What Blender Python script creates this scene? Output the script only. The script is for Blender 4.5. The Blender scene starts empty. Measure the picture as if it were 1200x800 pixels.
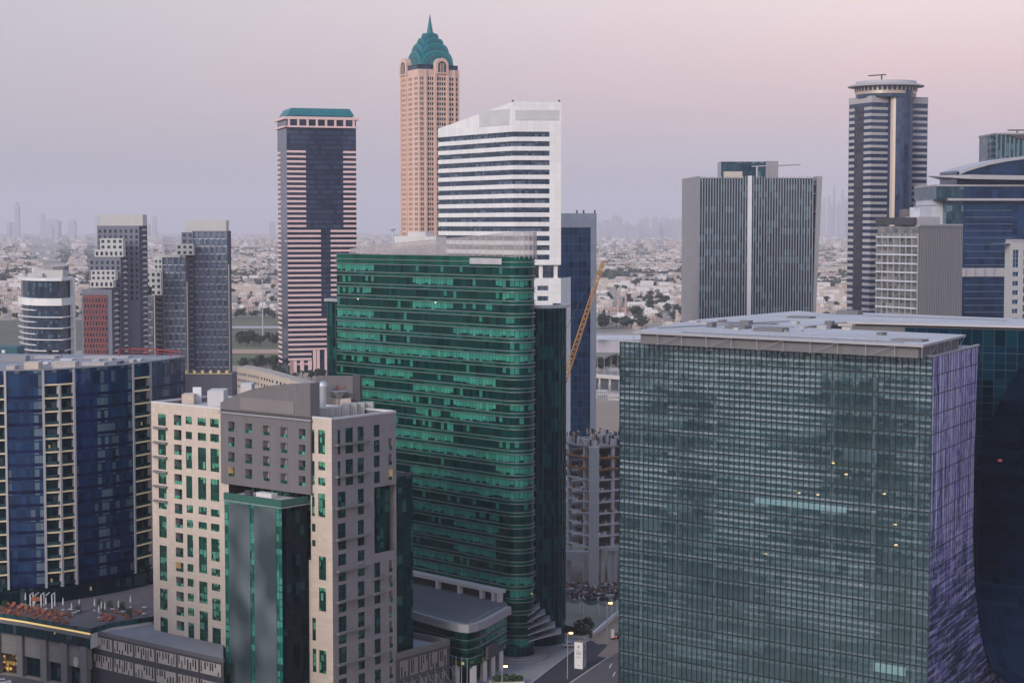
import bpy, math, random
from mathutils import Vector, Matrix
R = math.radians
random.seed(7)
scene = bpy.context.scene
COL = scene.collection

# ------------------------------------------------------------------ camera
F = 2110.0; CAMZ = 121.0
TH = math.atan(135.0 / F); CT, ST = math.cos(TH), math.sin(TH)
cam_d = bpy.data.cameras.new("camera"); cam = bpy.data.objects.new("camera", cam_d); COL.objects.link(cam)
cam.location = (0, 0, CAMZ); cam.rotation_euler = (math.pi / 2 - TH, 0, 0)
cam_d.sensor_width = 36.0; cam_d.lens = F / 1200.0 * 36.0
cam_d.clip_start = 1.0; cam_d.clip_end = 80000.0
scene.camera = cam

def ray(px, py):
    xc = (px - 600) / F; yc = (400 - py) / F
    return Vector((xc, CT + yc * ST, -ST + yc * CT))
def at(px, py, Y):
    d = ray(px, py); t = Y / d.y
    return Vector((d.x * t, Y, CAMZ + d.z * t))
def atz(px, py, z=0.0):
    d = ray(px, py); t = (z - CAMZ) / d.z
    return Vector((d.x * t, d.y * t, z))
def V2(v): return Vector((v[0], v[1]))

class Face:
    """vertical facade plane from its left end to its right end, seen from outside"""
    def __init__(s, p0, p1):
        s.p0 = V2(p0); s.p1 = V2(p1); d = s.p1 - s.p0
        s.len = d.length; s.u = d / s.len; s.n = Vector((s.u.y, -s.u.x))
    def off(s, d): return Face(s.p0 + s.n * d, s.p1 + s.n * d)
    def uz(s, px, py, d=0.0):
        r = ray(px, py); t = (s.p0.dot(s.n) + d) / (r.x * s.n.x + r.y * s.n.y)
        p = Vector((r.x * t, r.y * t))
        return (p - s.p0).dot(s.u), CAMZ + r.z * t
    def pt(s, u, z, d=0.0):
        q = s.p0 + s.u * u + s.n * d
        return Vector((q.x, q.y, z))

ORG = {}
def org(o): return ORG.get(o.name, Vector((0, 0, 0))) if o else Vector((0, 0, 0))

class MB:
    def __init__(s): s.v = []; s.f = []; s.uv = []; s.mi = []
    def poly(s, pts, uvs=None, m=0):
        b = len(s.v); s.v += [tuple(p) for p in pts]; s.f.append(tuple(range(b, b + len(pts))))
        if uvs is None:
            p0 = Vector(pts[0]); 
            n = (Vector(pts[1]) - p0).cross(Vector(pts[2]) - p0)
            if n.length and abs(n.normalized().z) > .6: uvs = [(p[0], p[1]) for p in pts]
            else:
                h = Vector((Vector(pts[1]).x - p0.x, Vector(pts[1]).y - p0.y))
                if h.length < 1e-4: h = Vector((Vector(pts[2]).x - p0.x, Vector(pts[2]).y - p0.y))
                h = h.normalized() if h.length > 1e-6 else Vector((1, 0))
                uvs = [(p[0] * h.x + p[1] * h.y, p[2]) for p in pts]
        s.uv += uvs; s.mi.append(m)
    def hexa(s, P, m=0, mtop=None):
        # P: 4 bottom CCW, 4 top
        for a, b, c, d in ((0, 1, 5, 4), (1, 2, 6, 5), (2, 3, 7, 6), (3, 0, 4, 7)): s.poly([P[a], P[b], P[c], P[d]], None, m)
        s.poly([P[4], P[5], P[6], P[7]], None, m if mtop is None else mtop); s.poly([P[3], P[2], P[1], P[0]], None, m)
    def fb(s, fc, u0, u1, z0, z1, d0, d1, m=0):
        """box in a facade's own frame: u along it, d outwards"""
        P = [fc.pt(u0, z0, d1), fc.pt(u1, z0, d1), fc.pt(u1, z0, d0), fc.pt(u0, z0, d0),
             fc.pt(u0, z1, d1), fc.pt(u1, z1, d1), fc.pt(u1, z1, d0), fc.pt(u0, z1, d0)]
        k = [(0, 1, 5, 4, 0), (1, 2, 6, 5, 1), (2, 3, 7, 6, 0), (3, 0, 4, 7, 1)]
        for a, b, c, d, q in k:
            if q == 0: uv = [((u0 if i in (0, 3, 4, 7) else u1), P[i].z) for i in (a, b, c, d)]
            else: uv = [((d1 if i in (0, 1, 4, 5) else d0), P[i].z) for i in (a, b, c, d)]
            s.poly([P[a], P[b], P[c], P[d]], uv, m)
        s.poly([P[4], P[5], P[6], P[7]], None, m); s.poly([P[3], P[2], P[1], P[0]], None, m)
    def fq(s, fc, u0, u1, z0, z1, d=0.0, m=0):
        s.poly([fc.pt(u0, z0, d), fc.pt(u1, z0, d), fc.pt(u1, z1, d), fc.pt(u0, z1, d)], [(u0, z0), (u1, z0), (u1, z1), (u0, z1)], m)
    def box(s, cx, cy, z0, sx, sy, sz, rot=0.0, m=0, mtop=None):
        c, q = math.cos(rot), math.sin(rot)
        B = [(cx + x * c - y * q, cy + x * q + y * c) for x, y in ((-sx / 2, -sy / 2), (sx / 2, -sy / 2), (sx / 2, sy / 2), (-sx / 2, sy / 2))]
        s.prism(B, z0, z0 + sz, m, mtop)
    def prism(s, pts, z0, z1, m=0, mtop=None, bottom=True):
        pts = [V2(p) for p in pts]
        a = sum(p.x * q.y - q.x * p.y for p, q in zip(pts, pts[1:] + pts[:1]))
        if a < 0: pts = pts[::-1]
        L = 0
        for p, q in zip(pts, pts[1:] + pts[:1]):
            l = (q - p).length
            s.poly([(p.x, p.y, z0), (q.x, q.y, z0), (q.x, q.y, z1), (p.x, p.y, z1)], [(L, z0), (L + l, z0), (L + l, z1), (L, z1)], m); L += l
        s.poly([(p.x, p.y, z1) for p in pts], None, m if mtop is None else mtop)
        if bottom: s.poly([(p.x, p.y, z0) for p in pts[::-1]], None, m)
    def tube(s, p, q, r0, r1=None, n=6, m=0):
        p, q = Vector(p), Vector(q); r1 = r0 if r1 is None else r1
        d = (q - p).normalized(); a = d.orthogonal().normalized(); b = d.cross(a)
        A = [p + (a * math.cos(t) + b * math.sin(t)) * r0 for t in (2 * math.pi * i / n for i in range(n))]
        B = [q + (a * math.cos(t) + b * math.sin(t)) * r1 for t in (2 * math.pi * i / n for i in range(n))]
        for i in range(n):
            j = (i + 1) % n; s.poly([A[i], A[j], B[j], B[i]], None, m)
        s.poly(B, None, m); s.poly(A[::-1], None, m)
    def lathe(s, cx, cy, prof, n=24, m=0, a0=0.0, a1=2 * math.pi):
        for i in range(n):
            t, w = a0 + (a1 - a0) * i / n, a0 + (a1 - a0) * (i + 1) / n
            for (r, z), (r2, z2) in zip(prof, prof[1:]):
                P = [(cx + r * math.cos(t), cy + r * math.sin(t), z), (cx + r * math.cos(w), cy + r * math.sin(w), z),
                     (cx + r2 * math.cos(w), cy + r2 * math.sin(w), z2), (cx + r2 * math.cos(t), cy + r2 * math.sin(t), z2)]
                rr = max(r, r2)
                uv = [(t * rr, z), (w * rr, z), (w * rr, z2), (t * rr, z2)]
                if r < 1e-4: P = P[1:]; uv = uv[1:]
                elif r2 < 1e-4: P = P[:3]; uv = uv[:3]
                s.poly(P, uv, m)
    def band(s, path, z0, z1, o=0.0, m=0, inner=None):
        """wall strip along a plan path, pushed out by o; with inner, a solid lip from inner to o"""
        P = offs(path, o); L = 0
        Q = offs(path, inner) if inner is not None else None
        for i in range(len(P) - 1):
            p, q = P[i], P[i + 1]; l = (V2(path[i + 1]) - V2(path[i])).length
            s.poly([(p.x, p.y, z0), (q.x, q.y, z0), (q.x, q.y, z1), (p.x, p.y, z1)], [(L, z0), (L + l, z0), (L + l, z1), (L, z1)], m)
            if Q:
                a, b = Q[i], Q[i + 1]
                s.poly([(p.x, p.y, z1), (q.x, q.y, z1), (b.x, b.y, z1), (a.x, a.y, z1)], None, m)
                s.poly([(a.x, a.y, z0), (b.x, b.y, z0), (q.x, q.y, z0), (p.x, p.y, z0)], None, m)
            L += l
        if Q:
            for k in (0, -1):
                s.poly([(P[k].x, P[k].y, z0), (P[k].x, P[k].y, z1), (Q[k].x, Q[k].y, z1), (Q[k].x, Q[k].y, z0)], None, m)
    def build(s, name, mats, parent=None, smooth=False):
        o0 = org(parent)
        me = bpy.data.meshes.new(name)
        me.from_pydata([(v[0] - o0.x, v[1] - o0.y, v[2] - o0.z) for v in s.v], [], s.f)
        if not isinstance(mats, (list, tuple)): mats = [mats]
        for mt in mats: me.materials.append(mt)
        ul = me.uv_layers.new(name="UVMap")
        flat = [c for t in s.uv for c in t]
        ul.data.foreach_set("uv", flat)
        me.polygons.foreach_set("material_index", s.mi)
        if smooth: me.polygons.foreach_set("use_smooth", [True] * len(s.f))
        me.update()
        o = bpy.data.objects.new(name, me); COL.objects.link(o)
        if parent: o.parent = parent; ORG[o.name] = o0
        return o

def offs(path, o):
    P = [V2(p) for p in path]; out = []
    for i, p in enumerate(P):
        a = (P[i] - P[i - 1]).normalized() if i else None
        b = (P[i + 1] - P[i]).normalized() if i < len(P) - 1 else None
        if a is None: n = Vector((b.y, -b.x))
        elif b is None: n = Vector((a.y, -a.x))
        else:
            n = Vector((a.y + b.y, -a.x - b.x)); n.normalize()
            n = n / max(.4, n.dot(Vector((a.y, -a.x))))
        out.append(p + n * o)
    return out
def plen(path): return sum((V2(b) - V2(a)).length for a, b in zip(path, path[1:]))
def subpath(path, s0, s1):
    out = []; L = 0
    for a, b in zip(path, path[1:]):
        a, b = V2(a), V2(b); l = (b - a).length
        if L + l > s0 and L < s1:
            t0 = max(0, (s0 - L) / l); t1 = min(1, (s1 - L) / l)
            if not out: out.append(a + (b - a) * t0)
            out.append(a + (b - a) * t1)
        L += l
    return out
def arc(cx, cy, r, a0, a1, n):
    return [Vector((cx + r * math.cos(a0 + (a1 - a0) * i / n), cy + r * math.sin(a0 + (a1 - a0) * i / n))) for i in range(n + 1)]

def tag(o, label=None, cat=None, group=None, kind=None):
    for k, v in (("label", label), ("category", cat), ("group", group), ("kind", kind)):
        if v: o[k] = v
    return o
def thing(name, label, cat, loc=(0, 0, 0), group=None):
    o = bpy.data.objects.new(name, None); COL.objects.link(o); o.location = loc; o.empty_display_size = 1
    ORG[o.name] = Vector(loc)
    return tag(o, label, cat, group)
def children(o): return [c for c in COL.objects if c.parent == o]
def copy_tree(o, kids, loc, rz=0.0, sc=1.0, label=None):
    c = o.copy(); COL.objects.link(c); c.location = loc; c.rotation_euler = (0, 0, rz); c.scale = (sc,) * 3 if not isinstance(sc, tuple) else sc
    if label: c["label"] = label
    for k in kids:
        d = k.copy(); COL.objects.link(d); d.parent = c
    return c

# ------------------------------------------------------------------ materials
def node(nt, t, ins=None, **pr):
    n = nt.nodes.new(t)
    for k, v in pr.items(): setattr(n, k, v)
    for k, v in (ins or {}).items():
        if isinstance(v, bpy.types.NodeSocket): nt.links.new(v, n.inputs[k])
        else: n.inputs[k].default_value = v
    return n
def mth(nt, op, a, b=None, c=None):
    i = {0: a}
    if b is not None: i[1] = b
    if c is not None: i[2] = c
    return node(nt, "ShaderNodeMath", i, operation=op).outputs[0]
def mixc(nt, f, a, b, bt="MIX"):
    n = nt.nodes.new("ShaderNodeMix"); n.data_type = "RGBA"; n.blend_type = bt
    for k, v in ((0, f), (6, a), (7, b)):
        if isinstance(v, bpy.types.NodeSocket): nt.links.new(v, n.inputs[k])
        else: n.inputs[k].default_value = v if k == 0 else (*v[:3], 1)
    return n.outputs[2]
def newmat(name):
    m = bpy.data.materials.new(name); m.use_nodes = True; nt = m.node_tree; nt.nodes.clear()
    out = nt.nodes.new("ShaderNodeOutputMaterial"); return m, nt, out
def scalec(nt, col, f):
    return node(nt, "ShaderNodeVectorMath", {0: col, "Scale": f}, operation="SCALE").outputs[0]

def mat_plain(name, col, rough=.6, metal=0.0, emit=None, es=0.0, var=.12, scale=.4):
    m, nt, out = newmat(name)
    tc = nt.nodes.new("ShaderNodeTexCoord")
    nz = node(nt, "ShaderNodeTexNoise", {"Vector": tc.outputs["Object"], "Scale": scale, "Detail": 4.0})
    f = mth(nt, "MULTIPLY_ADD", nz.outputs[0], 2 * var, 1 - var)
    c = scalec(nt, (*col,), f)
    b = node(nt, "ShaderNodeBsdfPrincipled", {"Base Color": c, "Roughness": rough, "Metallic": metal})
    if emit: b.inputs["Emission Color"].default_value = (*emit, 1); b.inputs["Emission Strength"].default_value = es
    nt.links.new(b.outputs[0], out.inputs[0]); return m

def mat_wall(name, col, panel=None, rough=.75, var=.14, joint=.35, jt=.08, metal=0.0, streak=.1):
    m, nt, out = newmat(name)
    uv = nt.nodes.new("ShaderNodeUVMap").outputs[0]
    tc = nt.nodes.new("ShaderNodeTexCoord").outputs["Object"]
    n1 = node(nt, "ShaderNodeTexNoise", {"Vector": tc, "Scale": .06, "Detail": 6.0}).outputs[0]
    st = node(nt, "ShaderNodeVectorMath", {0: uv, 1: (1.1, .07, 1)}, operation="MULTIPLY").outputs[0]
    n2 = node(nt, "ShaderNodeTexNoise", {"Vector": st, "Scale": 1.0, "Detail": 3.0}).outputs[0]
    f = mth(nt, "ADD", mth(nt, "MULTIPLY_ADD", n1, 2 * var, 1 - var - streak), mth(nt, "MULTIPLY", n2, 2 * streak))
    if panel:
        sp = node(nt, "ShaderNodeSeparateXYZ", {0: uv})
        a = mth(nt, "DIVIDE", sp.outputs[0], panel[0]); b = mth(nt, "DIVIDE", sp.outputs[1], panel[1])
        j = mth(nt, "MAXIMUM", mth(nt, "LESS_THAN", mth(nt, "FRACT", a), jt / panel[0]), mth(nt, "LESS_THAN", mth(nt, "FRACT", b), jt / panel[1]))
        cb = node(nt, "ShaderNodeCombineXYZ", {0: mth(nt, "FLOOR", a), 1: mth(nt, "FLOOR", b)}).outputs[0]
        w = node(nt, "ShaderNodeTexWhiteNoise", {"Vector": cb}, noise_dimensions="3D").outputs[0]
        f = mth(nt, "MULTIPLY", f, mth(nt, "MULTIPLY_ADD", w, .1, .95))
        f = mth(nt, "MULTIPLY", f, mth(nt, "MULTIPLY_ADD", j, -joint, 1.0))
    c = scalec(nt, (*col,), f)
    bp = node(nt, "ShaderNodeBsdfPrincipled", {"Base Color": c, "Roughness": rough, "Metallic": metal})
    nt.links.new(bp.outputs[0], out.inputs[0]); return m

def mat_glass(name, dark, light, frac=.2, pane=(1.5, 3.5), mull=.08, mcol=(.05, .05, .06), hmull=.0, tilt=.03, wav=.02, ior=1.7,
              rough=.06, lit=0.0, seed=0.0, vo=0.0, clus=7.0, part=.6, litc=(1., .75, .4), lits=2.0, transp=0.0, tint=(.3, .45, .45), coat=None, colw=False):
    m, nt, out = newmat(name)
    uv = nt.nodes.new("ShaderNodeUVMap").outputs[0]
    sp = node(nt, "ShaderNodeSeparateXYZ", {0: uv})
    a = mth(nt, "DIVIDE", sp.outputs[0], pane[0]); b = mth(nt, "DIVIDE", mth(nt, "SUBTRACT", sp.outputs[1], vo), pane[1])
    fa, fb_ = mth(nt, "FLOOR", a), mth(nt, "FLOOR", b)
    w1 = node(nt, "ShaderNodeTexWhiteNoise", {"Vector": node(nt, "ShaderNodeCombineXYZ", {0: fa, 1: fb_, 2: seed}).outputs[0]}, noise_dimensions="3D")
    w2 = node(nt, "ShaderNodeTexWhiteNoise", {"Vector": node(nt, "ShaderNodeCombineXYZ", {0: mth(nt, "FLOOR", mth(nt, "DIVIDE", a, clus)), 1: (fb_ if not colw else 0.0), 2: seed + 3.7}).outputs[0]}, noise_dimensions="3D")
    cs = node(nt, "ShaderNodeSeparateColor", {0: w1.outputs[1]})
    th = mth(nt, "MULTIPLY", node(nt, "ShaderNodeMapRange", {0: w2.outputs[0], 1: .4, 2: .7, 3: .12, 4: 2.4}).outputs[0], frac)
    bl = mth(nt, "LESS_THAN", w1.outputs[0], th)
    drop = mth(nt, "GREATER_THAN", mth(nt, "FRACT", b), mth(nt, "MULTIPLY", cs.outputs[1], part))
    bl = mth(nt, "MULTIPLY", bl, drop)
    dk = scalec(nt, dark, mth(nt, "MULTIPLY_ADD", cs.outputs[2], .9, .55))
    lt = scalec(nt, light, mth(nt, "MULTIPLY_ADD", cs.outputs[0], .5, .75))
    c = mixc(nt, bl, dk, lt)
    if mull or hmull:
        mm = mth(nt, "LESS_THAN", mth(nt, "FRACT", a), mull / pane[0])
        if hmull: mm = mth(nt, "MAXIMUM", mm, mth(nt, "LESS_THAN", mth(nt, "FRACT", b), hmull / pane[1]))
        c = mixc(nt, mm, c, mcol)
    g = nt.nodes.new("ShaderNodeNewGeometry").outputs["Normal"]
    t1 = node(nt, "ShaderNodeVectorMath", {0: w1.outputs[1], 1: (.5, .5, .5)}, operation="SUBTRACT").outputs[0]
    tc = nt.nodes.new("ShaderNodeTexCoord").outputs["Object"]
    nz = node(nt, "ShaderNodeTexNoise", {"Vector": tc, "Scale": .35, "Detail": 2.0}).outputs[1]
    t2 = node(nt, "ShaderNodeVectorMath", {0: nz, 1: (.5, .5, .5)}, operation="SUBTRACT").outputs[0]
    nn = node(nt, "ShaderNodeVectorMath", {0: g, 1: node(nt, "ShaderNodeVectorMath", {0: scalec(nt, t1, tilt), 1: scalec(nt, t2, wav)}, operation="ADD").outputs[0]}, operation="ADD").outputs[0]
    nn = node(nt, "ShaderNodeVectorMath", {0: nn}, operation="NORMALIZE").outputs[0]
    bp = node(nt, "ShaderNodeBsdfPrincipled", {"Base Color": c, "Roughness": rough, "IOR": ior, "Normal": nn})
    if coat: bp.inputs["Specular Tint"].default_value = (*coat, 1)
    if lit:
        w3 = node(nt, "ShaderNodeTexWhiteNoise", {"Vector": node(nt, "ShaderNodeCombineXYZ", {0: fa, 1: fb_, 2: seed + 9.1}).outputs[0]}, noise_dimensions="3D").outputs[0]
        fr = mth(nt, "FRACT", a); fv = mth(nt, "FRACT", b)
        core = mth(nt, "MULTIPLY", mth(nt, "GREATER_THAN", fv, .55), mth(nt, "LESS_THAN", fv, .85))
        core = mth(nt, "MULTIPLY", core, mth(nt, "MULTIPLY", mth(nt, "GREATER_THAN", fr, .2), mth(nt, "LESS_THAN", fr, .7)))
        nt.links.new(mth(nt, "MULTIPLY", mth(nt, "MULTIPLY", mth(nt, "LESS_THAN", w3, lit), core), lits), bp.inputs["Emission Strength"])
        bp.inputs["Emission Color"].default_value = (*litc, 1)
    sh = bp.outputs[0]
    if transp:
        gl = node(nt, "ShaderNodeBsdfGlossy", {"Color": (*(coat or (1, 1, 1)), 1), "Roughness": .02, "Normal": nn}).outputs[0]
        tr = node(nt, "ShaderNodeBsdfTransparent", {"Color": (*tint, 1)}).outputs[0]
        fr = node(nt, "ShaderNodeFresnel", {"IOR": ior, "Normal": nn}).outputs[0]
        cl = node(nt, "ShaderNodeMixShader", {0: fr, 1: tr, 2: gl}).outputs[0]
        sel = mth(nt, "MAXIMUM", bl, mm) if (mull or hmull) else bl
        sh = node(nt, "ShaderNodeMixShader", {0: mth(nt, "MULTIPLY_ADD", sel, transp, 1 - transp), 1: cl, 2: sh}).outputs[0]
    nt.links.new(sh, out.inputs[0]); return m

M = {}
M["white"] = mat_plain("white paint", (.66, .66, .67), .55)
M["white_panel"] = mat_wall("white cladding", (.73, .725, .71), (3, 4), .5, .05, .18, .12, streak=.04)
M["concrete"] = mat_wall("raw concrete", (.55, .53, .53), None, .85, .2, streak=.15)
M["conc_light"] = mat_wall("pale concrete", (.58, .565, .55), None, .8, .15, streak=.12)
M["roofgrey"] = mat_plain("grey roof membrane", (.27, .27, .28), .85, var=.25, scale=.08)
M["roofpale"] = mat_plain("pale roof screed", (.42, .40, .38), .85, var=.25, scale=.12)
M["metal"] = mat_plain("light metal", (.45, .46, .48), .4, .6)
M["darkmetal"] = mat_plain("dark metal", (.07, .07, .08), .5, .3)
M["black"] = mat_plain("dark void", (.012, .012, .014), .7)
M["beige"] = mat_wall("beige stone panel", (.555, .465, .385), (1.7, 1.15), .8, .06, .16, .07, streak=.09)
M["shaded_beige"] = mat_wall("taupe stone panel", (.25, .222, .225), (1.7, 1.15), .8, .06, .14, .06, streak=.06)  # same stone, slightly greyer; the side's shade is put into the colour
M["slate"] = mat_wall("grey metal cladding", (.15, .138, .14), (.9, 9.0), .6, .08, .18, .07, streak=.05)
M["slate_dk"] = mat_wall("dark grey cladding", (.07, .066, .075), (2.5, 2.5), .6, .1, .2, .05)
M["cream"] = mat_plain("cream screen panel", (.5, .44, .38), .75)
M["win_green"] = mat_glass("green window glass", (.006, .05, .038), (.09, .34, .22), .32, (.9, 1.9), .1, (.012, .035, .03), .14, .06, .10, 1.7, seed=1., coat=(.35, .95, .7))
M["win_dkgreen"] = mat_glass("dark green window glass", (.004, .03, .03), (.03, .13, .10), .2, (1.1, 1.7), .08, (.01, .03, .03), .1, .05, .08, 1.6, seed=2., coat=(.35, .85, .8))
M["win_blue"] = mat_glass("blue window glass", (.02, .04, .075), (.08, .14, .2), .15, (1.2, 2.2), .1, (.03, .03, .04), .1, .04, .04, 1.6, seed=4.)
M["green"] = mat_glass("emerald office glazing", (.0025, .030, .027), (.045, .235, .175), .62, (1.35, 3.46), .14, (.005, .04, .034), 0, .02, .03, 1.5, lit=.003, vo=.15, seed=3., clus=13, part=.22, coat=(.3, .8, .72))
M["green_sp"] = mat_glass("emerald spandrel glass", (.005, .066, .048), (.006, .08, .06), .1, (2.7, 9), .05, (.005, .04, .03), 0, .01, .02, 1.45, rough=.15, coat=(.3, .9, .7))
M["wing"] = mat_glass("dark teal wing glazing", (.002, .024, .028), (.010, .10, .09), .2, (1.25, 3.46), .16, (.03, .08, .08), .25, .02, .03, 1.4, seed=6., clus=3, part=0, coat=(.25, .65, .75))
M["bluehotel"] = mat_glass("navy hotel glazing", (.010, .032, .088), (.13, .18, .215), .28, (1.25, 3.78), .06, (.014, .028, .07), .4, .05, .06, 1.9, lit=.002, lits=1., seed=7.3, vo=.4, clus=3, part=.15, coat=(.5, .68, 1), colw=True)  # pale curtain columns; they put a reflected streak into the colour
M["bal_glass"] = mat_glass("balcony back glass", (.003, .018, .026), (.06, .09, .10), .2, (1.2, 3.78), .08, (.02, .03, .04), .3, .04, .04, 1.4, seed=8., lit=.02, lits=.25, coat=(.3, .6, .75))
M["opus"] = None
M["opus_side"] = None
M["opus_rear"] = mat_glass("deep navy glazing", (.002, .018, .034), (.004, .034, .052), .25, (3., 4.45), .07, (.02, .045, .06), .2, .02, .03, 1.4, seed=11., part=0, coat=(.25, .55, .75))
M["opus_void"] = mat_glass("near black curved glazing", (.002, .009, .024), (.005, .018, .036), .3, (2.2, 2.2), .12, (.009, .022, .042), .12, .02, .04, 1.3, rough=.15, seed=12., part=0, lit=.0015, litc=(1, .2, .15), lits=.3, coat=(.25, .5, .9))
M["striped_gl"] = mat_glass("dark striped tower glazing", (.020, .034, .072), (.035, .055, .10), .3, (3.2, 4.07), .1, (.009, .014, .03), 1.1, .012, .02, 1.5, seed=13., lit=.002, part=0, coat=(.6, .75, 1))
M["pinkband"] = mat_wall("pink stone band", (.74, .53, .50), None, .8, .06)
M["pinkstone"] = mat_wall("pink granite cladding", (.66, .46, .37), (3.2, 3.6), .8, .05, .1, .1)
M["teal"] = mat_plain("teal copper roof", (.012, .16, .19), .45, .1, var=.2, scale=.2)
M["teal_lt"] = mat_plain("light teal roof rib", (.03, .25, .27), .45, .1)
M["wt_glass"] = mat_glass("white tower ribbon glazing", (.024, .040, .065), (.09, .13, .18), .3, (1.4, 4.0), .16, (.06, .07, .09), 0, .02, .02, 1.6, seed=14., part=.3, coat=(.7, .85, 1))
M["bluegl"] = mat_glass("steel blue curtain wall", (.024, .065, .145), (.04, .09, .18), .25, (2.2, 4.0), .22, (.10, .15, .23), .4, .015, .02, 1.5, seed=15., part=0, coat=(.5, .7, 1))
M["fin_gl"] = mat_glass("finned tower glazing", (.014, .042, .062), (.11, .21, .25), .16, (1.6, 4.0), .1, (.02, .03, .045), .25, .02, .03, 1.65, seed=16., clus=14, part=.3, coat=(.6, .85, 1))
M["grey_gl"] = mat_glass("round tower glazing", (.022, .04, .085), (.04, .065, .12), .25, (1.6, 4.17), .12, (.04, .05, .08), .5, .02, .03, 1.6, seed=17., part=0, coat=(.6, .75, 1))
M["grey_dk"] = mat_glass("dark louvre infill", (.035, .037, .05), (.06, .06, .075), .3, (1.6, 2.1), .1, (.05, .05, .06), .3, .03, .03, 1.4, rough=.3, seed=18.)
M["greyband"] = mat_wall("pale grey band", (.40, .385, .39), None, .6, .06)
M["bronze"] = mat_plain("pale bronze cladding", (.5, .42, .36), .35, .35)
M["grid_in"] = mat_glass("grid building glazing", (.10, .105, .115), (.22, .22, .22), .35, (2., 4.2), .1, (.2, .2, .2), .2, .03, .03, 1.5, seed=19., lit=.008)
M["louvre"] = mat_wall("grey vertical louvre wall", (.22, .215, .225), (1.1, 60), .6, .08, .55, .4)
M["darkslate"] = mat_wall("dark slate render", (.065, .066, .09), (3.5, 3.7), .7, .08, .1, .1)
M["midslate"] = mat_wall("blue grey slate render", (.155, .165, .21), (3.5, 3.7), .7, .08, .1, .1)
M["redclad"] = mat_wall("brick red cladding", (.19, .06, .06), (3.4, 3.7), .8, .08, .1, .1)
M["stepwhite"] = mat_wall("off white render", (.5, .49, .47), None, .8, .06)
M["win_slate"] = mat_glass("apartment glazing", (.018, .03, .05), (.06, .085, .11), .25, (2., 3.7), .1, (.03, .03, .04), 0, .03, .03, 1.6, seed=20., coat=(.7, .85, 1))
M["orange"] = mat_plain("orange cushion", (.31, .11, .06), .8)
M["yellow"] = mat_plain("yellow crane paint", (.44, .22, .05), .5)
M["warm"] = mat_plain("warm strip light", (.6, .45, .2), .5, 0, (1, .66, .22), .55)
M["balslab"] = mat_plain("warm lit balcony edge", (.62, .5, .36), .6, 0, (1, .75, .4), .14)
M["lamp"] = mat_plain("sodium lamp glow", (.8, .5, .2), .5, 0, (1, .5, .15), 9.0)
M["shop"] = mat_glass("lit shop window", (.05, .03, .012), (.5, .3, .09), .5, (1.1, 1.6), .1, (.02, .02, .02), .1, .02, .02, 1.5, lit=.5, lits=.7, litc=(1, .6, .2), clus=2)
M["podgrey"] = mat_wall("grey podium stone", (.17, .165, .165), (2.4, 1.6), .8, .1, .15, .05)
M["ribgrey"] = mat_wall("ribbed grey screen", (.26, .25, .24), (30, .42), .8, .12, .5, .2)
M["asphalt"] = mat_plain("asphalt", (.040, .042, .052), .9, var=.3, scale=.25)
M["road"] = mat_plain("road asphalt", (.12, .108, .108), .85, var=.15, scale=.12)
M["paving"] = mat_wall("pale paving", (.33, .315, .31), (1.2, 1.2), .85, .12, .12, .05)
M["kerb"] = mat_plain("kerb stone", (.42, .4, .38), .85)
M["sand"] = mat_plain("sand", (.31, .24, .18), .95, var=.22, scale=.3)
M["lot"] = mat_plain("dusty lot", (.25, .235, .17), .95, var=.15, scale=.2)
M["lawn"] = mat_plain("park lawn", (.115, .125, .062), .95, var=.5, scale=.02)
M["scrub"] = mat_plain("scrub ground", (.12, .115, .075), .95, var=.4, scale=.015)
M["water"] = mat_plain("canal water", (.10, .12, .14), .12)
M["leaf"] = mat_plain("dark foliage", (.042, .058, .036), .8, var=.5, scale=.8)
M["leaf_lt"] = mat_plain("hedge foliage", (.035, .08, .022), .8, var=.5, scale=2.)
M["bark"] = mat_plain("bark", (.12, .08, .05), .9)
M["red"] = mat_plain("red paint", (.32, .05, .05), .6)
M["mesh"] = None
M["skirt"] = mat_plain("perforated roof screen", (.36, .33, .33), .55, .3, var=.2, scale=.5)
M["banner"] = mat_plain("grey green printed banner", (.045, .068, .07), .5, var=.7, scale=.09)
M["sign"] = mat_plain("pale sign panel", (.42, .41, .43), .6, var=.3, scale=.25)
M["signgrey"] = mat_plain("faded sign patch", (.195, .178, .175), .7, var=.15, scale=.2)
M["lettergrey"] = mat_plain("soft grey lettering", (.52, .52, .53), .6, var=.15, scale=.15)
M["car_white"] = mat_plain("white car paint", (.7, .7, .7), .25)
M["car_dark"] = mat_plain("dark car paint", (.04, .04, .05), .25)
M["tyre"] = mat_plain("tyre rubber", (.015, .015, .015), .9)
M["rlight"] = mat_plain("red tail light", (.6, .05, .03), .4, 0, (1, .12, .04), 4.0)
M["tarp"] = mat_plain("pale tarp", (.5, .5, .46), .8)
M["tarp_g"] = mat_plain("green tarp", (.16, .3, .24), .8)
M["rebar"] = mat_plain("orange formwork", (.36, .15, .05), .8, var=.3, scale=1.)
M["villa_pink"] = mat_plain("dusty pink render", (.42, .305, .265), .9)
M["mall"] = mat_plain("pink mall render", (.36, .22, .23), .9)
M["curb_b"] = mat_wall("cream curved block", (.44, .38, .31), None, .85, .06)
M["navysp"] = mat_glass("navy spandrel glass", (.008, .014, .048), (.01, .018, .05), .1, (2.5, 9), .05, (.012, .02, .05), 0, .03, .03, 1.6, rough=.12, seed=21., coat=(.4, .5, 1))
M["balrail"] = mat_glass("teal balustrade glass", (.01, .05, .06), (.02, .08, .09), .2, (1.6, 9), .06, (.05, .08, .09), 0, .02, .02, 1.5, seed=22.)
M["mullwhite"] = mat_plain("pale frame paint", (.42, .41, .42), .5)
M["terrace"] = mat_plain("terrace paving", (.15, .13, .13), .85, var=.4, scale=.5)
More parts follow.
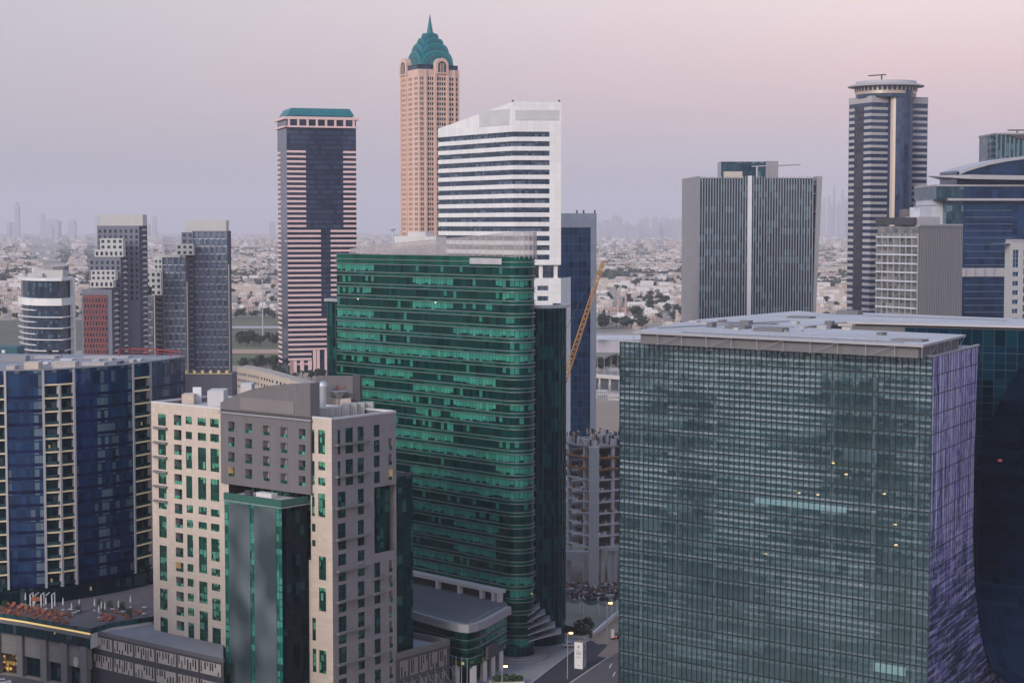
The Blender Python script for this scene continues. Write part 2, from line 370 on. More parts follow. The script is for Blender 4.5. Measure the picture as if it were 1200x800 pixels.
M["ledge"] = mat_plain("silver ledge", (.27, .32, .31), .35, .6)
M["wingmull"] = mat_plain("teal grey mullion", (.05, .10, .10), .35, .4)
M["canopy"] = mat_plain("pale metal canopy", (.42, .42, .45), .4, .3)
M["whitestone"] = mat_plain("whitish stone", (.55, .52, .5), .7)
M["rim"] = mat_plain("pale grey rim metal", (.42, .41, .43), .4, .3)
M["roofdark"] = mat_plain("dark gravel roof", (.12, .118, .125), .9, var=.2, scale=.1)
M["striproof"] = mat_plain("green grey roof strip", (.13, .16, .15), .8)
M["green_lit"] = mat_glass("lamplit emerald glazing", (.01, .06, .05), (.2, .22, .06), .3, (1.35, 2.4), .12, (.01, .05, .045), 0, .03, .03, 1.6, lit=.15, lits=.5, litc=(.8, .8, .25), seed=23., clus=6)
M["win_annex"] = mat_glass("jade annex glazing", (.01, .10, .075), (.06, .26, .20), .35, (1.2, 1.75), .1, (.012, .08, .06), .1, .05, .12, 1.7, seed=24., coat=(.35, .9, .7), part=.3)
M["annex_side"] = mat_glass("inky annex glazing", (.001, .006, .010), (.012, .05, .05), .08, (1.5, 3.5), .08, (.003, .01, .015), .2, .03, .03, 1.3, seed=25., lit=.008, lits=.8, part=.5, coat=(.2, .5, .7))
M["annex_cap"] = mat_plain("jade parapet", (.03, .115, .09), .4)
M["ac"] = mat_wall("air conditioner casing", (.46, .43, .39), (.7, 9), .6, .08, .35, .12)
M["podgrey2"] = mat_plain("grey beige screen panel", (.22, .195, .185), .75)
M["win_wing"] = mat_glass("deep green wing glazing", (.004, .026, .026), (.04, .13, .10), .14, (1.6, 3.45), .05, (.006, .022, .022), .12, .06, .1, 1.6, seed=26., coat=(.35, .8, .75), lit=.003)
def mat_screen():
    m, nt, out = newmat("perforated metal screen")
    uv = nt.nodes.new("ShaderNodeUVMap").outputs[0]
    nz = node(nt, "ShaderNodeTexNoise", {"Vector": uv, "Scale": .25, "Detail": 3.0}).outputs[0]
    c = scalec(nt, (.42, .38, .37), mth(nt, "MULTIPLY_ADD", nz, .5, .75))
    bp = node(nt, "ShaderNodeBsdfPrincipled", {"Base Color": c, "Roughness": .6, "Metallic": .2}).outputs[0]
    tr = nt.nodes.new("ShaderNodeBsdfTransparent").outputs[0]
    mx = node(nt, "ShaderNodeMixShader", {0: .62, 1: tr, 2: bp}).outputs[0]
    nt.links.new(mx, out.inputs[0]); return m
M["screenmesh"] = mat_screen()
M["opusmull"] = mat_plain("dark teal aluminium mullion", (.03, .045, .046), .4, .3)
M["slab"] = mat_plain("office floor slab", (.52, .57, .58), .8)
M["coredark"] = mat_wall("office core wall", (.07, .08, .085), (4, 4.45), .8, .35, .3, .3)
M["blind"] = mat_plain("roller blind", (.36, .42, .40), .8)
M["blindlit"] = mat_plain("lamplit roller blind", (.5, .6, .56), .8, 0, (.75, .95, .9), .35)
M["warmdot"] = mat_plain("warm office lamp", (.8, .6, .3), .5, 0, (1, .6, .25), 2.2)
M["redscreen"] = mat_plain("dim red screen", (.3, .06, .07), .6, 0, (1, .2, .2), .05)
M["roofpanel"] = mat_wall("pale roof panels", (.47, .465, .46), (6, 3), .7, .22, .2, .12, streak=.12)
M["roofside"] = mat_plain("grey roof edge", (.15, .148, .155), .7, var=.2)
M["navymull"] = mat_plain("navy mullion", (.03, .05, .075), .4)
M["palewhite"] = mat_wall("pale bluish white cladding", (.52, .55, .6), (3, 4), .5, .05, .2, .12)
M["endgrey"] = mat_wall("blank grey end wall", (.27, .262, .275), (4, 4), .6, .05, .12, .1)
M["fingrey"] = mat_plain("grey aluminium fin", (.33, .345, .375), .45, .2)
M["fingrey2"] = mat_plain("grey painted steel", (.30, .30, .32), .5, .2)
M["signdark"] = mat_plain("dark sign box", (.05, .05, .06), .5, var=.3, scale=.2)
M["bluegl2"] = mat_glass("deep blue curtain glass", (.008, .024, .070), (.014, .04, .09), .2, (3.0, 4.0), .12, (.02, .04, .085), .2, .015, .02, 1.5, seed=31., part=0, coat=(.5, .7, 1))
M["bluemull"] = mat_plain("blue grey transom", (.06, .09, .14), .4)
M["slatteal"] = mat_plain("pale teal slat", (.16, .25, .28), .4, .3)
M["balwhite"] = mat_plain("off white balcony edge", (.50, .50, .52), .7)
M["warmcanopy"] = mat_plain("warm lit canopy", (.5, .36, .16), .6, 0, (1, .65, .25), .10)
M["hutteal"] = mat_plain("dull teal cladding", (.02, .10, .13), .6)
M["roadfar"] = mat_plain("grey highway", (.15, .145, .145), .9)
M["walkpink"] = mat_plain("dusty pink sidewalk", (.27, .2, .18), .9)
M["sitedirt"] = mat_plain("site dirt", (.20, .165, .14), .95, var=.35, scale=.4)
M["sitewall"] = mat_plain("dark brown hoarding", (.07, .055, .055), .8)
M["lettergrey2"] = mat_plain("grey print", (.33, .33, .35), .7)
M["rebarslab"] = mat_wall("fresh concrete with formwork", (.27, .22, .19), None, .85, .3, streak=.2)
M["mallroof"] = mat_plain("dull blue roof edge", (.08, .12, .19), .7)
M["far1"] = mat_plain("far cream render", (.54, .46, .39), .9); M["far2"] = mat_plain("far sand render", (.42, .34, .28), .9)
M["far3"] = mat_plain("far white render", (.7, .66, .62), .9); M["far4"] = mat_plain("far grey render", (.32, .31, .33), .9)
HAZE = .00017; EXPO = 0.0; SUNP = 1.2; SKYS = 1.0
SKY = [(0.0, (.40, .38, .46)), (.035, (.56, .48, .58)), (.07, (.72, .56, .63)), (.13, (.74, .66, .68)), (.35, (.62, .66, .74)), (1.0, (.42, .50, .64))]
GLOW = (.95, .80, .74)

def mat_violet():  # reflected violet streaks are painted into the base colour
    m, nt, out = newmat("violet painted reflection glass")
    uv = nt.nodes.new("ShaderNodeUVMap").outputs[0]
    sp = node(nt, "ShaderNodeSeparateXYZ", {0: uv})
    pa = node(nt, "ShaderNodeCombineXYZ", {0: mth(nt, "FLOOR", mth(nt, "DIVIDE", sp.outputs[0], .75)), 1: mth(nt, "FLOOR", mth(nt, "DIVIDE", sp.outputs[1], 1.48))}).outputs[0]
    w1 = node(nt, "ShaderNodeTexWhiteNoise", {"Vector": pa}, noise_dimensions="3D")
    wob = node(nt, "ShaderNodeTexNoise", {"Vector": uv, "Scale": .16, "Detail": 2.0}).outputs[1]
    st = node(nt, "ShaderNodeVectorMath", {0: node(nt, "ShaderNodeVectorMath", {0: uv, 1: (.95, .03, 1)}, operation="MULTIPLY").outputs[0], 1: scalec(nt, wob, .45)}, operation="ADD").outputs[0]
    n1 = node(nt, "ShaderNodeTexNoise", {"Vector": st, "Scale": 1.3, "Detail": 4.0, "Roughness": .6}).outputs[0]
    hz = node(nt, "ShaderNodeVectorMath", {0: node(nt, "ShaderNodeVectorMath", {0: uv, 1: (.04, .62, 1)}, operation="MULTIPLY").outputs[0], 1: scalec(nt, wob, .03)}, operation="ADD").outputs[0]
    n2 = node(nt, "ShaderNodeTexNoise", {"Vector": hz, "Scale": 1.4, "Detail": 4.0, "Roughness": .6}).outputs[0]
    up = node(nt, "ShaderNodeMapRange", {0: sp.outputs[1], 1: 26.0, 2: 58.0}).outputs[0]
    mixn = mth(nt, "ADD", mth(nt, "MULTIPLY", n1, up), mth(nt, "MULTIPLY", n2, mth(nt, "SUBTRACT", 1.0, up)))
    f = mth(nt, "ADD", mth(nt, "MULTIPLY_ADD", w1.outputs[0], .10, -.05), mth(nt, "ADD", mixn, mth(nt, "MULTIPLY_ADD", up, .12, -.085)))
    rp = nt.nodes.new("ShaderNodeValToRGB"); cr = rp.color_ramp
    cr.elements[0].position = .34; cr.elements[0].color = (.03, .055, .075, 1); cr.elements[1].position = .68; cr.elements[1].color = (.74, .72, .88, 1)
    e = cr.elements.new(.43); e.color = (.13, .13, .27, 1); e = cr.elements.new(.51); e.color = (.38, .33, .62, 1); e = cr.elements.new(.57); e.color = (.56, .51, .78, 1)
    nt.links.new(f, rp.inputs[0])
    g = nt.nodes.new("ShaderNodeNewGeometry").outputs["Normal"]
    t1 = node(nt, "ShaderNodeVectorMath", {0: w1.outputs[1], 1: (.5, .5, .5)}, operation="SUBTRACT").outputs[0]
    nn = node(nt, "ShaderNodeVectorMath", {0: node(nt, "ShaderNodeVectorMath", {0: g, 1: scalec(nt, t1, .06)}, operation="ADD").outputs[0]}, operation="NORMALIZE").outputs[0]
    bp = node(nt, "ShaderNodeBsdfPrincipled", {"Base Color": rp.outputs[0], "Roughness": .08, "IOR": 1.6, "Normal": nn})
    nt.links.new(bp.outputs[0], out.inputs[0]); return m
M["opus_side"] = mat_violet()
HAZE = .00011; SUNP = 1.5
SKY = [(0.0, (.34, .32, .40)), (.03, (.42, .38, .47)), (.06, (.60, .48, .56)), (.10, (.70, .58, .63)), (.2, (.70, .66, .70)), (.45, (.60, .64, .72)), (1.0, (.42, .50, .64))]

def mat_frit_refl():
    """clear grey green glass over real floors; frit rows and teal film paint in reflections"""
    m, nt, out = newmat("frit and painted reflection glass")
    uv = nt.nodes.new("ShaderNodeUVMap").outputs[0]
    sp = node(nt, "ShaderNodeSeparateXYZ", {0: uv}); U_, V_ = sp.outputs[0], mth(nt, "SUBTRACT", sp.outputs[1], 2.6)
    pa, pb = mth(nt, "FLOOR", mth(nt, "DIVIDE", U_, 1.62)), mth(nt, "FLOOR", mth(nt, "DIVIDE", V_, 1.4833))
    w1 = node(nt, "ShaderNodeTexWhiteNoise", {"Vector": node(nt, "ShaderNodeCombineXYZ", {0: pa, 1: pb}).outputs[0]}, noise_dimensions="3D")
    w2 = node(nt, "ShaderNodeTexWhiteNoise", {"Vector": node(nt, "ShaderNodeCombineXYZ", {0: mth(nt, "FLOOR", mth(nt, "DIVIDE", U_, 14.6)), 1: pb, 2: 4.}).outputs[0]}, noise_dimensions="3D")
    wob = node(nt, "ShaderNodeTexNoise", {"Vector": uv, "Scale": .22, "Detail": 4.0}).outputs[0]
    big = node(nt, "ShaderNodeTexNoise", {"Vector": node(nt, "ShaderNodeVectorMath", {0: uv, 1: (.035, .05, 1)}, operation="MULTIPLY").outputs[0], "Scale": 1.0, "Detail": 4.0}).outputs[0]
    fv = mth(nt, "FRACT", mth(nt, "ADD", mth(nt, "DIVIDE", V_, 1.4833), mth(nt, "MULTIPLY", wob, .3)))
    line = node(nt, "ShaderNodeMapRange", {0: mth(nt, "ABSOLUTE", mth(nt, "SUBTRACT", fv, .5)), 1: .13, 2: .27, 3: 1.0, 4: 0.0}).outputs[0]
    dens = node(nt, "ShaderNodeMapRange", {0: mth(nt, "ADD", mth(nt, "MULTIPLY_ADD", w2.outputs[0], .22, -.11), mth(nt, "ADD", big, mth(nt, "MULTIPLY_ADD", w1.outputs[0], .1, -.05))), 1: .40, 2: .60, 3: .0, 4: .62}).outputs[0]
    hgt = node(nt, "ShaderNodeMapRange", {0: sp.outputs[1], 1: 5.0, 2: 62.0, 3: .22, 4: 1.0}).outputs[0]
    frit = mth(nt, "MULTIPLY", mth(nt, "MULTIPLY", line, dens), hgt)
    refl_veil = mth(nt, "MULTIPLY_ADD", big, .42, .03)  # reflected surroundings put in as a teal tint
    g = nt.nodes.new("ShaderNodeNewGeometry").outputs["Normal"]
    t1 = node(nt, "ShaderNodeVectorMath", {0: node(nt, "ShaderNodeTexWhiteNoise", {"Vector": node(nt, "ShaderNodeCombineXYZ", {0: pa, 1: mth(nt, "FLOOR", mth(nt, "DIVIDE", V_, 4.45)), 2: 2.}).outputs[0]}, noise_dimensions="3D").outputs[1], 1: (.5, .5, .5)}, operation="SUBTRACT").outputs[0]
    t2 = node(nt, "ShaderNodeVectorMath", {0: node(nt, "ShaderNodeTexNoise", {"Vector": uv, "Scale": .3, "Detail": 3.0}).outputs[1], 1: (.5, .5, .5)}, operation="SUBTRACT").outputs[0]
    nn = node(nt, "ShaderNodeVectorMath", {0: g, 1: node(nt, "ShaderNodeVectorMath", {0: scalec(nt, t1, .02), 1: scalec(nt, t2, .10)}, operation="ADD").outputs[0]}, operation="ADD").outputs[0]
    nn = node(nt, "ShaderNodeVectorMath", {0: nn}, operation="NORMALIZE").outputs[0]
    gl = node(nt, "ShaderNodeBsdfGlossy", {"Color": (.78, .92, 1, 1), "Roughness": .02, "Normal": nn}).outputs[0]
    tr = node(nt, "ShaderNodeBsdfTransparent", {"Color": (.68, .83, .93, 1)}).outputs[0]
    fr = node(nt, "ShaderNodeFresnel", {"IOR": 2.4, "Normal": nn}).outputs[0]
    cl = node(nt, "ShaderNodeMixShader", {0: fr, 1: tr, 2: gl}).outputs[0]
    fc = mixc(nt, w2.outputs[0], (.27, .40, .44), (.35, .43, .49))
    fd = node(nt, "ShaderNodeBsdfPrincipled", {"Base Color": fc, "Roughness": .35}).outputs[0]
    vd = node(nt, "ShaderNodeBsdfPrincipled", {"Base Color": (.095, .20, .235, 1), "Roughness": .1}).outputs[0]
    s1 = node(nt, "ShaderNodeMixShader", {0: refl_veil, 1: cl, 2: vd}).outputs[0]
    s2 = node(nt, "ShaderNodeMixShader", {0: frit, 1: s1, 2: fd}).outputs[0]
    nt.links.new(s2, out.inputs[0]); return m
M["opus"] = mat_frit_refl()
HAZE = .00006; SUNP = 1.9
M["winframe"] = mat_plain("dark bronze window frame", (.05, .055, .052), .5)

SKY = [(0.0, (.32, .315, .405)), (.03, (.40, .37, .47)), (.06, (.58, .47, .57)), (.10, (.69, .57, .635)), (.2, (.70, .66, .72)), (.45, (.56, .64, .78)), (1.0, (.36, .48, .72))]
GLOW = (.86, .78, .77)

SKY = [(0.0, (.38, .375, .45)), (.03, (.43, .413, .479)), (.06, (.52, .48, .55)), (.12, (.585, .56, .635)), (.22, (.58, .60, .72)), (.45, (.44, .54, .76)), (1.0, (.24, .37, .70))]
SKYR = [(0.0, (.40, .385, .46)), (.014, (.46, .44, .51)), (.04, (.56, .50, .59)), (.064, (.67, .53, .60)), (.082, (.75, .58, .615)), (.12, (.88, .73, .735)), (.22, (.70, .66, .74)), (.45, (.46, .54, .76)), (1.0, (.24, .37, .70))]
GLOW = (.46, .41, .40)
HAZE = .000047
M["win_check"] = mat_glass("pale apartment glazing", (.055, .085, .125), (.10, .14, .19), .3, (2.2, 2.7), .1, (.05, .06, .08), .1, .03, .03, 1.6, seed=33., part=.3, coat=(.7, .85, 1))
M["farsil"] = mat_plain("far tower render", (.33, .325, .36), .9)
M["win_deep"] = mat_glass("deep set dark window", (.010, .016, .03), (.03, .04, .06), .2, (1.7, 3.6), .1, (.02, .02, .03), 0, .03, .03, 1.5, seed=35., coat=(.6, .8, 1))

def mat_banner():
    m, nt, out = newmat("faded printed banner")
    uv = nt.nodes.new("ShaderNodeUVMap").outputs[0]
    v = node(nt, "ShaderNodeVectorMath", {0: uv, 1: (.10, .085, 1)}, operation="MULTIPLY").outputs[0]
    n = node(nt, "ShaderNodeTexNoise", {"Vector": v, "Scale": 1.0, "Detail": 1.0}).outputs[0]
    c = mixc(nt, node(nt, "ShaderNodeMapRange", {0: n, 1: .36, 2: .66}).outputs[0], (.028, .05, .055), (.13, .16, .17))
    bp = node(nt, "ShaderNodeBsdfPrincipled", {"Base Color": c, "Roughness": .45}); nt.links.new(bp.outputs[0], out.inputs[0]); return m
M["banner"] = mat_banner()
M["win_check"] = mat_glass("pale apartment glazing", (.095, .14, .195), (.16, .21, .27), .3, (2.2, 2.7), .1, (.06, .075, .1), .1, .03, .03, 1.6, seed=33., part=.3, coat=(.7, .85, 1))
M["sillwhite"] = mat_plain("white sill", (.62, .63, .65), .7)
M["signwhite"] = mat_plain("faded white lettering", (.52, .52, .52), .6, var=.22, scale=.16)

SKY = [(0.0, (.37, .36, .425)), (.03, (.41, .39, .445)), (.06, (.495, .452, .505)), (.12, (.55, .515, .575)), (.22, (.56, .58, .69)), (.45, (.44, .54, .76)), (1.0, (.24, .37, .70))]
SKYR = [(0.0, (.40, .38, .44)), (.014, (.455, .425, .475)), (.04, (.57, .482, .54)), (.064, (.685, .505, .54)), (.082, (.77, .555, .565)), (.12, (.89, .70, .69)), (.22, (.70, .65, .72)), (.45, (.46, .54, .76)), (1.0, (.24, .37, .70))]
HAZE = .000056
SUNP = 2.15
# ================================================================== helpers for facades
def wall_holes(mb, fc, u0, u1, z0, z1, holes, d=0.0, m=0):
    us = sorted({u0, u1, *[min(max(h[i], u0), u1) for h in holes for i in (0, 1)]})
    zs = sorted({z0, z1, *[min(max(h[i], z0), z1) for h in holes for i in (2, 3)]})
    for a, b in zip(zs, zs[1:]):
        if b - a < 1e-4: continue
        zc = (a + b) / 2; st = None
        row = [h for h in holes if h[2] < zc < h[3]]
        for x0, x1 in zip(us, us[1:]):
            if x1 - x0 < 1e-4: continue
            xc = (x0 + x1) / 2
            if any(h[0] < xc < h[1] for h in row):
                if st is not None: mb.fq(fc, st, x0, a, b, d, m); st = None
            elif st is None: st = x0
        if st is not None: mb.fq(fc, st, us[-1], a, b, d, m)

def recess(mb, fc, u0, u1, z0, z1, d, dep, mr=1, mg=0, gl=True):
    P = lambda u, z, q: fc.pt(u, z, q)
    mb.poly([P(u0, z0, d), P(u0, z0, d - dep), P(u0, z1, d - dep), P(u0, z1, d)], None, mr)
    mb.poly([P(u1, z0, d - dep), P(u1, z0, d), P(u1, z1, d), P(u1, z1, d - dep)], None, mr)
    mb.poly([P(u0, z1, d - dep), P(u1, z1, d - dep), P(u1, z1, d), P(u0, z1, d)], None, mr)
    mb.poly([P(u0, z0, d), P(u1, z0, d), P(u1, z0, d - dep), P(u0, z0, d - dep)], None, mr)
    if gl: mb.fq(fc, u0, u1, z0, z1, d - dep, mg)

def window(fc, h, d, dep, glass, frame, parent, name="window"):
    u0, u1, z0, z1 = h; mb = MB(); recess(mb, fc, u0, u1, z0, z1, d, dep)
    t = .06
    um = u0 + (u1 - u0) * .5
    if u1 - u0 > 1.2: mb.fb(fc, um - t / 2, um + t / 2, z0, z1, d - dep + .01, d - dep + .07, 1)
    k = max(1, round((z1 - z0) / 1.75))
    for i in range(1, k):
        zz = z0 + (z1 - z0) * i / k; mb.fb(fc, u0, u1, zz - t / 2, zz + t / 2, d - dep + .012, d - dep + .08, 1)
    return mb.build(name, [glass, frame], parent)

def balcony(fc, h, d, parent, door_right=True, warm=False, kind=0):
    u0, u1, z0, z1 = h; mb = MB(); dep = 1.7
    recess(mb, fc, u0, u1, z0, z1, d, dep, 0, 0, False)
    w = u1 - u0
    mb.fq(fc, u0, u1, z0, z1, d - dep, 0)
    if kind == 0: mb.fq(fc, u0 + .02, u0 + w * .34, z0, z1 - .3, d - dep + .02, 1)       # dark glazed door by the side
    else: mb.fq(fc, u0 + w * .22, u1 - w * .12, z0, z1 - .45, d - dep + .02, 1)
    b = mb.build("balcony", [M["balwall"] if not warm else M["balwarm"], M["win_dkgreen"]], parent)
    rl = MB(); rl.fb(fc, u0 + .03, u1 - .03, z0 + .03, z0 + (z1 - z0) * .33, d - .12, d - .07, 0)
    rl.build("balustrade", [M["win_green"]], b)
M["balwall"] = mat_plain("balcony render", (.36, .33, .335), .8)
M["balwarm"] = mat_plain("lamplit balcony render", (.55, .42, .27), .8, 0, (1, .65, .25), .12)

def px_holes(fc, ox, oy, sc, items, d=0.0):
    out = []
    for x0, x1, y0, y1 in items:
        u0, za = fc.uz(ox + x0 / sc, oy + y0 / sc, d); u1, zb = fc.uz(ox + x1 / sc, oy + y1 / sc, d)
        # the top edge was read at the window's middle: take its slope out
        out.append((min(u0, u1), max(u0, u1), min(za, zb), max(za, zb)))
    return out

# ================================================================== 1. HOTEL of beige stone and grey cladding
ZH = 74.7
hK, hL, hR = atz(388.6, 492, ZH), atz(177, 472, ZH), atz(464, 483, ZH)
FL, FR = Face(hL, hK), Face(hK, hR)
hotel = thing("hotel", "beige stone hotel with a curved grey cladding parapet, punched green windows and small recessed balconies", "hotel", (hK.x, hK.y, 0))
HB = V2(hL) + (V2(hR) - V2(hK))
ug0 = FL.uz(260.8, 520)[0]; ug1 = FL.uz(366, 520)[0]
zgb = FL.uz(262, 565.5)[1]                                   # underside of the grey block
A1 = (170, 460, 5.0); A2 = (170, 600, 4.0); A3 = (255, 470, 6.152); A4 = (355, 480, 5.0); A5 = (355, 630, 4.706)
colA = [(76, 122, 122, 195), (76, 122, 210, 282), (77, 123, 296, 367), (77, 124, 381, 452), (79, 125, 466, 537), (80, 126, 551, 622), (80, 127, 638, 683)]
winL = px_holes(FL, *A1, colA)
winL += px_holes(FL, *A2, [(66, 102, 14, 121), (68, 104, 152, 323), (70, 106, 354, 460), (72, 108, 489, 594)])
winL += px_holes(FL, *A1, [(238, 274, 138, 186), (239, 275, 226, 273), (240, 276, 311, 446), (241, 277, 485, 619), (244, 281, 656, 706)])
winL += px_holes(FL, *A2, [(197, 225, 34, 75), (198, 226, 103, 211), (199, 227, 240, 280), (200, 228, 309, 350), (201, 229, 378, 419), (202, 230, 446, 487), (203, 231, 515, 621)])
winL += px_holes(FL, *A1, [(308, 356, 146, 195), (309, 357, 233, 284), (310, 358, 319, 455), (311, 359, 493, 630), (314, 362, 665, 716)])
winL += px_holes(FL, *A2, [(251, 290, 43, 82), (252, 291, 112, 289), (254, 293, 321, 430), (256, 296, 460, 634)])
winL += px_holes(FL, *A1, [(381, 432, 151, 205), (382, 433, 239, 292), (383, 434, 325, 466), (384, 435, 503, 639), (386, 437, 680, 729)])
winL += px_holes(FL, *A2, [(309, 349, 51, 92), (310, 350, 121, 232), (312, 352, 261, 302), (313, 353, 331, 372), (315, 355, 400, 510), (316, 356, 538, 648)])
balL = px_holes(FL, *A1, [(168 + i * .9, 213 + i * .9, 128 + 86.4 * i, 193 + 86.4 * i) for i in range(7)])
balL += px_holes(FL, *A2, [(142 + i * .8, 178 + i * .8, 25 + 68.7 * i, 75 + 68.7 * i) for i in range(9)])
strip = px_holes(FL, *A3, [(725, 775, 205, 382), (726, 776, 434, 499), (726, 776, 548, 610)])
strip += px_holes(FL, *A4, [(90, 131, 488, 630)]) + px_holes(FL, *A5, [(88, 128, 100, 235), (89, 128, 272, 407), (90, 130, 616, 750)])
narrow = px_holes(FL, *A4, [(52, 68, 116, 255), (52, 69, 299, 440), (53, 69, 486, 622), (53, 73, 665, 714), (54, 74, 760, 800)])
narrow += px_holes(FL, *A5, [(52, 72, 438, 566), (54, 74, 608, 740)])
voidh = (FL.uz(268, 570)[0], FL.uz(364, 570)[0], 40.0, zgb)   # tall opening behind the glass annex
mb = MB(); wall_holes(mb, FL, 0, FL.len, 0, ZH, winL + balL + strip + narrow + [(ug0 + .05, ug1 - .05, zgb + .05, ZH - .05), voidh])
# right facade
winR = px_holes(FR, *A4, [(203, 219, 118, 260), (204, 220, 303, 443), (249, 293, 108, 251), (250, 294, 292, 437), (320, 356, 100, 243), (321, 357, 283, 427),
                          (204, 251, 483, 628), (322, 357, 465, 608), (415, 448, 90, 155), (416, 449, 180, 245), (416, 449, 270, 333), (417, 450, 363, 426)])
winR += px_holes(FR, *A5, [(195, 239, 8, 60), (195, 239, 92, 145), (196, 240, 182, 232), (196, 240, 262, 403), (197, 241, 437, 575), (198, 242, 607, 745), (199, 243, 780, 860),
                           (303, 339, 0, 38), (303, 339, 70, 122), (304, 340, 152, 205), (304, 340, 243, 378), (305, 341, 413, 550), (306, 342, 582, 718), (307, 343, 750, 860),
                           (394, 427, 138, 357), (395, 428, 391, 522), (396, 429, 560, 690), (397, 430, 728, 860)])
winR += px_holes(FR, *A4, [(205, 251, 668, 790), (322, 357, 648, 762)])
slit_win = px_holes(FR, *A4, [(502, 524, 168, 235), (502, 524, 260, 320), (502, 524, 350, 410)])
slit_win += px_holes(FR, *A5, [(475 + i * .4, 496 + i * .4, 124 + 83.7 * i, 184 + 83.7 * i) for i in range(9)])
uw0, zw1 = FR.uz(438.5, 571); zw0 = FR.uz(440, 648)[1]
mbr = MB(); wall_holes(mbr, FR, 0, FR.len, 0, ZH, winR + slit_win + [(uw0, FR.len + 1, zw0, zw1)])
mb.build("stone_wall", [M["beige"]], hotel); mbr.build("side_wall", [M["shaded_beige"]], hotel)
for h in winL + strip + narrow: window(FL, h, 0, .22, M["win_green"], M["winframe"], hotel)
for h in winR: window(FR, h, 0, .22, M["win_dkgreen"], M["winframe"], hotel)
for i, h in enumerate(balL): balcony(FL, h, 0, hotel, warm=i in (10,))
for i, h in enumerate(slit_win): balcony(FR, h, 0, hotel, warm=i in (2,), kind=1)  # small slit windows of this side, built in balcony form
mb = MB(); FB = Face(hR, HB); FBK = Face(HB, hL)
mb.fq(FB, 0, FB.len, 0, ZH); mb.fq(FBK, 0, FBK.len, 0, ZH); mb.build("rear_wall", [M["shaded_beige"]], hotel)
mb = MB(); mb.poly([(p.x, p.y, ZH - 1.0) for p in (hL, hK, hR)] + [(HB.x, HB.y, ZH - 1.0)])
mb.build("roof", [M["roofpale"]], hotel)
mb = MB()
for fc in (FL, FR, FB, FBK): mb.fb(fc, .0, fc.len, ZH, ZH + .5, -.5, .06)
mb.build("coping", [M["conc_light"]], hotel)
# grey cladding block with its balconies
dG = .6
balG = []
for x0, x1, ys in ((75, 122, ((145, 220), (255, 328), (363, 438), (472, 545))), (198, 248, ((158, 233), (268, 342), (377, 452), (485, 562))),
                   (325, 375, ((172, 247), (282, 358), (393, 470), (503, 578))), (452, 503, ((185, 262), (297, 375), (407, 485), (517, 597))),
                   (583, 633, ((197, 275), (310, 388), (423, 500), (535, 613)))):
    balG += px_holes(FL, *A3, [(x0, x1, a, b) for a, b in ys], dG)
mb = MB(); wall_holes(mb, FL, ug0, ug1, zgb, ZH + .3, balG, dG)
for uu in (ug0, ug1): mb.poly([FL.pt(uu, zgb, 0), FL.pt(uu, zgb, dG), FL.pt(uu, ZH, dG), FL.pt(uu, ZH, 0)])
mb.poly([FL.pt(ug0, zgb, dG), FL.pt(ug1, zgb, dG), FL.pt(ug1, zgb, -8), FL.pt(ug0, zgb, -8)])
mb.build("grey_wall", [M["slate"]], hotel)
for i, h in enumerate(balG): balcony(FL, h, dG, hotel, warm=i in (3,), kind=0 if i < 8 or i > 15 else 1)
arcp = [FL.uz(x, y, dG) for x, y in ((260.8, 471.5), (268, 467), (280, 461), (292, 457), (304, 454), (320, 451.3), (338, 449.8), (352, 449.3), (366, 449.3))]
arcp[0] = (ug0, arcp[0][1]); arcp[-1] = (ug1, arcp[-1][1])
mb = MB(); th = 3.2
for d in (dG, dG - th): mb.poly([FL.pt(ug0, ZH - .9, d), FL.pt(ug1, ZH - .9, d)] + [FL.pt(u, z, d) for u, z in arcp[::-1]])
for (u, z), (u2, z2) in zip(arcp, arcp[1:]): mb.poly([FL.pt(u, z, dG), FL.pt(u2, z2, dG), FL.pt(u2, z2, dG - th), FL.pt(u, z, dG - th)])
mb.poly([FL.pt(ug1, ZH - .9, dG), FL.pt(ug1, ZH - .9, dG - th), FL.pt(ug1, arcp[-1][1], dG - th), FL.pt(ug1, arcp[-1][1], dG)])
o = mb.build("arched_parapet", [M["slate"]], hotel)
mb = MB(); a, b = FL.uz(282, 470.5, dG), FL.uz(345, 482, dG); mb.fb(FL, a[0], b[0], FL.uz(345, 485.5, dG)[1], FL.uz(282, 465, dG)[1], dG + .02, dG + .12); mb.build("faded_sign", [M["signgrey"]], o)
mb = MB(); mb.fb(FL, ug0 - .3, ug1 + .3, ZH - .7, ZH - .3, dG + .02, dG + .4); mb.build("gutter", [M["metal"]], hotel)
# opening behind annex
mb = MB(); recess(mb, FL, *voidh, 0, 7.0, 1, 0); 
for k in (.2, .62): mb.fb(FL, voidh[0] + (voidh[1] - voidh[0]) * k - .5, voidh[0] + (voidh[1] - voidh[0]) * k + .5, voidh[2], voidh[3], -6.9, -6.0, 1)
mb.build("recess_glazing", [M["win_green"], M["slate_dk"]], hotel)
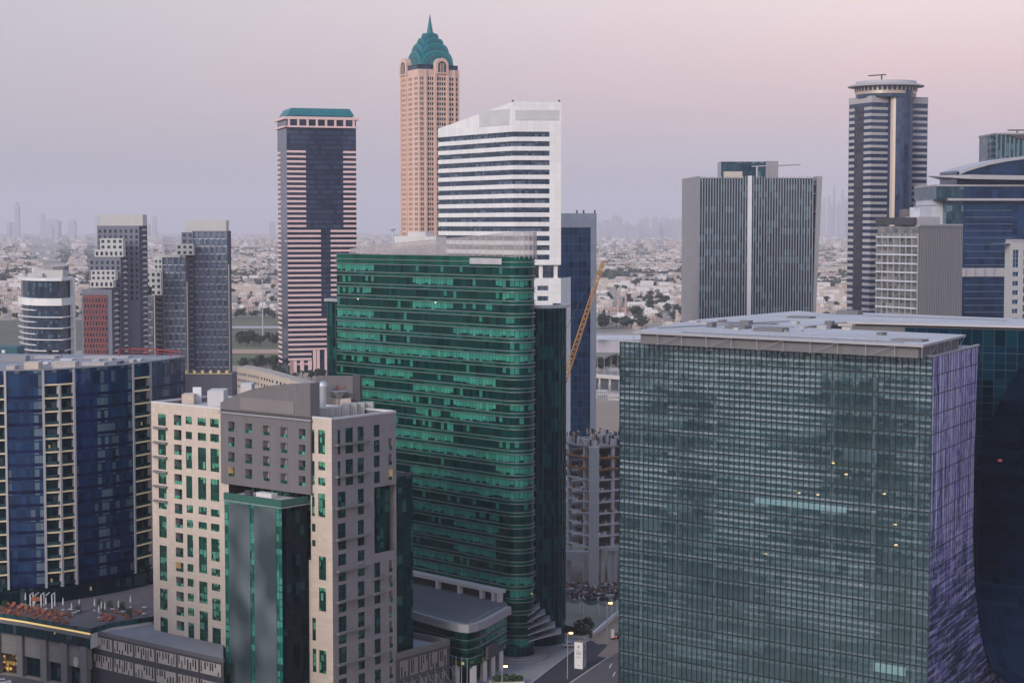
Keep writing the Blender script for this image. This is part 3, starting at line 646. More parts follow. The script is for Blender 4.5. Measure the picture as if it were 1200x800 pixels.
# sun shades
for x0, x1, ys in ((57, 132, (201, 287, 372, 457, 542, 628)),):
    for y in ys:
        (u0, z0), (u1, z1) = FL.uz(170 + x0 / 5, 460 + y / 5), FL.uz(170 + x1 / 5, 460 + y / 5 + .8)
        mb = MB(); mb.fb(FL, u0, u1, z0 - .3, z0 + .22, .05, .75); mb.build("sun_shade", [M["darkmetal2"] if "darkmetal2" in M else M["podgrey"]], hotel)
for (sx, sy, sc), bars in ((A4, ((185, 377, 207, 180), (187, 377, 393, 365), (188, 378, 578, 546), (190, 378, 762, 728))),
                           (A5, ((182, 355, 185, 150), (182, 358, 355, 318), (183, 358, 528, 488), (185, 358, 700, 655), (383, 450, 225, 212), (383, 450, 308, 296), (383, 452, 645, 630)))):
    for x0, x1, y0, y1 in bars:
        u0, z0 = FR.uz(sx + x0 / sc, sy + y0 / sc); u1 = FR.uz(sx + x1 / sc, sy + y1 / sc)[0]
        mb = MB(); mb.fb(FR, max(u0, .2), u1, z0 - .28, z0 + .22, .05, 1.1); mb.build("sun_shade", [M["podgrey"]], hotel)
# glass wing on the right
FW = FR.off(-2.2); w0 = FW.uz(436, 650)[0]; w1, wz = FW.uz(483.5, 556)
mb = MB(); B = [FW.pt(w0, 0), FW.pt(w1, 0), FW.pt(w1, 0, -26), FW.pt(w0, 0, -26)]
mb.prism(B, 8, wz, 0, 1); mb.build("glass_wing", [M["win_wing"] if "win_wing" in M else M["win_dkgreen"], M["roofpale"]], hotel)
mb = MB(); mb.fb(FW, w0, w1 + .1, wz, wz + .9, -.4, .1); mb.build("wing_parapet", [M["slate_dk"]], hotel)
mb = MB(); mb.fb(FW, FW.uz(440, 650)[0], FW.uz(449, 650)[0], 40, wz - .2, 0.02, .5); mb.build("dark_pier", [M["win_dkgreen"]], hotel)
# annex with two banners
FA = FL.off(9.0)
ua0, ua1 = FA.uz(263, 600)[0], FA.uz(330, 600)[0]; za = FA.uz(330, 586)[1]
mb = MB(); B = [FA.pt(ua0, 0), FA.pt(ua1, 0), FA.pt(ua1, 0, -8.9), FA.pt(ua0, 0, -8.9)]
mb.prism(B, 0, za - .8, 0, 1); an = mb.build("glass_annex", [M["win_annex"] if "win_annex" in M else M["win_green"], M["roofpale"]], hotel)
mb = MB(); FS = Face(FA.pt(ua1, 0), FA.pt(ua1, 0, -8.9)); mb.fq(FS, 0, FS.len, 0, za - .8, .03); mb.build("side_glazing", [M["annex_side"]], an)
mb = MB()
FAf = Face(FA.pt(ua0, 0), FA.pt(ua1, 0)); mb.fb(FAf, -.1, FAf.len, za - 1.6, za, -.5, .15); mb.fb(FS, -.1, FS.len, za - 1.6, za, -.5, .15); mb.build("annex_parapet", [M["annex_cap"]], an)
mb = MB(); mb.fb(FAf, -.2, FAf.len + .2, za - 1.95, za - 1.72, .0, .4); mb.fb(FS, 0, FS.len, za - 1.95, za - 1.72, 0, .4); mb.build("rail", [M["metal"]], an)
for x0, x1 in ((269, 293.5), (298.3, 324)):
    mb = MB(); mb.fb(FA, FA.uz(x0, 640)[0], FA.uz(x1, 640)[0], 8, za - 2.3, .06, .16); mb.build("banner", [M["banner"]], an)
mb = MB(); mb.fb(FAf, FAf.len * .35, FAf.len * .62, za - .78, za + .3, -6, -4); mb.build("roof_hatch", [M["conc_light"]], an)
mb = MB(); mb.fb(FAf, FAf.len * .2, FAf.len * .3, za - .78, za + .6, -4, -3); mb.build("cleaning_cradle", [M["darkmetal"]], an)
# left podium with the cut-out screens
FP = FL.off(13.0); up0, zp = FP.uz(105, 737); up1 = FP.uz(262, 775)[0]
mb = MB(); B = [FP.pt(up0, 0), FP.pt(up1, 0), FL.pt(FL.uz(262, 700)[0] - .3, 0, .06), FL.pt(0, 0, .06), atz(181, 726.5, zp)]
mb.prism(B, 0, zp - .9, 0, 1); pod = mb.build("podium", [M["slate_dk"], M["roofgrey"]], hotel)
mb = MB(); mb.fb(FP, up0, up1, zp - .9, zp, -.4, .1); mb.build("podium_coping", [M["slate"]], pod)
def screens(fc, u0, u1, zs, n, parent, mat):
    random.seed(5)
    w = (u1 - u0) / n
    for i in range(n):
        for z0, z1 in zs:
            a, b = u0 + w * i + .5, u0 + w * (i + 1) - .35
            mb = MB(); mb.fb(fc, a, b, z0, z1, .03, .15, 0); x = a + .25
            while x < b - .6:
                hgt = random.choice((.35, .5, .65, .85)) * (z1 - z0); top = random.random() < .7
                zz = z1 - hgt if top else z0 + .1
                mb.fq(fc, x, x + random.uniform(.3, .55), zz, zz + hgt - .1, .17, 1); x += random.uniform(.8, 1.25)
            mb.build("pattern_screen", [mat, M["black"]], parent)
screens(FP, up0 + 1.2, up1 - .5, ((zp - 4.6, zp - 1.5), (zp - 9.6, zp - 6.2)), 6, pod, M["cream"])
# right podium
zr = 14.0; FQ = FR.off(.5); q0 = FR.len * .98; q1 = FQ.uz(527, 760)[0]
mb = MB(); B = [FQ.pt(q0, 0), FQ.pt(q1, 0), FQ.pt(q1, 0, -14), FQ.pt(q0, 0, -14)]
mb.prism(B, 0, zr - 1.5, 0, 1); pr = mb.build("podium", [M["slate_dk"], M["roofgrey"]], hotel)
mb = MB(); mb.fb(FQ, q0, q1, zr - 1.5, zr, -.6, .15); F2 = Face(FQ.pt(q1, 0), FQ.pt(q1, 0, -14)); mb.fb(F2, 0, 14, zr - 1.5, zr, -.6, .15); mb.build("podium_coping", [M["slate"]], pr)
screens(FQ, q0 + .5, q1 - 1, ((zr - 6.5, zr - 2.2), (zr - 12, zr - 8)), 5, pr, M["podgrey2"])
mb = MB()
for i in range(7): mb.tube(FQ.pt(q0 + 2 + i * 3, zr - 7.0, .25), FQ.pt(q0 + 7 + i * 3, zr - 13.5, .25), .09)
mb.build("slanted_bar", [M["metal"]], pr)
# roof plant of the hotel
def rbox(name, x0, x1, yb, yt, zb, dep, mat, parent, fc=FL):
    """box on the hotel roof: pixel width, pixel foot on the roof height zb, pixel top"""
    p = atz((x0 + x1) / 2, yb, zb); Y = p.y; a, b = at(x0, yb, Y), at(x1, yb, Y); zt = at((x0 + x1) / 2, yt, Y).z
    mb = MB(); f = Face((a.x, Y), (b.x, Y)); mb.fb(f, 0, f.len, zb, zt, -dep, 0); return mb.build(name, [mat], parent)
zr0 = ZH - .98
rbox("plant_room", 213, 227, 473.5, 462, zr0, 5, M["beige"], hotel)
rbox("plant_room", 243, 262, 476, 458, zr0, 8, M["conc_light"], hotel)
rbox("tank_screen", 226, 236, 472, 453.5, zr0, .4, M["white"], hotel)
rbox("plant_room", 282, 295, 466, 450, zr0, 6, M["conc_light"], hotel)
rbox("plant_room", 376, 411, 479, 467, zr0, 6, M["beige"], hotel)
rb = rbox("rear_screen_wall", 371, 413.5, 478, 440.5, zr0, 1.2, M["slate"], hotel)
rbox("rear_screen_wall", 413.6, 422, 478, 440.5, zr0, 6, M["slate_dk"], hotel)
for i, (x0, x1, yb, yt) in enumerate(((375, 384, 489, 478), (384.5, 393, 488, 477.5), (393.5, 399.5, 487.5, 477), (400, 409, 487, 473.5), (409.5, 418, 486, 473), (418.5, 427, 485, 472.5), (427.5, 437, 484, 472))):
    b = rbox("air_conditioner", x0, x1, yb, yt, zr0, 4, M["ac"], hotel)
p = atz(379, 480, zr0)
mb = MB(); mb.tube((p.x, p.y, zr0), (p.x, p.y, zr0 + 6.2), 1.35, n=14); mb.lathe(p.x, p.y, [(1.35, zr0 + 6.2), (1.1, zr0 + 7.0), (.6, zr0 + 7.4), (0.001, zr0 + 7.5)], 14)
mb.build("exhaust_duct", [M["metal"]], hotel)
p = atz(397, 479, zr0); mb = MB(); mb.lathe(p.x, p.y, [(.3, zr0), (.3, zr0 + 2.5), (2.2, zr0 + 4.6), (2.1, zr0 + 4.7), (.05, zr0 + 3.0)], 4); mb.build("cooling_hood", [M["metal"]], hotel)
for x in (392, 400.5):
    p = atz(x, 478, zr0); mb = MB(); mb.tube((p.x, p.y, zr0), (p.x + .6, p.y, zr0 + 6), .16); mb.build("mast", [M["red"]], hotel)

# ================================================================== 2. NAVY CURVED HOTEL
ZN = 81.0
npx = [(-70, 437), (-35, 435.6), (2, 434.4), (25, 434.1), (48, 433.6), (66, 433), (83, 432), (105, 430.6), (128, 429), (152, 427), (172, 424.8), (195, 421.6), (215.5, 418.6)]
npath = [V2(atz(x, y, ZN)) for x, y in npx]
def s_at(path, x):
    L = 0
    for a, b in zip(path, path[1:]):
        l = (b - a).length
        for k in range(20):
            q = a + (b - a) * (k / 20); pxx = 600 + F * q.x / q.y
            if pxx >= x: return L + l * k / 20
        L += l
    return L
nav = thing("curved_hotel", "curved navy glass hotel with white framed stacks of lamplit balconies and a red roof rail", "hotel", (npath[4].x, npath[4].y, 0))
sN = [s_at(npath, x) for x in (3, 48, 83, 152, 172, 216)]
pitch = 3.78; zt0 = ZN - 4.2; nfl = 15
back = [npath[-1] + Vector((-6, 26)), npath[-1] + Vector((-75, 34)), npath[0] + Vector((-5, 30))]
mb = MB(); mb.prism(offs(npath, -1.9) + back, 14, ZN - 1.2, 0, 1); mb.build("roof_slab", [M["slate_dk"], M["roofgrey"]], nav)
rest = [(sN[0] + .1, sN[1]), (sN[2], sN[3]), (sN[4], sN[5])]
segs = [subpath(npath, a, b) for a, b in rest]
for k in range(nfl + 1):
    z1 = zt0 - pitch * (k - 1) if k else ZN; z0 = zt0 - pitch * k
    for sg, (a, _) in zip(segs, rest):
        mb = MB(); mb.band(sg, z0 + (.95 if k else 0), z1, .35, 0)
        gb = mb.build("glazing_band", [M["bluehotel"]], nav)
        if k:
            mb = MB(); mb.band(sg, z0, z0 + .95, .37, 0); mb.build("spandrel", [M["navysp"]], gb)
for a, b in ((sN[1], sN[2]), (sN[3], sN[4]), (sN[0] - 8, sN[0] + .1)):
    top = subpath(npath, a, b); mb = MB(); mb.band(top, zt0, ZN, .35); mb.build("glazing_band", [M["bluehotel"]], nav)
    mid = subpath(npath, (a + b) / 2 - .2, (a + b) / 2 + .2)
    for k in range(nfl):
        z1 = zt0 - pitch * k; z0 = z1 - pitch
        mb = MB(); mb.band(top, z0 + .3, z1, -.7, 0); bk = mb.build("balcony", [M["bal_glass"]], nav)
        mb = MB(); mb.band(top, z1 - .16, z1 + .26, .45, 0, -.8); mb.build("slab_edge", [M["balslab"]], bk)
        mb = MB(); mb.band(top, z0 + .3, z0 + 1.2, .3, 0); mb.build("balustrade", [M["balrail"]], bk)
    for q in (a, (a + b) / 2, b):
        if a == sN[1] or q != (a + b) / 2:
            mb = MB(); mb.band(subpath(npath, q - .3, q + .3), zt0 - pitch * nfl - .3, (ZN if q != (a + b) / 2 else zt0), .8, 0, -1.6); mb.build("pillar", [M["mullwhite"]], nav)
mb = MB(); mb.band(npath, 14.5, zt0 - pitch * nfl + .2, -.3, 0); mb.build('lobby_glazing', [M['bal_glass']], nav)
mb = MB(); mb.band(npath, ZN - 1.25, ZN - 1.0, .3, 0, -2.2); mb.build('roof_edge', [M['roofgrey']], nav)
mb = MB(); mb.band(npath, ZN - .02, ZN + .35, .5, 0, -.3); mb.build("coping", [M["roofgrey"]], nav)
# red railing arc
rp = [atz(x, y, ZN - 1.1) for x, y in ((139, 418), (140, 416.5), (155, 416), (170, 416.5), (185, 417), (200, 418.3), (213, 420.3))]
mb = MB()
for p, q in zip(rp, rp[1:]):
    mb.tube(p + Vector((0, 0, 2.0)), q + Vector((0, 0, 2.0)), .22); mb.tube(p, p + Vector((0, 0, 2.0)), .2)
    mb.tube(p + Vector((0, 0, 1)), q + Vector((0, 0, 1)), .1)
mb.build("roof_railing", [M["red"]], nav)
for x0, x1, yb, yt, mt in ((28, 45, 433, 424.5, "beige"), (60, 88, 431.5, 424, "ac"), (95, 122, 428.5, 425, "ac"), (7, 17, 434, 428.5, "ac"), (2, 30, 423.5, 417, "roofgrey"), (98, 150, 419.5, 418, "roofpale"), (40, 64, 420, 417.5, "roofpale"), (137, 141, 426.5, 423.5, "darkmetal"),
                           (150, 156, 424.5, 421.8, "ac"), (160, 164, 423.5, 421, "conc_light"), (70, 84, 423.2, 420.8, "conc_light"), (108, 116, 424, 421.2, "metal"), (126, 131, 423, 420.2, "ac"), (48, 56, 427.5, 424.6, "conc_light")):
    rbox("roof_plant", x0, x1, yb, yt, ZN - 1.2, 5, M[mt], nav)
for x0, y0, x1, y1 in ((20, 428, 62, 427), (88, 424.5, 150, 423), (150, 420.5, 188, 420.5), (60, 422, 60, 427)):
    a_, b_ = atz(x0, y0, ZN - .8), atz(x1, y1, ZN - .8); mb = MB(); mb.tube(a_, b_, .22); mb.build("pipe", [M["metal"]], nav)
for x in (58, 72):
    p = atz(x, 418, ZN - 1.2); mb = MB(); mb.lathe(p.x, p.y, [(.1, ZN - 1.2), (.1, ZN), (1.3, ZN + 1.0), (1.2, ZN + 1.1), (.1, ZN + .3)], 10); mb.build("satellite_dish", [M["darkmetal"]], nav)
# podium with terrace
ZT = 15.6
pp = [V2(atz(x, y, ZT)) for x, y in ((-60, 717), (-20, 720), (0, 722.5), (30, 727), (60, 732.5), (85, 737), (106, 741))]
inner = [v + Vector((2.2, 3.0)) for v in (npath[12], npath[10], npath[8], npath[6], npath[4], npath[2], npath[0])]
rgt = [V2(atz(x, y, ZT)) for x, y in ((130, 733.5), (155, 730), (178, 726.5), (192, 722))]
mb = MB(); mb.prism(pp + rgt + inner, 11.4, ZT - .3, 0, 1); pod2 = mb.build("podium", [M["conc_light"], M["terrace"]], nav)
mb = MB(); mb.band(pp, ZT - .5, ZT - .05, .25, 0, -.2); mb.build("lit_edge", [M["warm"]], pod2)
mb = MB(); mb.band(pp, ZT - 1.5, ZT - .52, .3, 0, -.3); mb.build("fascia", [M["podgrey"]], pod2)
mb = MB(); mb.band(pp + rgt, ZT - .3, ZT + 1.1, .1, 0); mb.build("balustrade", [M["balrail"]], pod2)
mb = MB(); mb.band(pp, 11.4, ZT - 1.5, .06, 0); mb.build("clerestory", [M["bal_glass"]], pod2)
lp = [V2(atz(x, y, 0)) for x, y in ((-40, 782), (0, 787.5), (26, 791.2), (54, 797), (78, 802.5), (104, 809))]
mb = MB(); mb.band(lp, 5.5, 11.0, 0, 0, -1.2); mb.build("ribbed_screen", [M["ribgrey"]], pod2)
mb = MB(); mb.band(lp, 10.8, 11.35, .15, 0, -1.6); mb.build("ledge", [M["podgrey"]], pod2)
mb = MB(); mb.band(lp, .1, 5.5, -1.2, 0); mb.build("shopfront", [M["bal_glass"]], pod2)
mb = MB(); mb.band(lp[:3], .1, 5.4, -1.1, 0); mb.build("lit_shop_window", [M["shop"]], pod2)
for x, y in ((-2, 787.3), (26, 791.2), (54, 797), (78, 802.5), (101, 808)):
    p = atz(x, y, 0); mb = MB(); mb.box(p.x, p.y, 0, 2.0, 2.0, 11.6, -.45); mb.build("pier", [M["podgrey"]], pod2)
s0 = .87
q = lp[4] + (lp[5] - lp[4]) * .42
fq = Face(lp[4], lp[5]); mb = MB(); uu, zz = fq.uz(89.5, 775)
C0 = fq.pt(uu, zz, .2); pts = [C0 + Vector((fq.u.x, fq.u.y, 0)) * 1.05 * math.cos(t) + Vector((0, 0, 1.35 * math.sin(t))) for t in (2 * math.pi * i / 20 for i in range(20))]
mb.poly(pts); mb.poly([p - Vector((fq.n.x, fq.n.y, 0)) * .18 for p in pts[::-1]])
for i in range(20): mb.poly([pts[i], pts[(i + 1) % 20], pts[(i + 1) % 20] - Vector((fq.n.x, fq.n.y, 0)) * .18, pts[i] - Vector((fq.n.x, fq.n.y, 0)) * .18])
mb.build("oval_plaque", [M["cream"]], pod2)

# terrace furniture
lng = thing("lounge_chair", "orange cushioned lounge chair among the seating on the hotel terrace", "lounge chair", (0, 0, 0), "orange chairs on the hotel terrace")
mb = MB(); mb.box(0, 0, .12, 1.0, 1.3, .33); mb.build("seat", [M["orange"]], lng)
mb = MB(); mb.hexa([(-.5, .5, .45), (.5, .5, .45), (.5, .75, .45), (-.5, .75, .45), (-.5, .72, 1.1), (.5, .72, 1.1), (.5, .92, 1.1), (-.5, .92, 1.1)]); mb.build("backrest", [M["orange"]], lng)
for x in (-.42, .42):
    for y in (-.55, .55):
        mb = MB(); mb.box(x, y, 0, .1, .1, .12); mb.build("leg", [M["darkmetal"]], lng)
kids = children(lng); first = True
random.seed(11)
spots = []
ztf = ZT - .29
for i in range(68):
    r = i // 17; x = 4 + (i % 17) * 4.6 + random.uniform(-1.2, 1.2) + r * 2; y = 719 + (x - 10) * .155 - r * 3.4 + random.uniform(-.8, .8)
    spots.append((x, y))
for i in range(18): spots.append((120 + (i % 8) * 6 + random.uniform(-2, 2), 721 + (i % 3) * 3.4 - (i % 8) * .8 + random.uniform(-.7, .7)))
used = []
for x, y in spots:
    p = atz(x, y, ztf)
    if any((p - u).length < 1.7 for u in used): continue
    used.append(p); rz = random.uniform(-.6, .6) + random.choice((0, math.pi, 1.57))
    if first: lng.location = p; lng.rotation_euler = (0, 0, rz); first = False
    else: copy_tree(lng, kids, p, rz)
tbl = thing("terrace_table", "small dark cafe table between the orange chairs on the hotel terrace", "table", (0, 0, 0), "cafe tables on the hotel terrace")
mb = MB(); mb.lathe(0, 0, [(.001, .76), (.65, .76), (.65, .7), (.001, .7)], 12); mb.build("table_top", [M["white"]], tbl)
mb = MB(); mb.tube((0, 0, 0), (0, 0, .7), .07); mb.build("leg", [M["darkmetal"]], tbl)
kids = children(tbl); first = True
for i in range(26):
    x = random.uniform(4, 92) if i < 16 else random.uniform(112, 170)
    y = (711 + x * .1 + random.uniform(-3, 4)) if i < 16 else random.uniform(713, 722)
    p = atz(x, y, ztf)
    if any((p - u).length < 1.6 for u in used): continue
    used.append(p)
    if first: tbl.location = p; first = False
    else: copy_tree(tbl, kids, p)
tpl = thing("terrace_planter", "dark leafy shrub in a square planter on the hotel terrace", "planter", (0, 0, 0), "planted boxes on the hotel terrace")
mb = MB(); mb.box(0, 0, 0, 1.3, 1.3, .8); mb.build("box", [M["slate_dk"]], tpl)
lrnd = random.Random(3); mb = MB()
for _ in range(120):
    c = Vector((lrnd.gauss(0, .45), lrnd.gauss(0, .45), 1.5 + lrnd.gauss(0, .4))); e = Vector((lrnd.gauss(0, 1), lrnd.gauss(0, 1), lrnd.gauss(0, 1))).normalized(); f_ = e.orthogonal().normalized(); g_ = e.cross(f_)
    mb.poly([c - f_ * .2, c + g_ * .12, c + f_ * .2, c - g_ * .12])
mb.build("foliage", [M["leaf_lt"]], tpl)
kids = children(tpl); first = True
for i in range(22):
    x = random.uniform(2, 100) if i < 14 else random.uniform(110, 172)
    p = atz(x, (709 + x * .09 + random.uniform(-3, 9)) if i < 14 else random.uniform(711, 723), ztf)
    if any((p - u).length < 1.5 for u in used): continue
    used.append(p)
    if first: tpl.location = p; first = False
    else: copy_tree(tpl, kids, p)
par = thing("folded_parasol", "folded white parasol standing upright on the hotel terrace", "parasol", (0, 0, 0), "folded parasols on the hotel terrace")
mb = MB(); mb.lathe(0, 0, [(.1, 3.3), (.14, 3.0), (.27, 1.5), (.2, 1.35), (.001, 1.3)], 10); mb.build("canopy", [M["white"]], par)
mb = MB(); mb.tube((0, 0, .1), (0, 0, 3.5), .06); mb.build("pole", [M["metal"]], par)
mb = MB(); mb.lathe(0, 0, [(.001, .12), (.5, .12), (.5, 0), (.001, 0)], 10); mb.build("base", [M["conc_light"]], par)
kids = children(par); first = True
for x, y in ((74, 714), (93, 716), (111, 715), (119, 718), (123, 719), (139, 717), (153, 711), (54, 713), (41, 712), (84, 720), (30, 708), (116, 723)):
    p = atz(x, y, ztf)
    if first: par.location = p; first = False
    else: copy_tree(par, kids, p)
for k, (x, y, lb) in enumerate(((50, 711, "white pergola frame with a red panel on the hotel terrace"),)):
    p = atz(x, y, ztf); pg = thing("pergola", lb, "pergola", p)
    for dx in (-3, 0, 3):
        for dy in (-1.5, 1.5):
            mb = MB(); mb.box(p.x + dx, p.y + dy, ztf, .3, .3, 3.6); mb.build("post", [M["white"]], pg)
    mb = MB()
    for dx in (-3, -1.5, 0, 1.5, 3): mb.box(p.x + dx, p.y, ztf + 3.6, .25, 3.6, .3)
    mb.build("roof_beam", [M["white"]], pg)
    mb = MB(); mb.box(p.x - 1.5, p.y - 1.4, ztf + 2.0, 2.6, .1, 1.2); mb.build("panel", [M["orange"]], pg)

# ================================================================== 3. EMERALD OFFICE TOWER
gA, gB = Vector((-53.6, 551.2)), Vector((-1.9, 498.2))
FG = Face(gA, gB); ZG = 112.6; rr = 4.7
cG = gB - FG.n * rr
a0 = math.atan2(FG.n.y, FG.n.x)
gpath = [gA] + [gA + (gB - gA) * (i / 8) for i in range(1, 9)] + arc(cG.x, cG.y, rr, a0, a0 + math.pi, 16)[1:]
gpath += [gpath[-1] - FG.u * 20]
gt = thing("office_tower", "slab office tower of banded emerald glass with a rounded end and perforated roof screen", "office tower", (gB.x, gB.y, 0))
pg_ = 3.46; z = ZG
mb = MB(); inner = offs(gpath, -.5); bk = [gA - FG.n * (2 * rr - .4)]
mb.prism([V2(p) for p in inner] + [V2(bk[0]) - FG.u * -.5], 0, ZG - .6, 0, 1); mb.build("core", [M["slate_dk"], M["roofpale"]], gt)
endf = Face(gA - FG.n * (2 * rr), gA); mb = MB(); mb.fq(endf, 0, endf.len, 0, ZG); mb.build("end_wall", [M["wing"]], gt)
zs = [ZG]
k = 0; z = ZG
while z > 4:
    hs = 2.9 if k == 0 else 1.05
    mb = MB(); mb.band(gpath, z - hs, z, .12, 0); sp_ = mb.build("spandrel", [M["green_sp"]], gt)
    for zz in ((z - hs, z) if k else (z - hs, z - 1.5, z)):
        mb = MB(); mb.band(gpath, zz - .09, zz + .09, .42, 0, .0); mb.build("ledge", [M["ledge"]], sp_)
    h2 = z - hs - (pg_ - 1.05)
    mb = MB(); mb.band(gpath, h2, z - hs, 0, 0); mb.build("glazing_band", [M["green"]], gt)
    z = h2; k += 1
mb = MB(); mb.band(gpath, 0, z, .1); mb.build("base_glazing", [M["wing"]], gt)
# roof screen: curved perforated metal fence rising to the right
def zpx(px, py): return FG.uz(px, py, -1)
sc_pts = [(410, 298, 292), (425, 297, 289), (450, 297, 286), (480, 298, 283.5), (510, 298, 281), (540, 298.5, 278.5), (570, 299, 275.5), (590, 299.5, 273), (604, 300, 272)]
spth = [(V2(FG.pt(FG.uz(x, b, -1)[0], 0, -1)), FG.uz(x, t, -1)[1]) for x, b, t in sc_pts]
cS = V2(spth[-1][0]) - FG.n * 3.4
for p in arc(cS.x, cS.y, 3.4, a0, a0 + math.pi, 8)[1:]: spth.append((p, spth[-1][1]))
mb = MB(); L = 0
for (p, t), (q, t2) in zip(spth, spth[1:]):
    l = (q - p).length
    for o_ in (0, 1):
        mb.poly([(p.x, p.y, ZG + .2), (q.x, q.y, ZG + .2), (q.x, q.y, t2), (p.x, p.y, t)][::1 - 2 * o_], [(L, ZG), (L + l, ZG), (L + l, t2), (L, t)][::1 - 2 * o_]); break
    L += l
scr = mb.build("roof_screen", [M["screenmesh"]], gt)
mb = MB(); L = 0
for (p, t), (q, t2) in zip(spth, spth[1:]):
    n = max(1, int((q - p).length / 2.6))
    for i in range(n):
        w = p + (q - p) * i / n; tt = t + (t2 - t) * i / n; mb.box(w.x, w.y, ZG - .5, .16, .16, tt - ZG + .6)
    mb.tube((p.x, p.y, t), (q.x, q.y, t2), .09); mb.tube((p.x, p.y, (t + ZG) / 2), (q.x, q.y, (t2 + ZG) / 2), .07)
mb.build("screen_frame", [M["mullwhite"]], scr)
mb = MB(); u0 = FG.uz(462, 290, -4)[0]; u1 = FG.uz(511, 290, -4)[0]; mb.fb(FG, u0, u1, ZG - .5, FG.uz(485, 277, -4)[1], -8, -4); mb.build("plant_room", [M["conc_light"]], gt)
u0 = FG.uz(478, 290, -5)[0]; u1 = FG.uz(499, 290, -5)[0]; mb = MB(); mb.fb(FG, u0, u1, ZG + 3, FG.uz(488, 271.5, -5)[1], -8, -5); mb.build("plant_room", [M["concrete"]], gt)
p = FG.pt(FG.uz(460, 275, -5)[0], ZG, -5); mb = MB(); mb.tube(p, p + Vector((0, 0, 7)), .12); mb.lathe(p.x, p.y, [(.05, ZG + 6.6), (1.1, ZG + 7.6), (1.0, ZG + 7.7), (.05, ZG + 7)], 10); mb.build("satellite_dish", [M["white"]], gt)
# dimmed sign
u0, z1 = FG.uz(550.5, 300.8, .5); u1, z0 = FG.uz(588, 309.5, .5)
mb = MB(); mb.fb(FG, u0, u1, z0 - .1, z1 - .3, .46, .6); mb.build("sign_panel", [M["sign"]], gt)
# rear wing
rA, rB = Vector((-58.0, 563.0)), Vector((3.2, 515.0)); fr_ = Face(rA, rB); cR = rB - fr_.n * 7.6; ar = math.atan2(fr_.n.y, fr_.n.x)
rpath = [rA + (rB - rA) * (i / 6) for i in range(7)] + arc(cR.x, cR.y, 7.6, ar, ar + math.pi, 18)[1:]
zw = 97.6
mb = MB(); mb.prism(rpath + [rA - fr_.n * 15.2], 0, zw, 0, 1); mb.build("rear_wing", [M["wing"], M["roofpale"]], gt)
mb = MB(); mb.band(rpath, zw, zw + .9, 1.2, 0, -1); mb.build("wing_coping", [M["metal"]], gt)
mb = MB(); n = 60; PL = plen(rpath)
for i in range(n):
    s_ = PL * (i + .5) / n; sg = subpath(rpath, s_ - .09, s_ + .09); mb.band(sg, 6, zw, .28, 0, -.02)
mb.build("mullion", [M["wingmull"]], gt)
e2 = Face(rA - fr_.n * 15.2, rA); 
mb = MB(); mb.fb(e2, 3, 9, zw, zw + 7, -8, -1); mb.build("stair_tower", [M["conc_light"]], gt)
# stepped entrance canopies
for zc, ex, yb in ((13.9, 632.5, 0), (12.1, 638.5, 0), (10.2, 644.5, 0), (8.4, 650.5, 0), (6.6, 657.5, 0)):
    Y = 506.0; x0 = at(618, 740, Y).x; x1 = at(ex, 740, Y).x
    mb = MB(); N = 8; up = []; 
    for i in range(N + 1):
        t = i / N; xx = x0 + (x1 - x0) * t; yy = Y - 9 + 3 * t * t + 2 * t; up.append((xx, yy, zc - 1.3 * (1 - t) ** 2))
    for (a, b) in zip(up, up[1:]):
        P = [(a[0], a[1], a[2] - .35), (b[0], b[1], b[2] - .35), (b[0], b[1] + 7, b[2] - .35), (a[0], a[1] + 7, a[2] - .35)]
        mb.hexa(P + [(q[0], q[1], q[2] + .35) for q in P])
    mb.build("entrance_canopy", [M["canopy"]], gt)
# plinth ring
mb = MB(); mb.lathe(cG.x, cG.y, [(8.6, 0), (8.6, .5), (7.2, .5), (7.2, 1.0), (5.0, 1.0)], 40); mb.build("plinth", [M["paving"]], gt)
# white portico over the annex roof
zP0, zP1 = 17.2, 0
u0, zP1 = FG.uz(480, 669.5, 3.2); u1, zP1b = FG.uz(584.5, 691.5, 3.2); zP1 = zP1b
mb = MB(); mb.fb(FG, u0 - 6, u1, zP1 - 1.0, zP1, .5, 3.2); mb.build("portico_beam", [M["whitestone"]], gt)
for x in (511.5, 537, 563, 577, 583.5):
    u = FG.uz(x, 700, 3.2)[0]; mb = MB(); mb.fb(FG, u - .55, u + .55, 15, zP1 - 1.0, 1.8, 3.1); mb.build("portico_pier", [M["whitestone"]], gt)
mb = MB(); mb.fb(FG, u0 - 6, u1 - .6, 15, zP1 - 1.0, .6, .7); mb.build("portico_back", [M["slate_dk"]], gt)

# annex, low curved-corner building
an_t = [V2(atz(x, y, 17.0)) for x, y in ((470, 713.5), (485, 717), (522, 727.5), (538, 731.2), (549, 732.2), (559, 730), (570, 726), (598, 710.5))]
lb = thing("low_annex_building", "low green glass annex with a rounded corner and flat dark roof below the emerald tower", "building", (an_t[4].x, an_t[4].y, 0))
bkp = [V2(FG.pt(FG.len + 1, 0, 1)), V2(FG.pt(FG.len * .25, 0, 1))]
ins = offs(an_t, -1.2)
mb = MB(); mb.prism(ins + bkp, 5.5, 15.2, 0, 0); body = mb.build("wall", [M["slate_dk"]], lb)
mb = MB(); mb.prism(an_t + bkp, 15.2, 16.6, 0, 1); rf = mb.build("roof", [M["metal"], M["roofdark"]], lb)
mb = MB(); mb.band(an_t, 15.0, 17.1, .3, 0, -1.2); mb.build("roof_rim", [M["rim"]], rf)
mb = MB(); mb.band(offs(an_t, -2.6), 16.6, 16.72, 0, 0, -1.4); mb.build("roof_edge_strip", [M["striproof"]], rf)
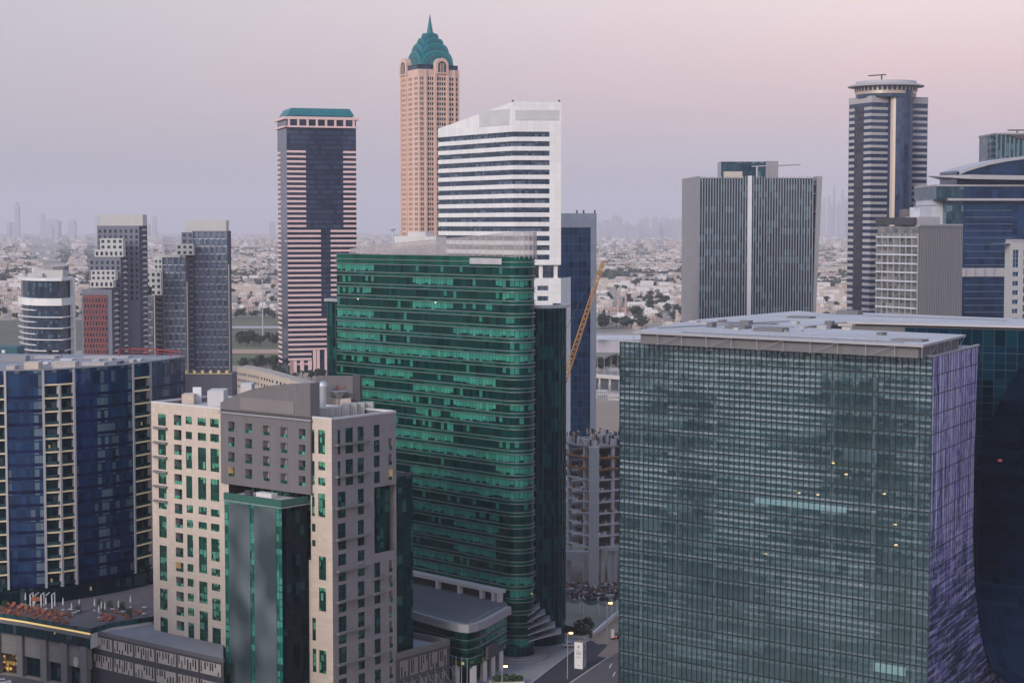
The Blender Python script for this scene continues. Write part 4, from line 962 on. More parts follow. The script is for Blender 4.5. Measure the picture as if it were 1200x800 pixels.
for i in range(4):
    z0 = 5.5 + i * 2.4
    mb = MB(); mb.band(ins, z0, z0 + 1.5, .1, 0); gb = mb.build("glazing_band", [M["green"] if i else M["green_lit"]], lb)
    mb = MB(); mb.band(ins, z0 + 1.5, z0 + 2.35, .25, 0, 0); sp_ = mb.build("spandrel", [M["green_sp"]], lb)
    mb = MB(); mb.band(ins, z0 + 2.3, z0 + 2.45, .5, 0, .1); mb.build("ledge", [M["ledge"]], sp_)
mb = MB(); mb.band(offs(an_t, -4.5), 0, 5.5, 0); mb.build("shopfront", [M["bal_glass"]], lb)
for s_ in (9, 16, 22, 28, 34, 40, 46, 52, 58):
    if s_ < plen(an_t):
        q = subpath(offs(an_t, -1.6), s_, s_ + .1)
        if q: mb = MB(); mb.box(q[0].x, q[0].y, 0, 1.3, 1.3, 5.5, .6); mb.build("column", [M["conc_light"]], lb)
fs = Face(an_t[6], an_t[7]); u0, z1 = fs.uz(566, 752, .3); u1, z0 = fs.uz(584, 762, .3)
mb = MB(); mb.fb(fs, max(.5, u0), u1, 6.2, 9.6, -.4, .3); mb.build("sign_panel", [M["slate_dk"]], lb)
# ================================================================== 4. CUBE OFFICE BLOCK (right foreground)
ZO = 91.6
o1, o2, o3 = atz(727, 400, ZO), atz(1093, 418, ZO), atz(1147, 405, ZO)
FO, FO2 = Face(o1, o2), Face(o2, o3)
op = thing("cube_office_block", "huge grey green glass cube office block with painted violet reflections on its side and flat grey roof", "office block", (o2.x, o2.y, 0))
ph = 4.45; nst = 21
for k in range(nst):
    z0, z1 = max(ZO - ph * (k + 1), .02), ZO - ph * k
    mb = MB(); mb.fq(FO, 0, FO.len, z0, z1); st = mb.build("glazing_band", [M["opus"]], op)
    mb = MB(); mb.fb(FO, 0, FO.len, z0 + .02, z0 + .36, .02, .16); mb.build("transom", [M["opusmull"]], st)
mb = MB(); n = 58
for i in range(n + 1): 
    u = FO.len * i / n; mb.fb(FO, u - .085, u + .085, 0, ZO, .02, .2)
mb.build("mullion", [M["opusmull"]], op)
# inside: slabs, columns, blinds, core
FI = FO
for k in range(nst):
    z1 = ZO - ph * k
    mb = MB(); mb.prism([FO.pt(.4, 0, -.45), FO.pt(FO.len - .8, 0, -.45), FO2.pt(16, 0, -.8), FO.pt(.4, 0, -16)], z1 - .75 - ph, z1 - ph + .02)
    mb.build("floor_slab", [M["slab"]], op)
for i in range(8):
    u = 5.5 + i * (FO.len - 10) / 7; mb = MB()
    for d in (-2.2, -11): mb.tube(FO.pt(u, 0, d), FO.pt(u, ZO - 1, d), .5, n=8)
    mb.build("column", [M["conc_light"]], op)
mb = MB(); mb.fq(FO, 0, FO.len - 4.5, 0, ZO - .5, -15.6); mb.build("core_wall", [M["coredark"]], op)
random.seed(21)
for k in range(nst):
    z1 = ZO - ph * k
    for j in range(random.choice((1, 1, 2))):
        u = random.uniform(2, FO.len - 20); w = random.uniform(3, 14)
        if k == 8: u = FO.uz(882 + j * 1e-6, 590)[0]; w = FO.uz(990, 590)[0] - u
        mb = MB(); mb.fq(FO, u, u + w, z1 - random.choice((1.2, 2.2, 3.2)), z1 - .75, -.8); mb.build("blind", [M["blind"] if k != 8 else M["blindlit"]], op)
        if k == 8: break
# few office lamps inside
for x, y in ((972, 544), (988, 557), (932, 579), (955, 581), (1045, 616), (1046, 640), (893, 650), (855, 704), (782, 736), (912, 756), (1005, 686), (1032, 580)):
    u, z = FO.uz(x, y); mb = MB(); q = FO.pt(u, z, -1.6); mb.box(q.x, q.y, z, .8, .4, .3); mb.build("desk_lamp", [M["warmdot"]], op)
u0, z1 = FO.uz(1012, 773); u1, z0 = FO.uz(1054, 795)
mb = MB(); mb.fq(FO, u0, u1, z0, z1, -3.0); mb.build("lit_interior", [M["blindlit"]], op)
u0, z1 = FO.uz(1020, 752); u1, z0 = FO.uz(1084, 766)
mb = MB(); mb.fq(FO, u0, u1, z0, z1, -2.0); mb.build("red_screen", [M["redscreen"]], op)
# side with its concave outer edge
edge = [(405, 1147), (430, 1145.5), (450, 1144.5), (475, 1143.7), (500, 1143), (530, 1142), (560, 1141), (590, 1140.6), (620, 1140.5), (650, 1141), (680, 1142), (700, 1144), (720, 1146), (740, 1149), (760, 1153), (775, 1158), (785, 1163), (792, 1170), (799, 1182)]
ez = [(FO2.uz(x, y)[0], FO2.uz(x, y)[1]) for y, x in edge]; ez.append((ez[-1][0] + 3, 0))
mb = MB()
for (u, z), (u2, z2) in zip(ez, ez[1:]):
    mb.poly([FO2.pt(0, z2), FO2.pt(u2, z2), FO2.pt(u, z), FO2.pt(0, z)], [(0, z2), (u2, z2), (u, z), (0, z)])
sd = mb.build("violet_refl_side", [M["opus_side"]], op)
mb = MB()
for k in range(1, nst): 
    z = ZO - ph * k; u = next(a[0] for a, b in zip(ez, ez[1:]) if b[1] <= z); mb.fb(FO2, 0, u - .1, z, z + .16, .02, .09)
for i in range(1, 24): mb.fb(FO2, i * 2 - .04, i * 2 + .04, 4, ZO, .02, .08)
mb.build("mullion", [M["opusmull"]], sd)
mb = MB()
for (u, z), (u2, z2) in zip(ez, ez[1:]): mb.poly([FO2.pt(u2, z2, .05), FO2.pt(u2 + .6, z2, .05), FO2.pt(u + .6, z, .05), FO2.pt(u, z, .05)]); mb.poly([FO2.pt(u2 + .6, z2, .05), FO2.pt(u2 + 1, z2, -20), FO2.pt(u + 1, z, -20), FO2.pt(u + .6, z, .05)])
mb.build("edge_trim", [M["opus_void"]], sd)
mb = MB(); mb.fb(FO, -.2, FO.len + .2, ZO, ZO + .35, -.5, .25); mb.fb(FO2, .25, ez[0][0], ZO, ZO + .35, -.5, .25); mb.build("coping", [M["rim"]], op)
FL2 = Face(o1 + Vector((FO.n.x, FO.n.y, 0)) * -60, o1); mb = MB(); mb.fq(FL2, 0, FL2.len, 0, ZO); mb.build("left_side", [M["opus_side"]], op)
mb = MB(); mb.prism([FO.pt(.3, 0, -.3), FO.pt(FO.len - .3, 0, -.3), FO2.pt(FO2.len, 0, -1), FO.pt(.3, 0, -45)], ZO - .6, ZO - .05); mb.build("gutter_roof", [M["roofgrey"]], op)
# raised roof, U-shaped with a recessed court
ZR = ZO + 3.1
rpx = [(742, 388), (1082, 404), (1132, 392), (935, 383.2), (992, 376.8), (1290, 384), (1290, 377), (1008, 366), (976, 368), (936, 364), (820, 374)]
rpts = [V2(atz(x, y, ZR)) for x, y in rpx]
mb = MB(); mb.prism(rpts, ZR - .55, ZR, 0, 1); rf = mb.build("roof", [M["rim"], M["roofpanel"]], op)
rin = offs(rpts + rpts[:2], -1.6)[1:-1]; mb = MB(); mb.prism(rin, ZO - .04, ZR - .55); mb.build("plant_screen", [M["roofside"]], rf)
mb = MB()
for a, b in ((0, 1), (1, 2)):
    f = Face(rpts[a], rpts[b]); k = max(2, int(f.len / 7))
    for i in range(k):
        mb.tube(f.pt(f.len * i / k, ZO, -.25), f.pt(f.len * i / k, ZR - .5, -.25), .09)
        if i % 2: mb.tube(f.pt(f.len * i / k, ZO, -.25), f.pt(f.len * (i + 1) / k, ZR - .5, -.25), .07)
mb.build("roof_truss", [M["fingrey2"]], rf)
for x0, y0, x1, y1, h in ((858, 385.5, 872, 384, .8), (892, 389, 915, 387, .9), (930, 373, 948, 372, .5), (1050, 399, 1082, 400, .5), (985, 368, 1006, 368.5, 1.2), (840, 380, 905, 378, .25)):
    p, q = atz(x0, y0, ZR), atz(x1, y1, ZR); mb = MB(); mb.box((p.x + q.x) / 2, (p.y + q.y) / 2, ZR, abs(q.x - p.x) + 2, 4, h, -.6); mb.build("roof_hatch", [M["roofside"]], rf)
rr_ = random.Random(8)
for k in range(16):
    x = rr_.uniform(790, 1040); y = 404 - 22 * rr_.random() * .6 - (1082 - x) * .03 - 8; w = rr_.uniform(1.2, 4.5)
    pq = atz(x, y, ZR); mb = MB(); mb.box(pq.x, pq.y, ZR, w, rr_.uniform(1, 2.6), rr_.uniform(.3, 1.3), -.68); mb.build("roof_unit", [M[rr_.choice(("ac", "roofside", "metal", "roofpale"))]], op)
for x0, y0, x1, y1 in ((770, 384, 925, 376), (800, 389, 1060, 400.5), (880, 381, 930, 383), (1010, 369, 1180, 375)):
    a_, b_ = atz(x0, y0, ZR + .3), atz(x1, y1, ZR + .3); mb = MB(); mb.tube(a_, b_, .16, n=5); mb.build("roof_pipe", [M["fingrey2"]], op)
for k in range(14):
    t_ = k / 13; x0, y0 = 748 + t_ * 330, 388.6 + t_ * 15.2; a_ = atz(x0, y0, ZR); mb = MB(); mb.tube(a_, a_ + Vector((0, 0, 1.1)), .07, n=4); mb.build("rail_post", [M["fingrey2"]], op)
mb = MB(); mb.tube(atz(748, 388.6, ZR) + Vector((0, 0, 1.1)), atz(1078, 403.8, ZR) + Vector((0, 0, 1.1)), .06, n=4); mb.build("roof_rail", [M["fingrey2"]], op)
# rear arm: navy curtain wall behind, with a dark bulging shell
q0 = V2(atz(1060, 378.5, ZR)); q9 = V2(atz(1290, 384, ZR)); FN = Face(q0, q0 + (q9 - q0).normalized() * 75).off(-.6); ZN_ = ZR - 1.2
mb = MB(); mb.fq(FN, 0, 75, 0, ZN_); 
mb.build("navy_curtain_wall", [M["opus_rear"]], op)
mb = MB()
for k in range(1, nst - 1): mb.fb(FN, 0, 75, ZO - ph * k, ZO - ph * k + .14, .02, .1)
for i in range(25): mb.fb(FN, i * 3, i * 3 + .1, 0, ZN_, .02, .09)
mb.build("navy_mullion", [M["navymull"]], op)
prof = [(396, 1214), (415, 1201), (440, 1189), (470, 1172), (500, 1158), (530, 1150), (560, 1146), (600, 1144), (640, 1143), (680, 1144), (700, 1145.5), (720, 1148), (740, 1151), (760, 1155), (775, 1160), (785, 1165), (792, 1172), (800, 1180), (812, 1186)]
rows = []
for y, x in prof:
    dd = 0.0
    for _ in range(12): u, z = FN.uz(x, y, dd); dd = .5 * dd + .5 * 44 * max(0, 1 - max(z, 0) / 40) ** 1.8
    row = []
    for i in range(9):
        t = i / 8; row.append((FN.pt(u + 34 * t, max(z, -.5), dd + .4 + 5 * t), (34 * t, z)))
    rows.append(row)
mb = MB()
for A, B in zip(rows, rows[1:]):
    for i in range(8): mb.poly([B[i][0], B[i + 1][0], A[i + 1][0], A[i][0]], [B[i][1], B[i + 1][1], A[i + 1][1], A[i][1]])
mb.build("curved_shell", [M["opus_void"]], op, smooth=True)

# ================================================================== 5. STRIPED TOWER
Y5 = 1484.0
c5 = V2(at(337, 300, Y5)); U5 = Vector((.955, .297)).normalized(); r5 = at(419, 300, Y5)
w5 = 60.5; FF5 = Face(c5, c5 + U5 * w5); FS5 = Face(c5 + Vector((-U5.y, U5.x)) * 44, c5)
w5 = FF5.uz(418, 300)[0]; FF5 = Face(c5, c5 + U5 * w5)
t5 = thing("striped_tower", "tall dark glass tower with thin pink stone stripes and a teal flat crown", "tower", (c5.x, c5.y, 0))
Z5 = FF5.uz(380, 140.5)[1]
ftp = [c5, c5 + U5 * w5, c5 + U5 * w5 + Vector((-U5.y, U5.x)) * 44, c5 + Vector((-U5.y, U5.x)) * 44]
mb = MB(); mb.prism(ftp, 0, Z5, 0, 1); mb.build("glass_body", [M["striped_gl"], M["roofgrey"]], t5)
S5 = lambda zx, zy: (300 + zx / 2.353, 110 + zy / 2.353)
def uzf(fc, zx, zy): return fc.uz(*S5(zx, zy))
zfl = lambda zy: uzf(FF5, 180, zy)[1]
U = lambda zx: uzf(FF5, zx, 300)[0]
dz = 4.07; z = zfl(157)
while z > 8:
    if z > zfl(372): rs = ((0, U(138)), (U(241), w5))
    elif z > zfl(618): rs = ((0, U(178)), (U(205), w5))
    elif z > zfl(700): rs = ((0, w5),)
    else: rs = ((0, U(150)),)
    for a, b in rs: mb = MB(); mb.fb(FF5, a, b, z - 1.75, z, .02, .5); mb.build("stone_band", [M["pinkband"]], t5)
    mb = MB(); mb.fb(FS5, 0, 15, z - 1.75, z, .02, .5); mb.build("side_band", [M["pinkband"]], t5)
    z -= dz
mb = MB(); mb.fb(FF5, -2, w5 + 2, Z5 - 6.6, Z5 - 5.2, -.4, 2.2); mb.fb(FS5, 0, 46.2, Z5 - 6.6, Z5 - 5.2, -.4, 2.2); mb.build("cornice_slab", [M["pinkband"]], t5)
ring = lambda o, z0, z1, m, nm: None
cx5 = (ftp[0] + ftp[2]) / 2
def grow(pts, c, k): return [c + (p - c) * k for p in pts]
mb = MB(); mb.prism(grow(ftp, cx5, 1.09), Z5, Z5 + 2.2); mb.build("cornice", [M["pinkband"]], t5)
for i in range(8):
    mb = MB(); u = 1 + i * (w5 - 4) / 7; mb.fb(FF5, u, u + 1.6, Z5 - 5.2, Z5, .02, 1.8); mb.build("cornice_post", [M["pinkband"]], t5)
mb = MB(); mb.prism(grow(ftp, cx5, .92), Z5 + 2.2, Z5 + 6.0); P = grow(ftp, cx5, .96); Q = grow(ftp, cx5, .84); z0 = Z5 + 6.0; z1 = FF5.uz(380, 127)[1]
mb.hexa([(p.x, p.y, z0 - 2.5) for p in P] + [(p.x, p.y, z1) for p in Q]); mb.build("crown", [M["teal"]], t5)
mb = MB()
for x in (158, 168, 190, 203): u = U(x); mb.fb(FF5, u - 1.2, u + 1.2, 0, zfl(704), .02, 1.4)
mb.fb(FF5, U(152), U(208), zfl(704), zfl(700), .02, 1.8); mb.build("portal", [M["pinkband"]], t5)
for x in (58, 75, 98, 118, 140): mb = MB(); u = max(1, U(x)); mb.fb(FF5, u, u + 3, 0, 10, .6, 1.8); mb.build("base_pier", [M["pinkband"]], t5)

# ================================================================== 6. PINK GRANITE TOWER with a teal dome
Y6 = 1300.0
c6 = V2(at(491, 200, Y6)); ph6 = R(26.6); U6 = Vector((math.cos(ph6), math.sin(ph6)))
l6 = None
f_ = Face(c6, c6 + U6 * 33); s6 = f_.uz(538.5, 200)[0]
FR6 = Face(c6, c6 + U6 * s6); V6 = Vector((-U6.y, U6.x)); FL6 = Face(c6 + V6 * s6, c6)
t6 = thing("granite_tower", "slim pink granite tower with arched gables under a scalloped teal crown and spire", "tower", (c6.x, c6.y, 0))
Z6 = FR6.uz(520, 82)[1]; zlow = 105.0
def facade6(fc, cols, nm):
    holes = []; z = Z6 - 5.5
    while z > zlow + 4:
        for a, b in cols: holes.append((a * fc.len, b * fc.len, z - 2.2, z))
        z -= 3.6
    mb = MB(); wall_holes(mb, fc, 0, fc.len, 0, Z6, holes); 
    return mb, holes
colsR = [(.04, .12), (.22, .36), (.445, .665), (.75, .86), (.92, .96)]
colsL = [(.06, .30), (.42, .62), (.76, .93)]
mbx, hR6 = facade6(FR6, colsR, 0); mby, hL6 = facade6(FL6, colsL, 0)
mbx.build("stone_wall", [M["pinkstone"]], t6); mby.build("stone_wall", [M["pinkstone"]], t6)
mb = MB(); mb.fq(Face(FR6.p1, FR6.p1 + V6 * s6), 0, s6, 0, Z6); mb.fq(Face(FR6.p1 + V6 * s6, FL6.p0), 0, s6, 0, Z6)
mb.poly([(p.x, p.y, Z6) for p in (FR6.p0, FR6.p1, FR6.p1 + V6 * s6, FL6.p0)]); mb.build("rear_wall", [M["pinkstone"]], t6)
def many(hs, n, fc_of, dep, mats, parent, name="window", sill=False):
    """the N largest as parts, the rest as one part of kind stuff"""
    rest = MB()
    for i, (fc, h) in enumerate(hs):
        mb = MB() if i < n else rest
        recess(mb, fc, *h, 0, dep, 1, 0)
        if sill: mb.fb(fc, h[0] - .1, h[1] + .1, h[2] - .3, h[2] + .2, -.2, .35, 2)
        w = h[1] - h[0]; k = max(1, round(w / 1.7))
        for j in range(1, k):
            u = h[0] + w * j / k; mb.fb(fc, u - .22, u + .22, h[2], h[3], -dep + .02, 0.0, 1)
        if i < n: mb.build(name, mats, parent)
    if len(hs) > n: o = rest.build(name, mats, parent); o["kind"] = "stuff"
allw = [(FR6, h) for h in hR6] + [(FL6, h) for h in hL6]
allw.sort(key=lambda q: -q[1][3])
many(allw, 100, None, .5, [M["win_deep"], M["pinkstone"]], t6)
for fc, a, b in ((FR6, .42, .69), (FL6, .02, .34), (FR6, .17, .4), (FR6, .72, .88)):   # projecting pilaster edges and arched gables
    for e in (a, b): mb = MB(); u = e * fc.len; mb.fb(fc, u - .45, u + .45, 0, Z6, .02, .9); mb.build("pilaster", [M["pinkstone"]], t6)
for fc, a, b in ((FR6, .42, .69), (FL6, .02, .36)):
    uc, r_ = (a + b) / 2 * fc.len, (b - a) / 2 * fc.len + .8
    out = [(uc - r_, Z6 - 3), (uc + r_, Z6 - 3)] + [(uc + r_ * math.cos(t), Z6 + 3.2 + r_ * math.sin(t)) for t in (math.pi * i / 14 for i in range(15))]
    mb = MB(); mb.poly([fc.pt(u, z, 1.2) for u, z in out]); mb.poly([fc.pt(u, z, -6) for u, z in out[::-1]])
    for (u, z), (u2, z2) in zip(out, out[1:] + out[:1]): mb.poly([fc.pt(u2, z2, 1.2), fc.pt(u, z, 1.2), fc.pt(u, z, -6), fc.pt(u2, z2, -6)])
    g = mb.build("arched_gable", [M["pinkstone"]], t6)
    r2 = r_ * .62; mb = MB(); ins_ = [(uc - r2, Z6 - 2), (uc + r2, Z6 - 2)] + [(uc + r2 * math.cos(t), Z6 + 2.8 + r2 * math.sin(t)) for t in (math.pi * i / 12 for i in range(13))]
    mb.poly([fc.pt(u, z, 1.28) for u, z in ins_]); mb.build("arched_window", [M["win_slate"]], g)
    mb = MB()
    for t in (.3, .5, .7): mb.fb(fc, uc - r2 + 2 * r2 * t - .2, uc - r2 + 2 * r2 * t + .2, Z6 - 2, Z6 + 2.8 + r2 * .55, 1.3, 1.45)
    mb.build("tracery", [M["pinkstone"]], g)
mb = MB(); mb.fb(FR6, 0, s6, Z6, Z6 + 3.5, -s6 * .9, -2.5); mb.build("attic", [M["striped_gl"]], t6)
# crown: four tiers of crossed round-headed vaults
cc = c6 + (U6 + V6) * s6 / 2; zb = Z6 + 1.0
sil = FR6.uz(503, 16)[1]
ztop = at(503, 38, Y6 + 14).z; zsp = at(503, 16, Y6 + 14).z; H = ztop - zb
for k, (w, t0, t1) in enumerate(((.80, 0, .50), (.66, .0, .70), (.48, .0, .86), (.30, .0, 1.0))):
    wd = s6 * w; z1 = zb + H * t1; r_ = wd / 2; zsr = max(zb, z1 - r_ * .95)
    mb = MB()
    for ax, bx in ((U6, V6), (V6, U6)):
        prf = [(-r_, zb), (r_, zb)] + [(r_ * math.cos(t), zsr + (z1 - zsr) * math.sin(t)) for t in (math.pi * i / 18 for i in range(19))]
        for e in (-1, 1): 
            q = [cc + ax * a + bx * r_ * e for a, _ in prf]; mb.poly([(p.x, p.y, z) for p, (_, z) in zip(q, prf)][::e])
        for (a, z), (a2, z2) in zip(prf, prf[1:] + prf[:1]):
            p, q = cc + ax * a, cc + ax * a2; mb.poly([((p + bx * r_).x, (p + bx * r_).y, z), ((q + bx * r_).x, (q + bx * r_).y, z2), ((q - bx * r_).x, (q - bx * r_).y, z2), ((p - bx * r_).x, (p - bx * r_).y, z)])
    tr = mb.build("crown_tier", [M["teal"]], t6)
    mb = MB()
    for ax, bx in ((U6, -V6), (V6, -U6)):
        for q0_, q1_, mm in ((.92, 1.0, 0), (.55, .66, 1)):
            N = 16
            for i in range(N):
                t, t2 = math.pi * i / N, math.pi * (i + 1) / N
                if mm and i % 2: continue
                pts = []
                for tt, rr_ in ((t, q0_), (t2, q0_), (t2, q1_), (t, q1_)):
                    p = cc + ax * (r_ * rr_ * math.cos(tt)) + bx * (r_ + .12); pts.append((p.x, p.y, zsr + (z1 - zsr) * rr_ * math.sin(tt)))
                mb.poly(pts, None, mm)
    mb.build("scallop_rib", [M["teal_lt"], M["darkmetal"]], tr)
mb = MB(); mb.lathe(cc.x, cc.y, [(3.0, ztop - 3), (2.4, ztop), (1.0, ztop + (zsp - ztop) * .6), (.2, zsp)], 10); mb.build("spire", [M["teal"]], t6)

# ================================================================== 7. WHITE SLANT-TOP TOWER
Y7 = 767.0
c7 = V2(at(601, 200, Y7)); l7 = V2(at(513.5, 230, 818.0)); r7 = V2(at(657.5, 200, Y7 + 1)); FL7, FR7 = Face(l7, c7), Face(c7, r7)
t7 = thing("white_tower", "bright white tower with a slanting parapet and continuous dark ribbon windows", "tower", (c7.x, c7.y, 0))
bk7 = [r7 + Vector((.5, 40)), l7 + Vector((22, 30))]
zT = FR7.uz(630, 119.5)[1]; zTl = FL7.uz(514, 151)[1]; zB = FR7.uz(640, 310)[1]
ins7 = [l7 + Vector((.4, .3)), c7 + Vector((.15, .5)), r7 + Vector((-.4, .5)), bk7[0], bk7[1]]
z1st = FR7.uz(640, 154.5)[1]
mb = MB(); mb.prism(ins7, zB + .4, z1st + .5, 0); mb.build("ribbon_glazing", [M["wt_glass"]], t7)
z = z1st
ub = FR7.uz(644, 230)[0]; k = 0
while z - 4.0 > zB - 1:
    mb = MB(); z0 = z - 4.0; hb = 1.85
    mb.band([l7, c7, FR7.pt(ub, 0).xy], z0, z0 + hb, .0, 0, -.8); mb.build("spandrel", [M["white_panel"]], t7); z -= 4.0; k += 1
zlow7 = z
mb = MB(); mb.fb(FR7, ub, FR7.len, zlow7, z1st, -20, .02); mb.build("white_pier", [M["white_panel"]], t7)
mb = MB()
A = FL7; mb.poly([A.pt(0, z1st), A.pt(A.len, z1st), A.pt(A.len, zT), A.pt(0, zTl)], [(0, z1st), (A.len, z1st), (A.len, zT), (0, zTl)])
mb.poly([FR7.pt(0, z1st), FR7.pt(FR7.len, z1st), FR7.pt(FR7.len, zT), FR7.pt(0, zT)], [(0, z1st), (FR7.len, z1st), (FR7.len, zT), (0, zT)])
b0, b1 = bk7; mb.poly([(b0.x, b0.y, z1st), (b1.x, b1.y, z1st), (b1.x, b1.y, zTl), (b0.x, b0.y, zT)]); mb.poly([(r7.x, r7.y, z1st), (b0.x, b0.y, z1st), (b0.x, b0.y, zT), (r7.x, r7.y, zT)])
mb.poly([(b1.x, b1.y, z1st), (l7.x, l7.y, z1st), (l7.x, l7.y, zTl), (b1.x, b1.y, zTl)])
mb.poly([(l7.x, l7.y, zTl - 1), (c7.x, c7.y, zT - 1), (b1.x, b1.y, zTl - 1)]); mb.poly([(c7.x, c7.y, zT - 1), (r7.x, r7.y, zT - 1), (b0.x, b0.y, zT - 1), (b1.x, b1.y, zTl - 1)])
pr7 = mb.build("parapet_wall", [M["white_panel"]], t7)
for fc, x0, x1, ya, yb_, n_ in ((FL7, 562, 597, 131, 146, 3), (FR7, 604, 655, 129, 141, 2)):
    u0, za_ = fc.uz(x0, ya); u1, zb_ = fc.uz(x1, yb_)
    mb = MB(); mb.fb(fc, u0, u1, zb_, za_, .02, .2); mb.build("faded_sign", [M["signwhite"]], pr7)
mb = MB(); mb.prism([l7 + Vector((3, 2)), c7 + Vector((-.5, 6)), FR7.pt(FR7.len * .35, 0, -1).xy, bk7[0], bk7[1]], 0, zB + .5); mb.build("lower_core", [M["wt_glass"]], t7)
zp0 = FR7.uz(640, 326)[1]
mb = MB(); mb.fb(FR7, 0, FR7.len, zlow7 - .4, zlow7, -20, .0); mb.build("soffit", [M["white_panel"]], t7)
for x in (651.5, 634): u = FR7.uz(x, 318)[0]; mb = MB(); mb.fb(FR7, u - .8, u + .8, zp0, zlow7 - .4, -3, -1.4); mb.build("column", [M["white_panel"]], t7)
hs = [(FR7.uz(630, 0)[0], FR7.uz(643, 0)[0], zp0 - 8.5 - 6.6 * 0 + o - 2, zp0 - 8.5 + o) for o in (5.3, .9, -3.5, -8)]
mb = MB(); wall_holes(mb, FR7, -6, FR7.len, 0, zp0, hs); mb.poly([FR7.pt(-6, zp0), FR7.pt(FR7.len, zp0), FR7.pt(FR7.len, zp0, -20), FR7.pt(-6, zp0, -20)]); mb.fq(Face(FR7.p1, FR7.p1 + Vector((5, 20))), 0, 20, 0, zp0); mb.build("podium", [M["white_panel"]], t7)
for h in hs: window(FR7, h, 0, .4, M["wt_glass"], M["white"], t7)
for x in (601, 655.5): p = at(x, 119.5, Y7 + 1); mb = MB(); mb.box(p.x, p.y + 1, zT - .1, .8, .8, 1.0); mb.build("roof_beacon", [M["darkmetal"]], t7)

# ================================================================== 8. BLUE TOWER IN A WHITE FRAME
Y8 = 880.0
a8, b8 = V2(at(640, 300, Y8)), V2(at(699, 300, Y8)); F8 = Face(a8, b8); zT8 = F8.uz(680, 250)[1]
t8 = thing("blue_glass_tower", "plain blue glass tower set in a pale white frame behind the yellow crane", "tower", (a8.x, a8.y, 0))
ug = F8.uz(692, 300)[0]; zg = F8.uz(680, 266.5)[1]
mb = MB(); mb.fb(F8, 0, ug, 0, zg, -30, 0); mb.build("glass_wall", [M["bluegl"]], t8)
mb = MB(); mb.fb(F8, ug, F8.len, 0, zT8, -31, .8); mb.fb(F8, 0, ug, zg, zT8, -31, .8); mb.build("frame", [M["palewhite"]], t8)
mb = MB(); zz = zg - 4
while zz > 5: mb.fb(F8, 0, ug, zz, zz + .35, .02, .14); zz -= 8.0
mb.build("transom", [M["navymull"]], t8)
for x in (676, 684, 697): p = at(x, 250, Y8 + 2); mb = MB(); mb.box(p.x, p.y, zT8, .7, .7, 1.6); mb.build("roof_beacon", [M["darkmetal"]], t8)

# ================================================================== 9. FINNED TOWER
Y9 = 1000.0
a9, b9 = V2(at(819.5, 250, Y9)), V2(at(952, 250, Y9 + 6)); F9 = Face(a9, b9)
s9 = V2(at(799.5, 250, Y9 + 62)); F9s = Face(s9, a9)
zT9 = F9.uz(870, 206.5)[1]
t9 = thing("finned_tower", "broad glass tower with grey vertical fins, blank end wall and leaning steel frame", "tower", (a9.x, a9.y, 0))
bk9 = [b9 + Vector((-4, 60)), s9]
mb = MB(); mb.prism([a9, b9] + bk9, 0, zT9 - 1, 0, 1); mb.build("glass_wall", [M["fin_gl"], M["roofgrey"]], t9)
mb = MB(); mb.fb(F9s, 0, F9s.len, 0, zT9, -.5, .25); mb.build("end_wall", [M["endgrey"]], t9)
n = 42
for i in range(n + 1):
    u = F9.len * i / n
    if abs(u - F9.uz(878, 250)[0]) < 1.4: continue
    mb = MB(); mb.fb(F9, max(0, u - .2), u + .2, 0, zT9 - (0 if i % 3 else .5), .02, .8); mb.build("fin", [M["fingrey"]], t9)
u = F9.uz(878, 250)[0]; mb = MB(); mb.fb(F9, u - 1.1, u + 1.1, 0, zT9 + .2, .02, 1.6); mb.build("white_mast", [M["white"]], t9)
top0, top1, bot0, bot1 = F9.uz(957.5, 207)[0], F9.uz(963.5, 207)[0], F9.uz(951.5, 385)[0], F9.uz(955, 385)[0]
zb9 = F9.uz(950, 385)[1]
mb = MB(); mb.hexa([F9.pt(bot0, zb9, .5), F9.pt(bot1, zb9, .5), F9.pt(bot1, zb9, -8), F9.pt(bot0, zb9, -8), F9.pt(top0, zT9, .5), F9.pt(top1, zT9, .5), F9.pt(top1, zT9, -8), F9.pt(top0, zT9, -8)]); fr9 = mb.build("leaning_frame", [M["fingrey2"]], t9)
mb = MB()
for y in (216, 227, 248, 269, 290): u0, zz = F9.uz(951, y); mb.tube(F9.pt(u0, zz, -.5), F9.pt(F9.uz(959, y)[0], zz, -.5), .3)
mb.build("strut", [M["fingrey2"]], fr9)
mb = MB(); f = Face(at(845, 200, Y9 + 25).xy, at(912, 200, Y9 + 25).xy); zt = f.uz(880, 189.5)[1]; mb.fb(f, 0, f.len * .78, zT9 - 2, zt, -18, 0); mb.build("roof_block", [M["fin_gl"]], t9)
mb = MB(); mb.fb(f, f.len * .78, f.len, zT9 - 2, zt + .3, -18, 0); mb.build("roof_block", [M["endgrey"]], t9)
mb = MB(); p = at(887, 200, Y9 + 8); mb.tube((p.x, p.y, zT9 - 1), (p.x, p.y, zT9 + 5.5), .5); q = at(938, 193, Y9 + 8); mb.tube((p.x - 3, p.y, zT9 + 5.5), (q.x, q.y, q.z), .35); mb.build("cleaning_crane", [M["rim"]], t9)
mb = MB(); f2 = Face(at(849, 204, Y9 + 6).xy, at(870, 204, Y9 + 6).xy); mb.fb(f2, 0, f2.len, zT9 - 1, F9.uz(860, 202)[1] + .6, -5, 0); mb.build("chiller", [M["cream"]], t9)

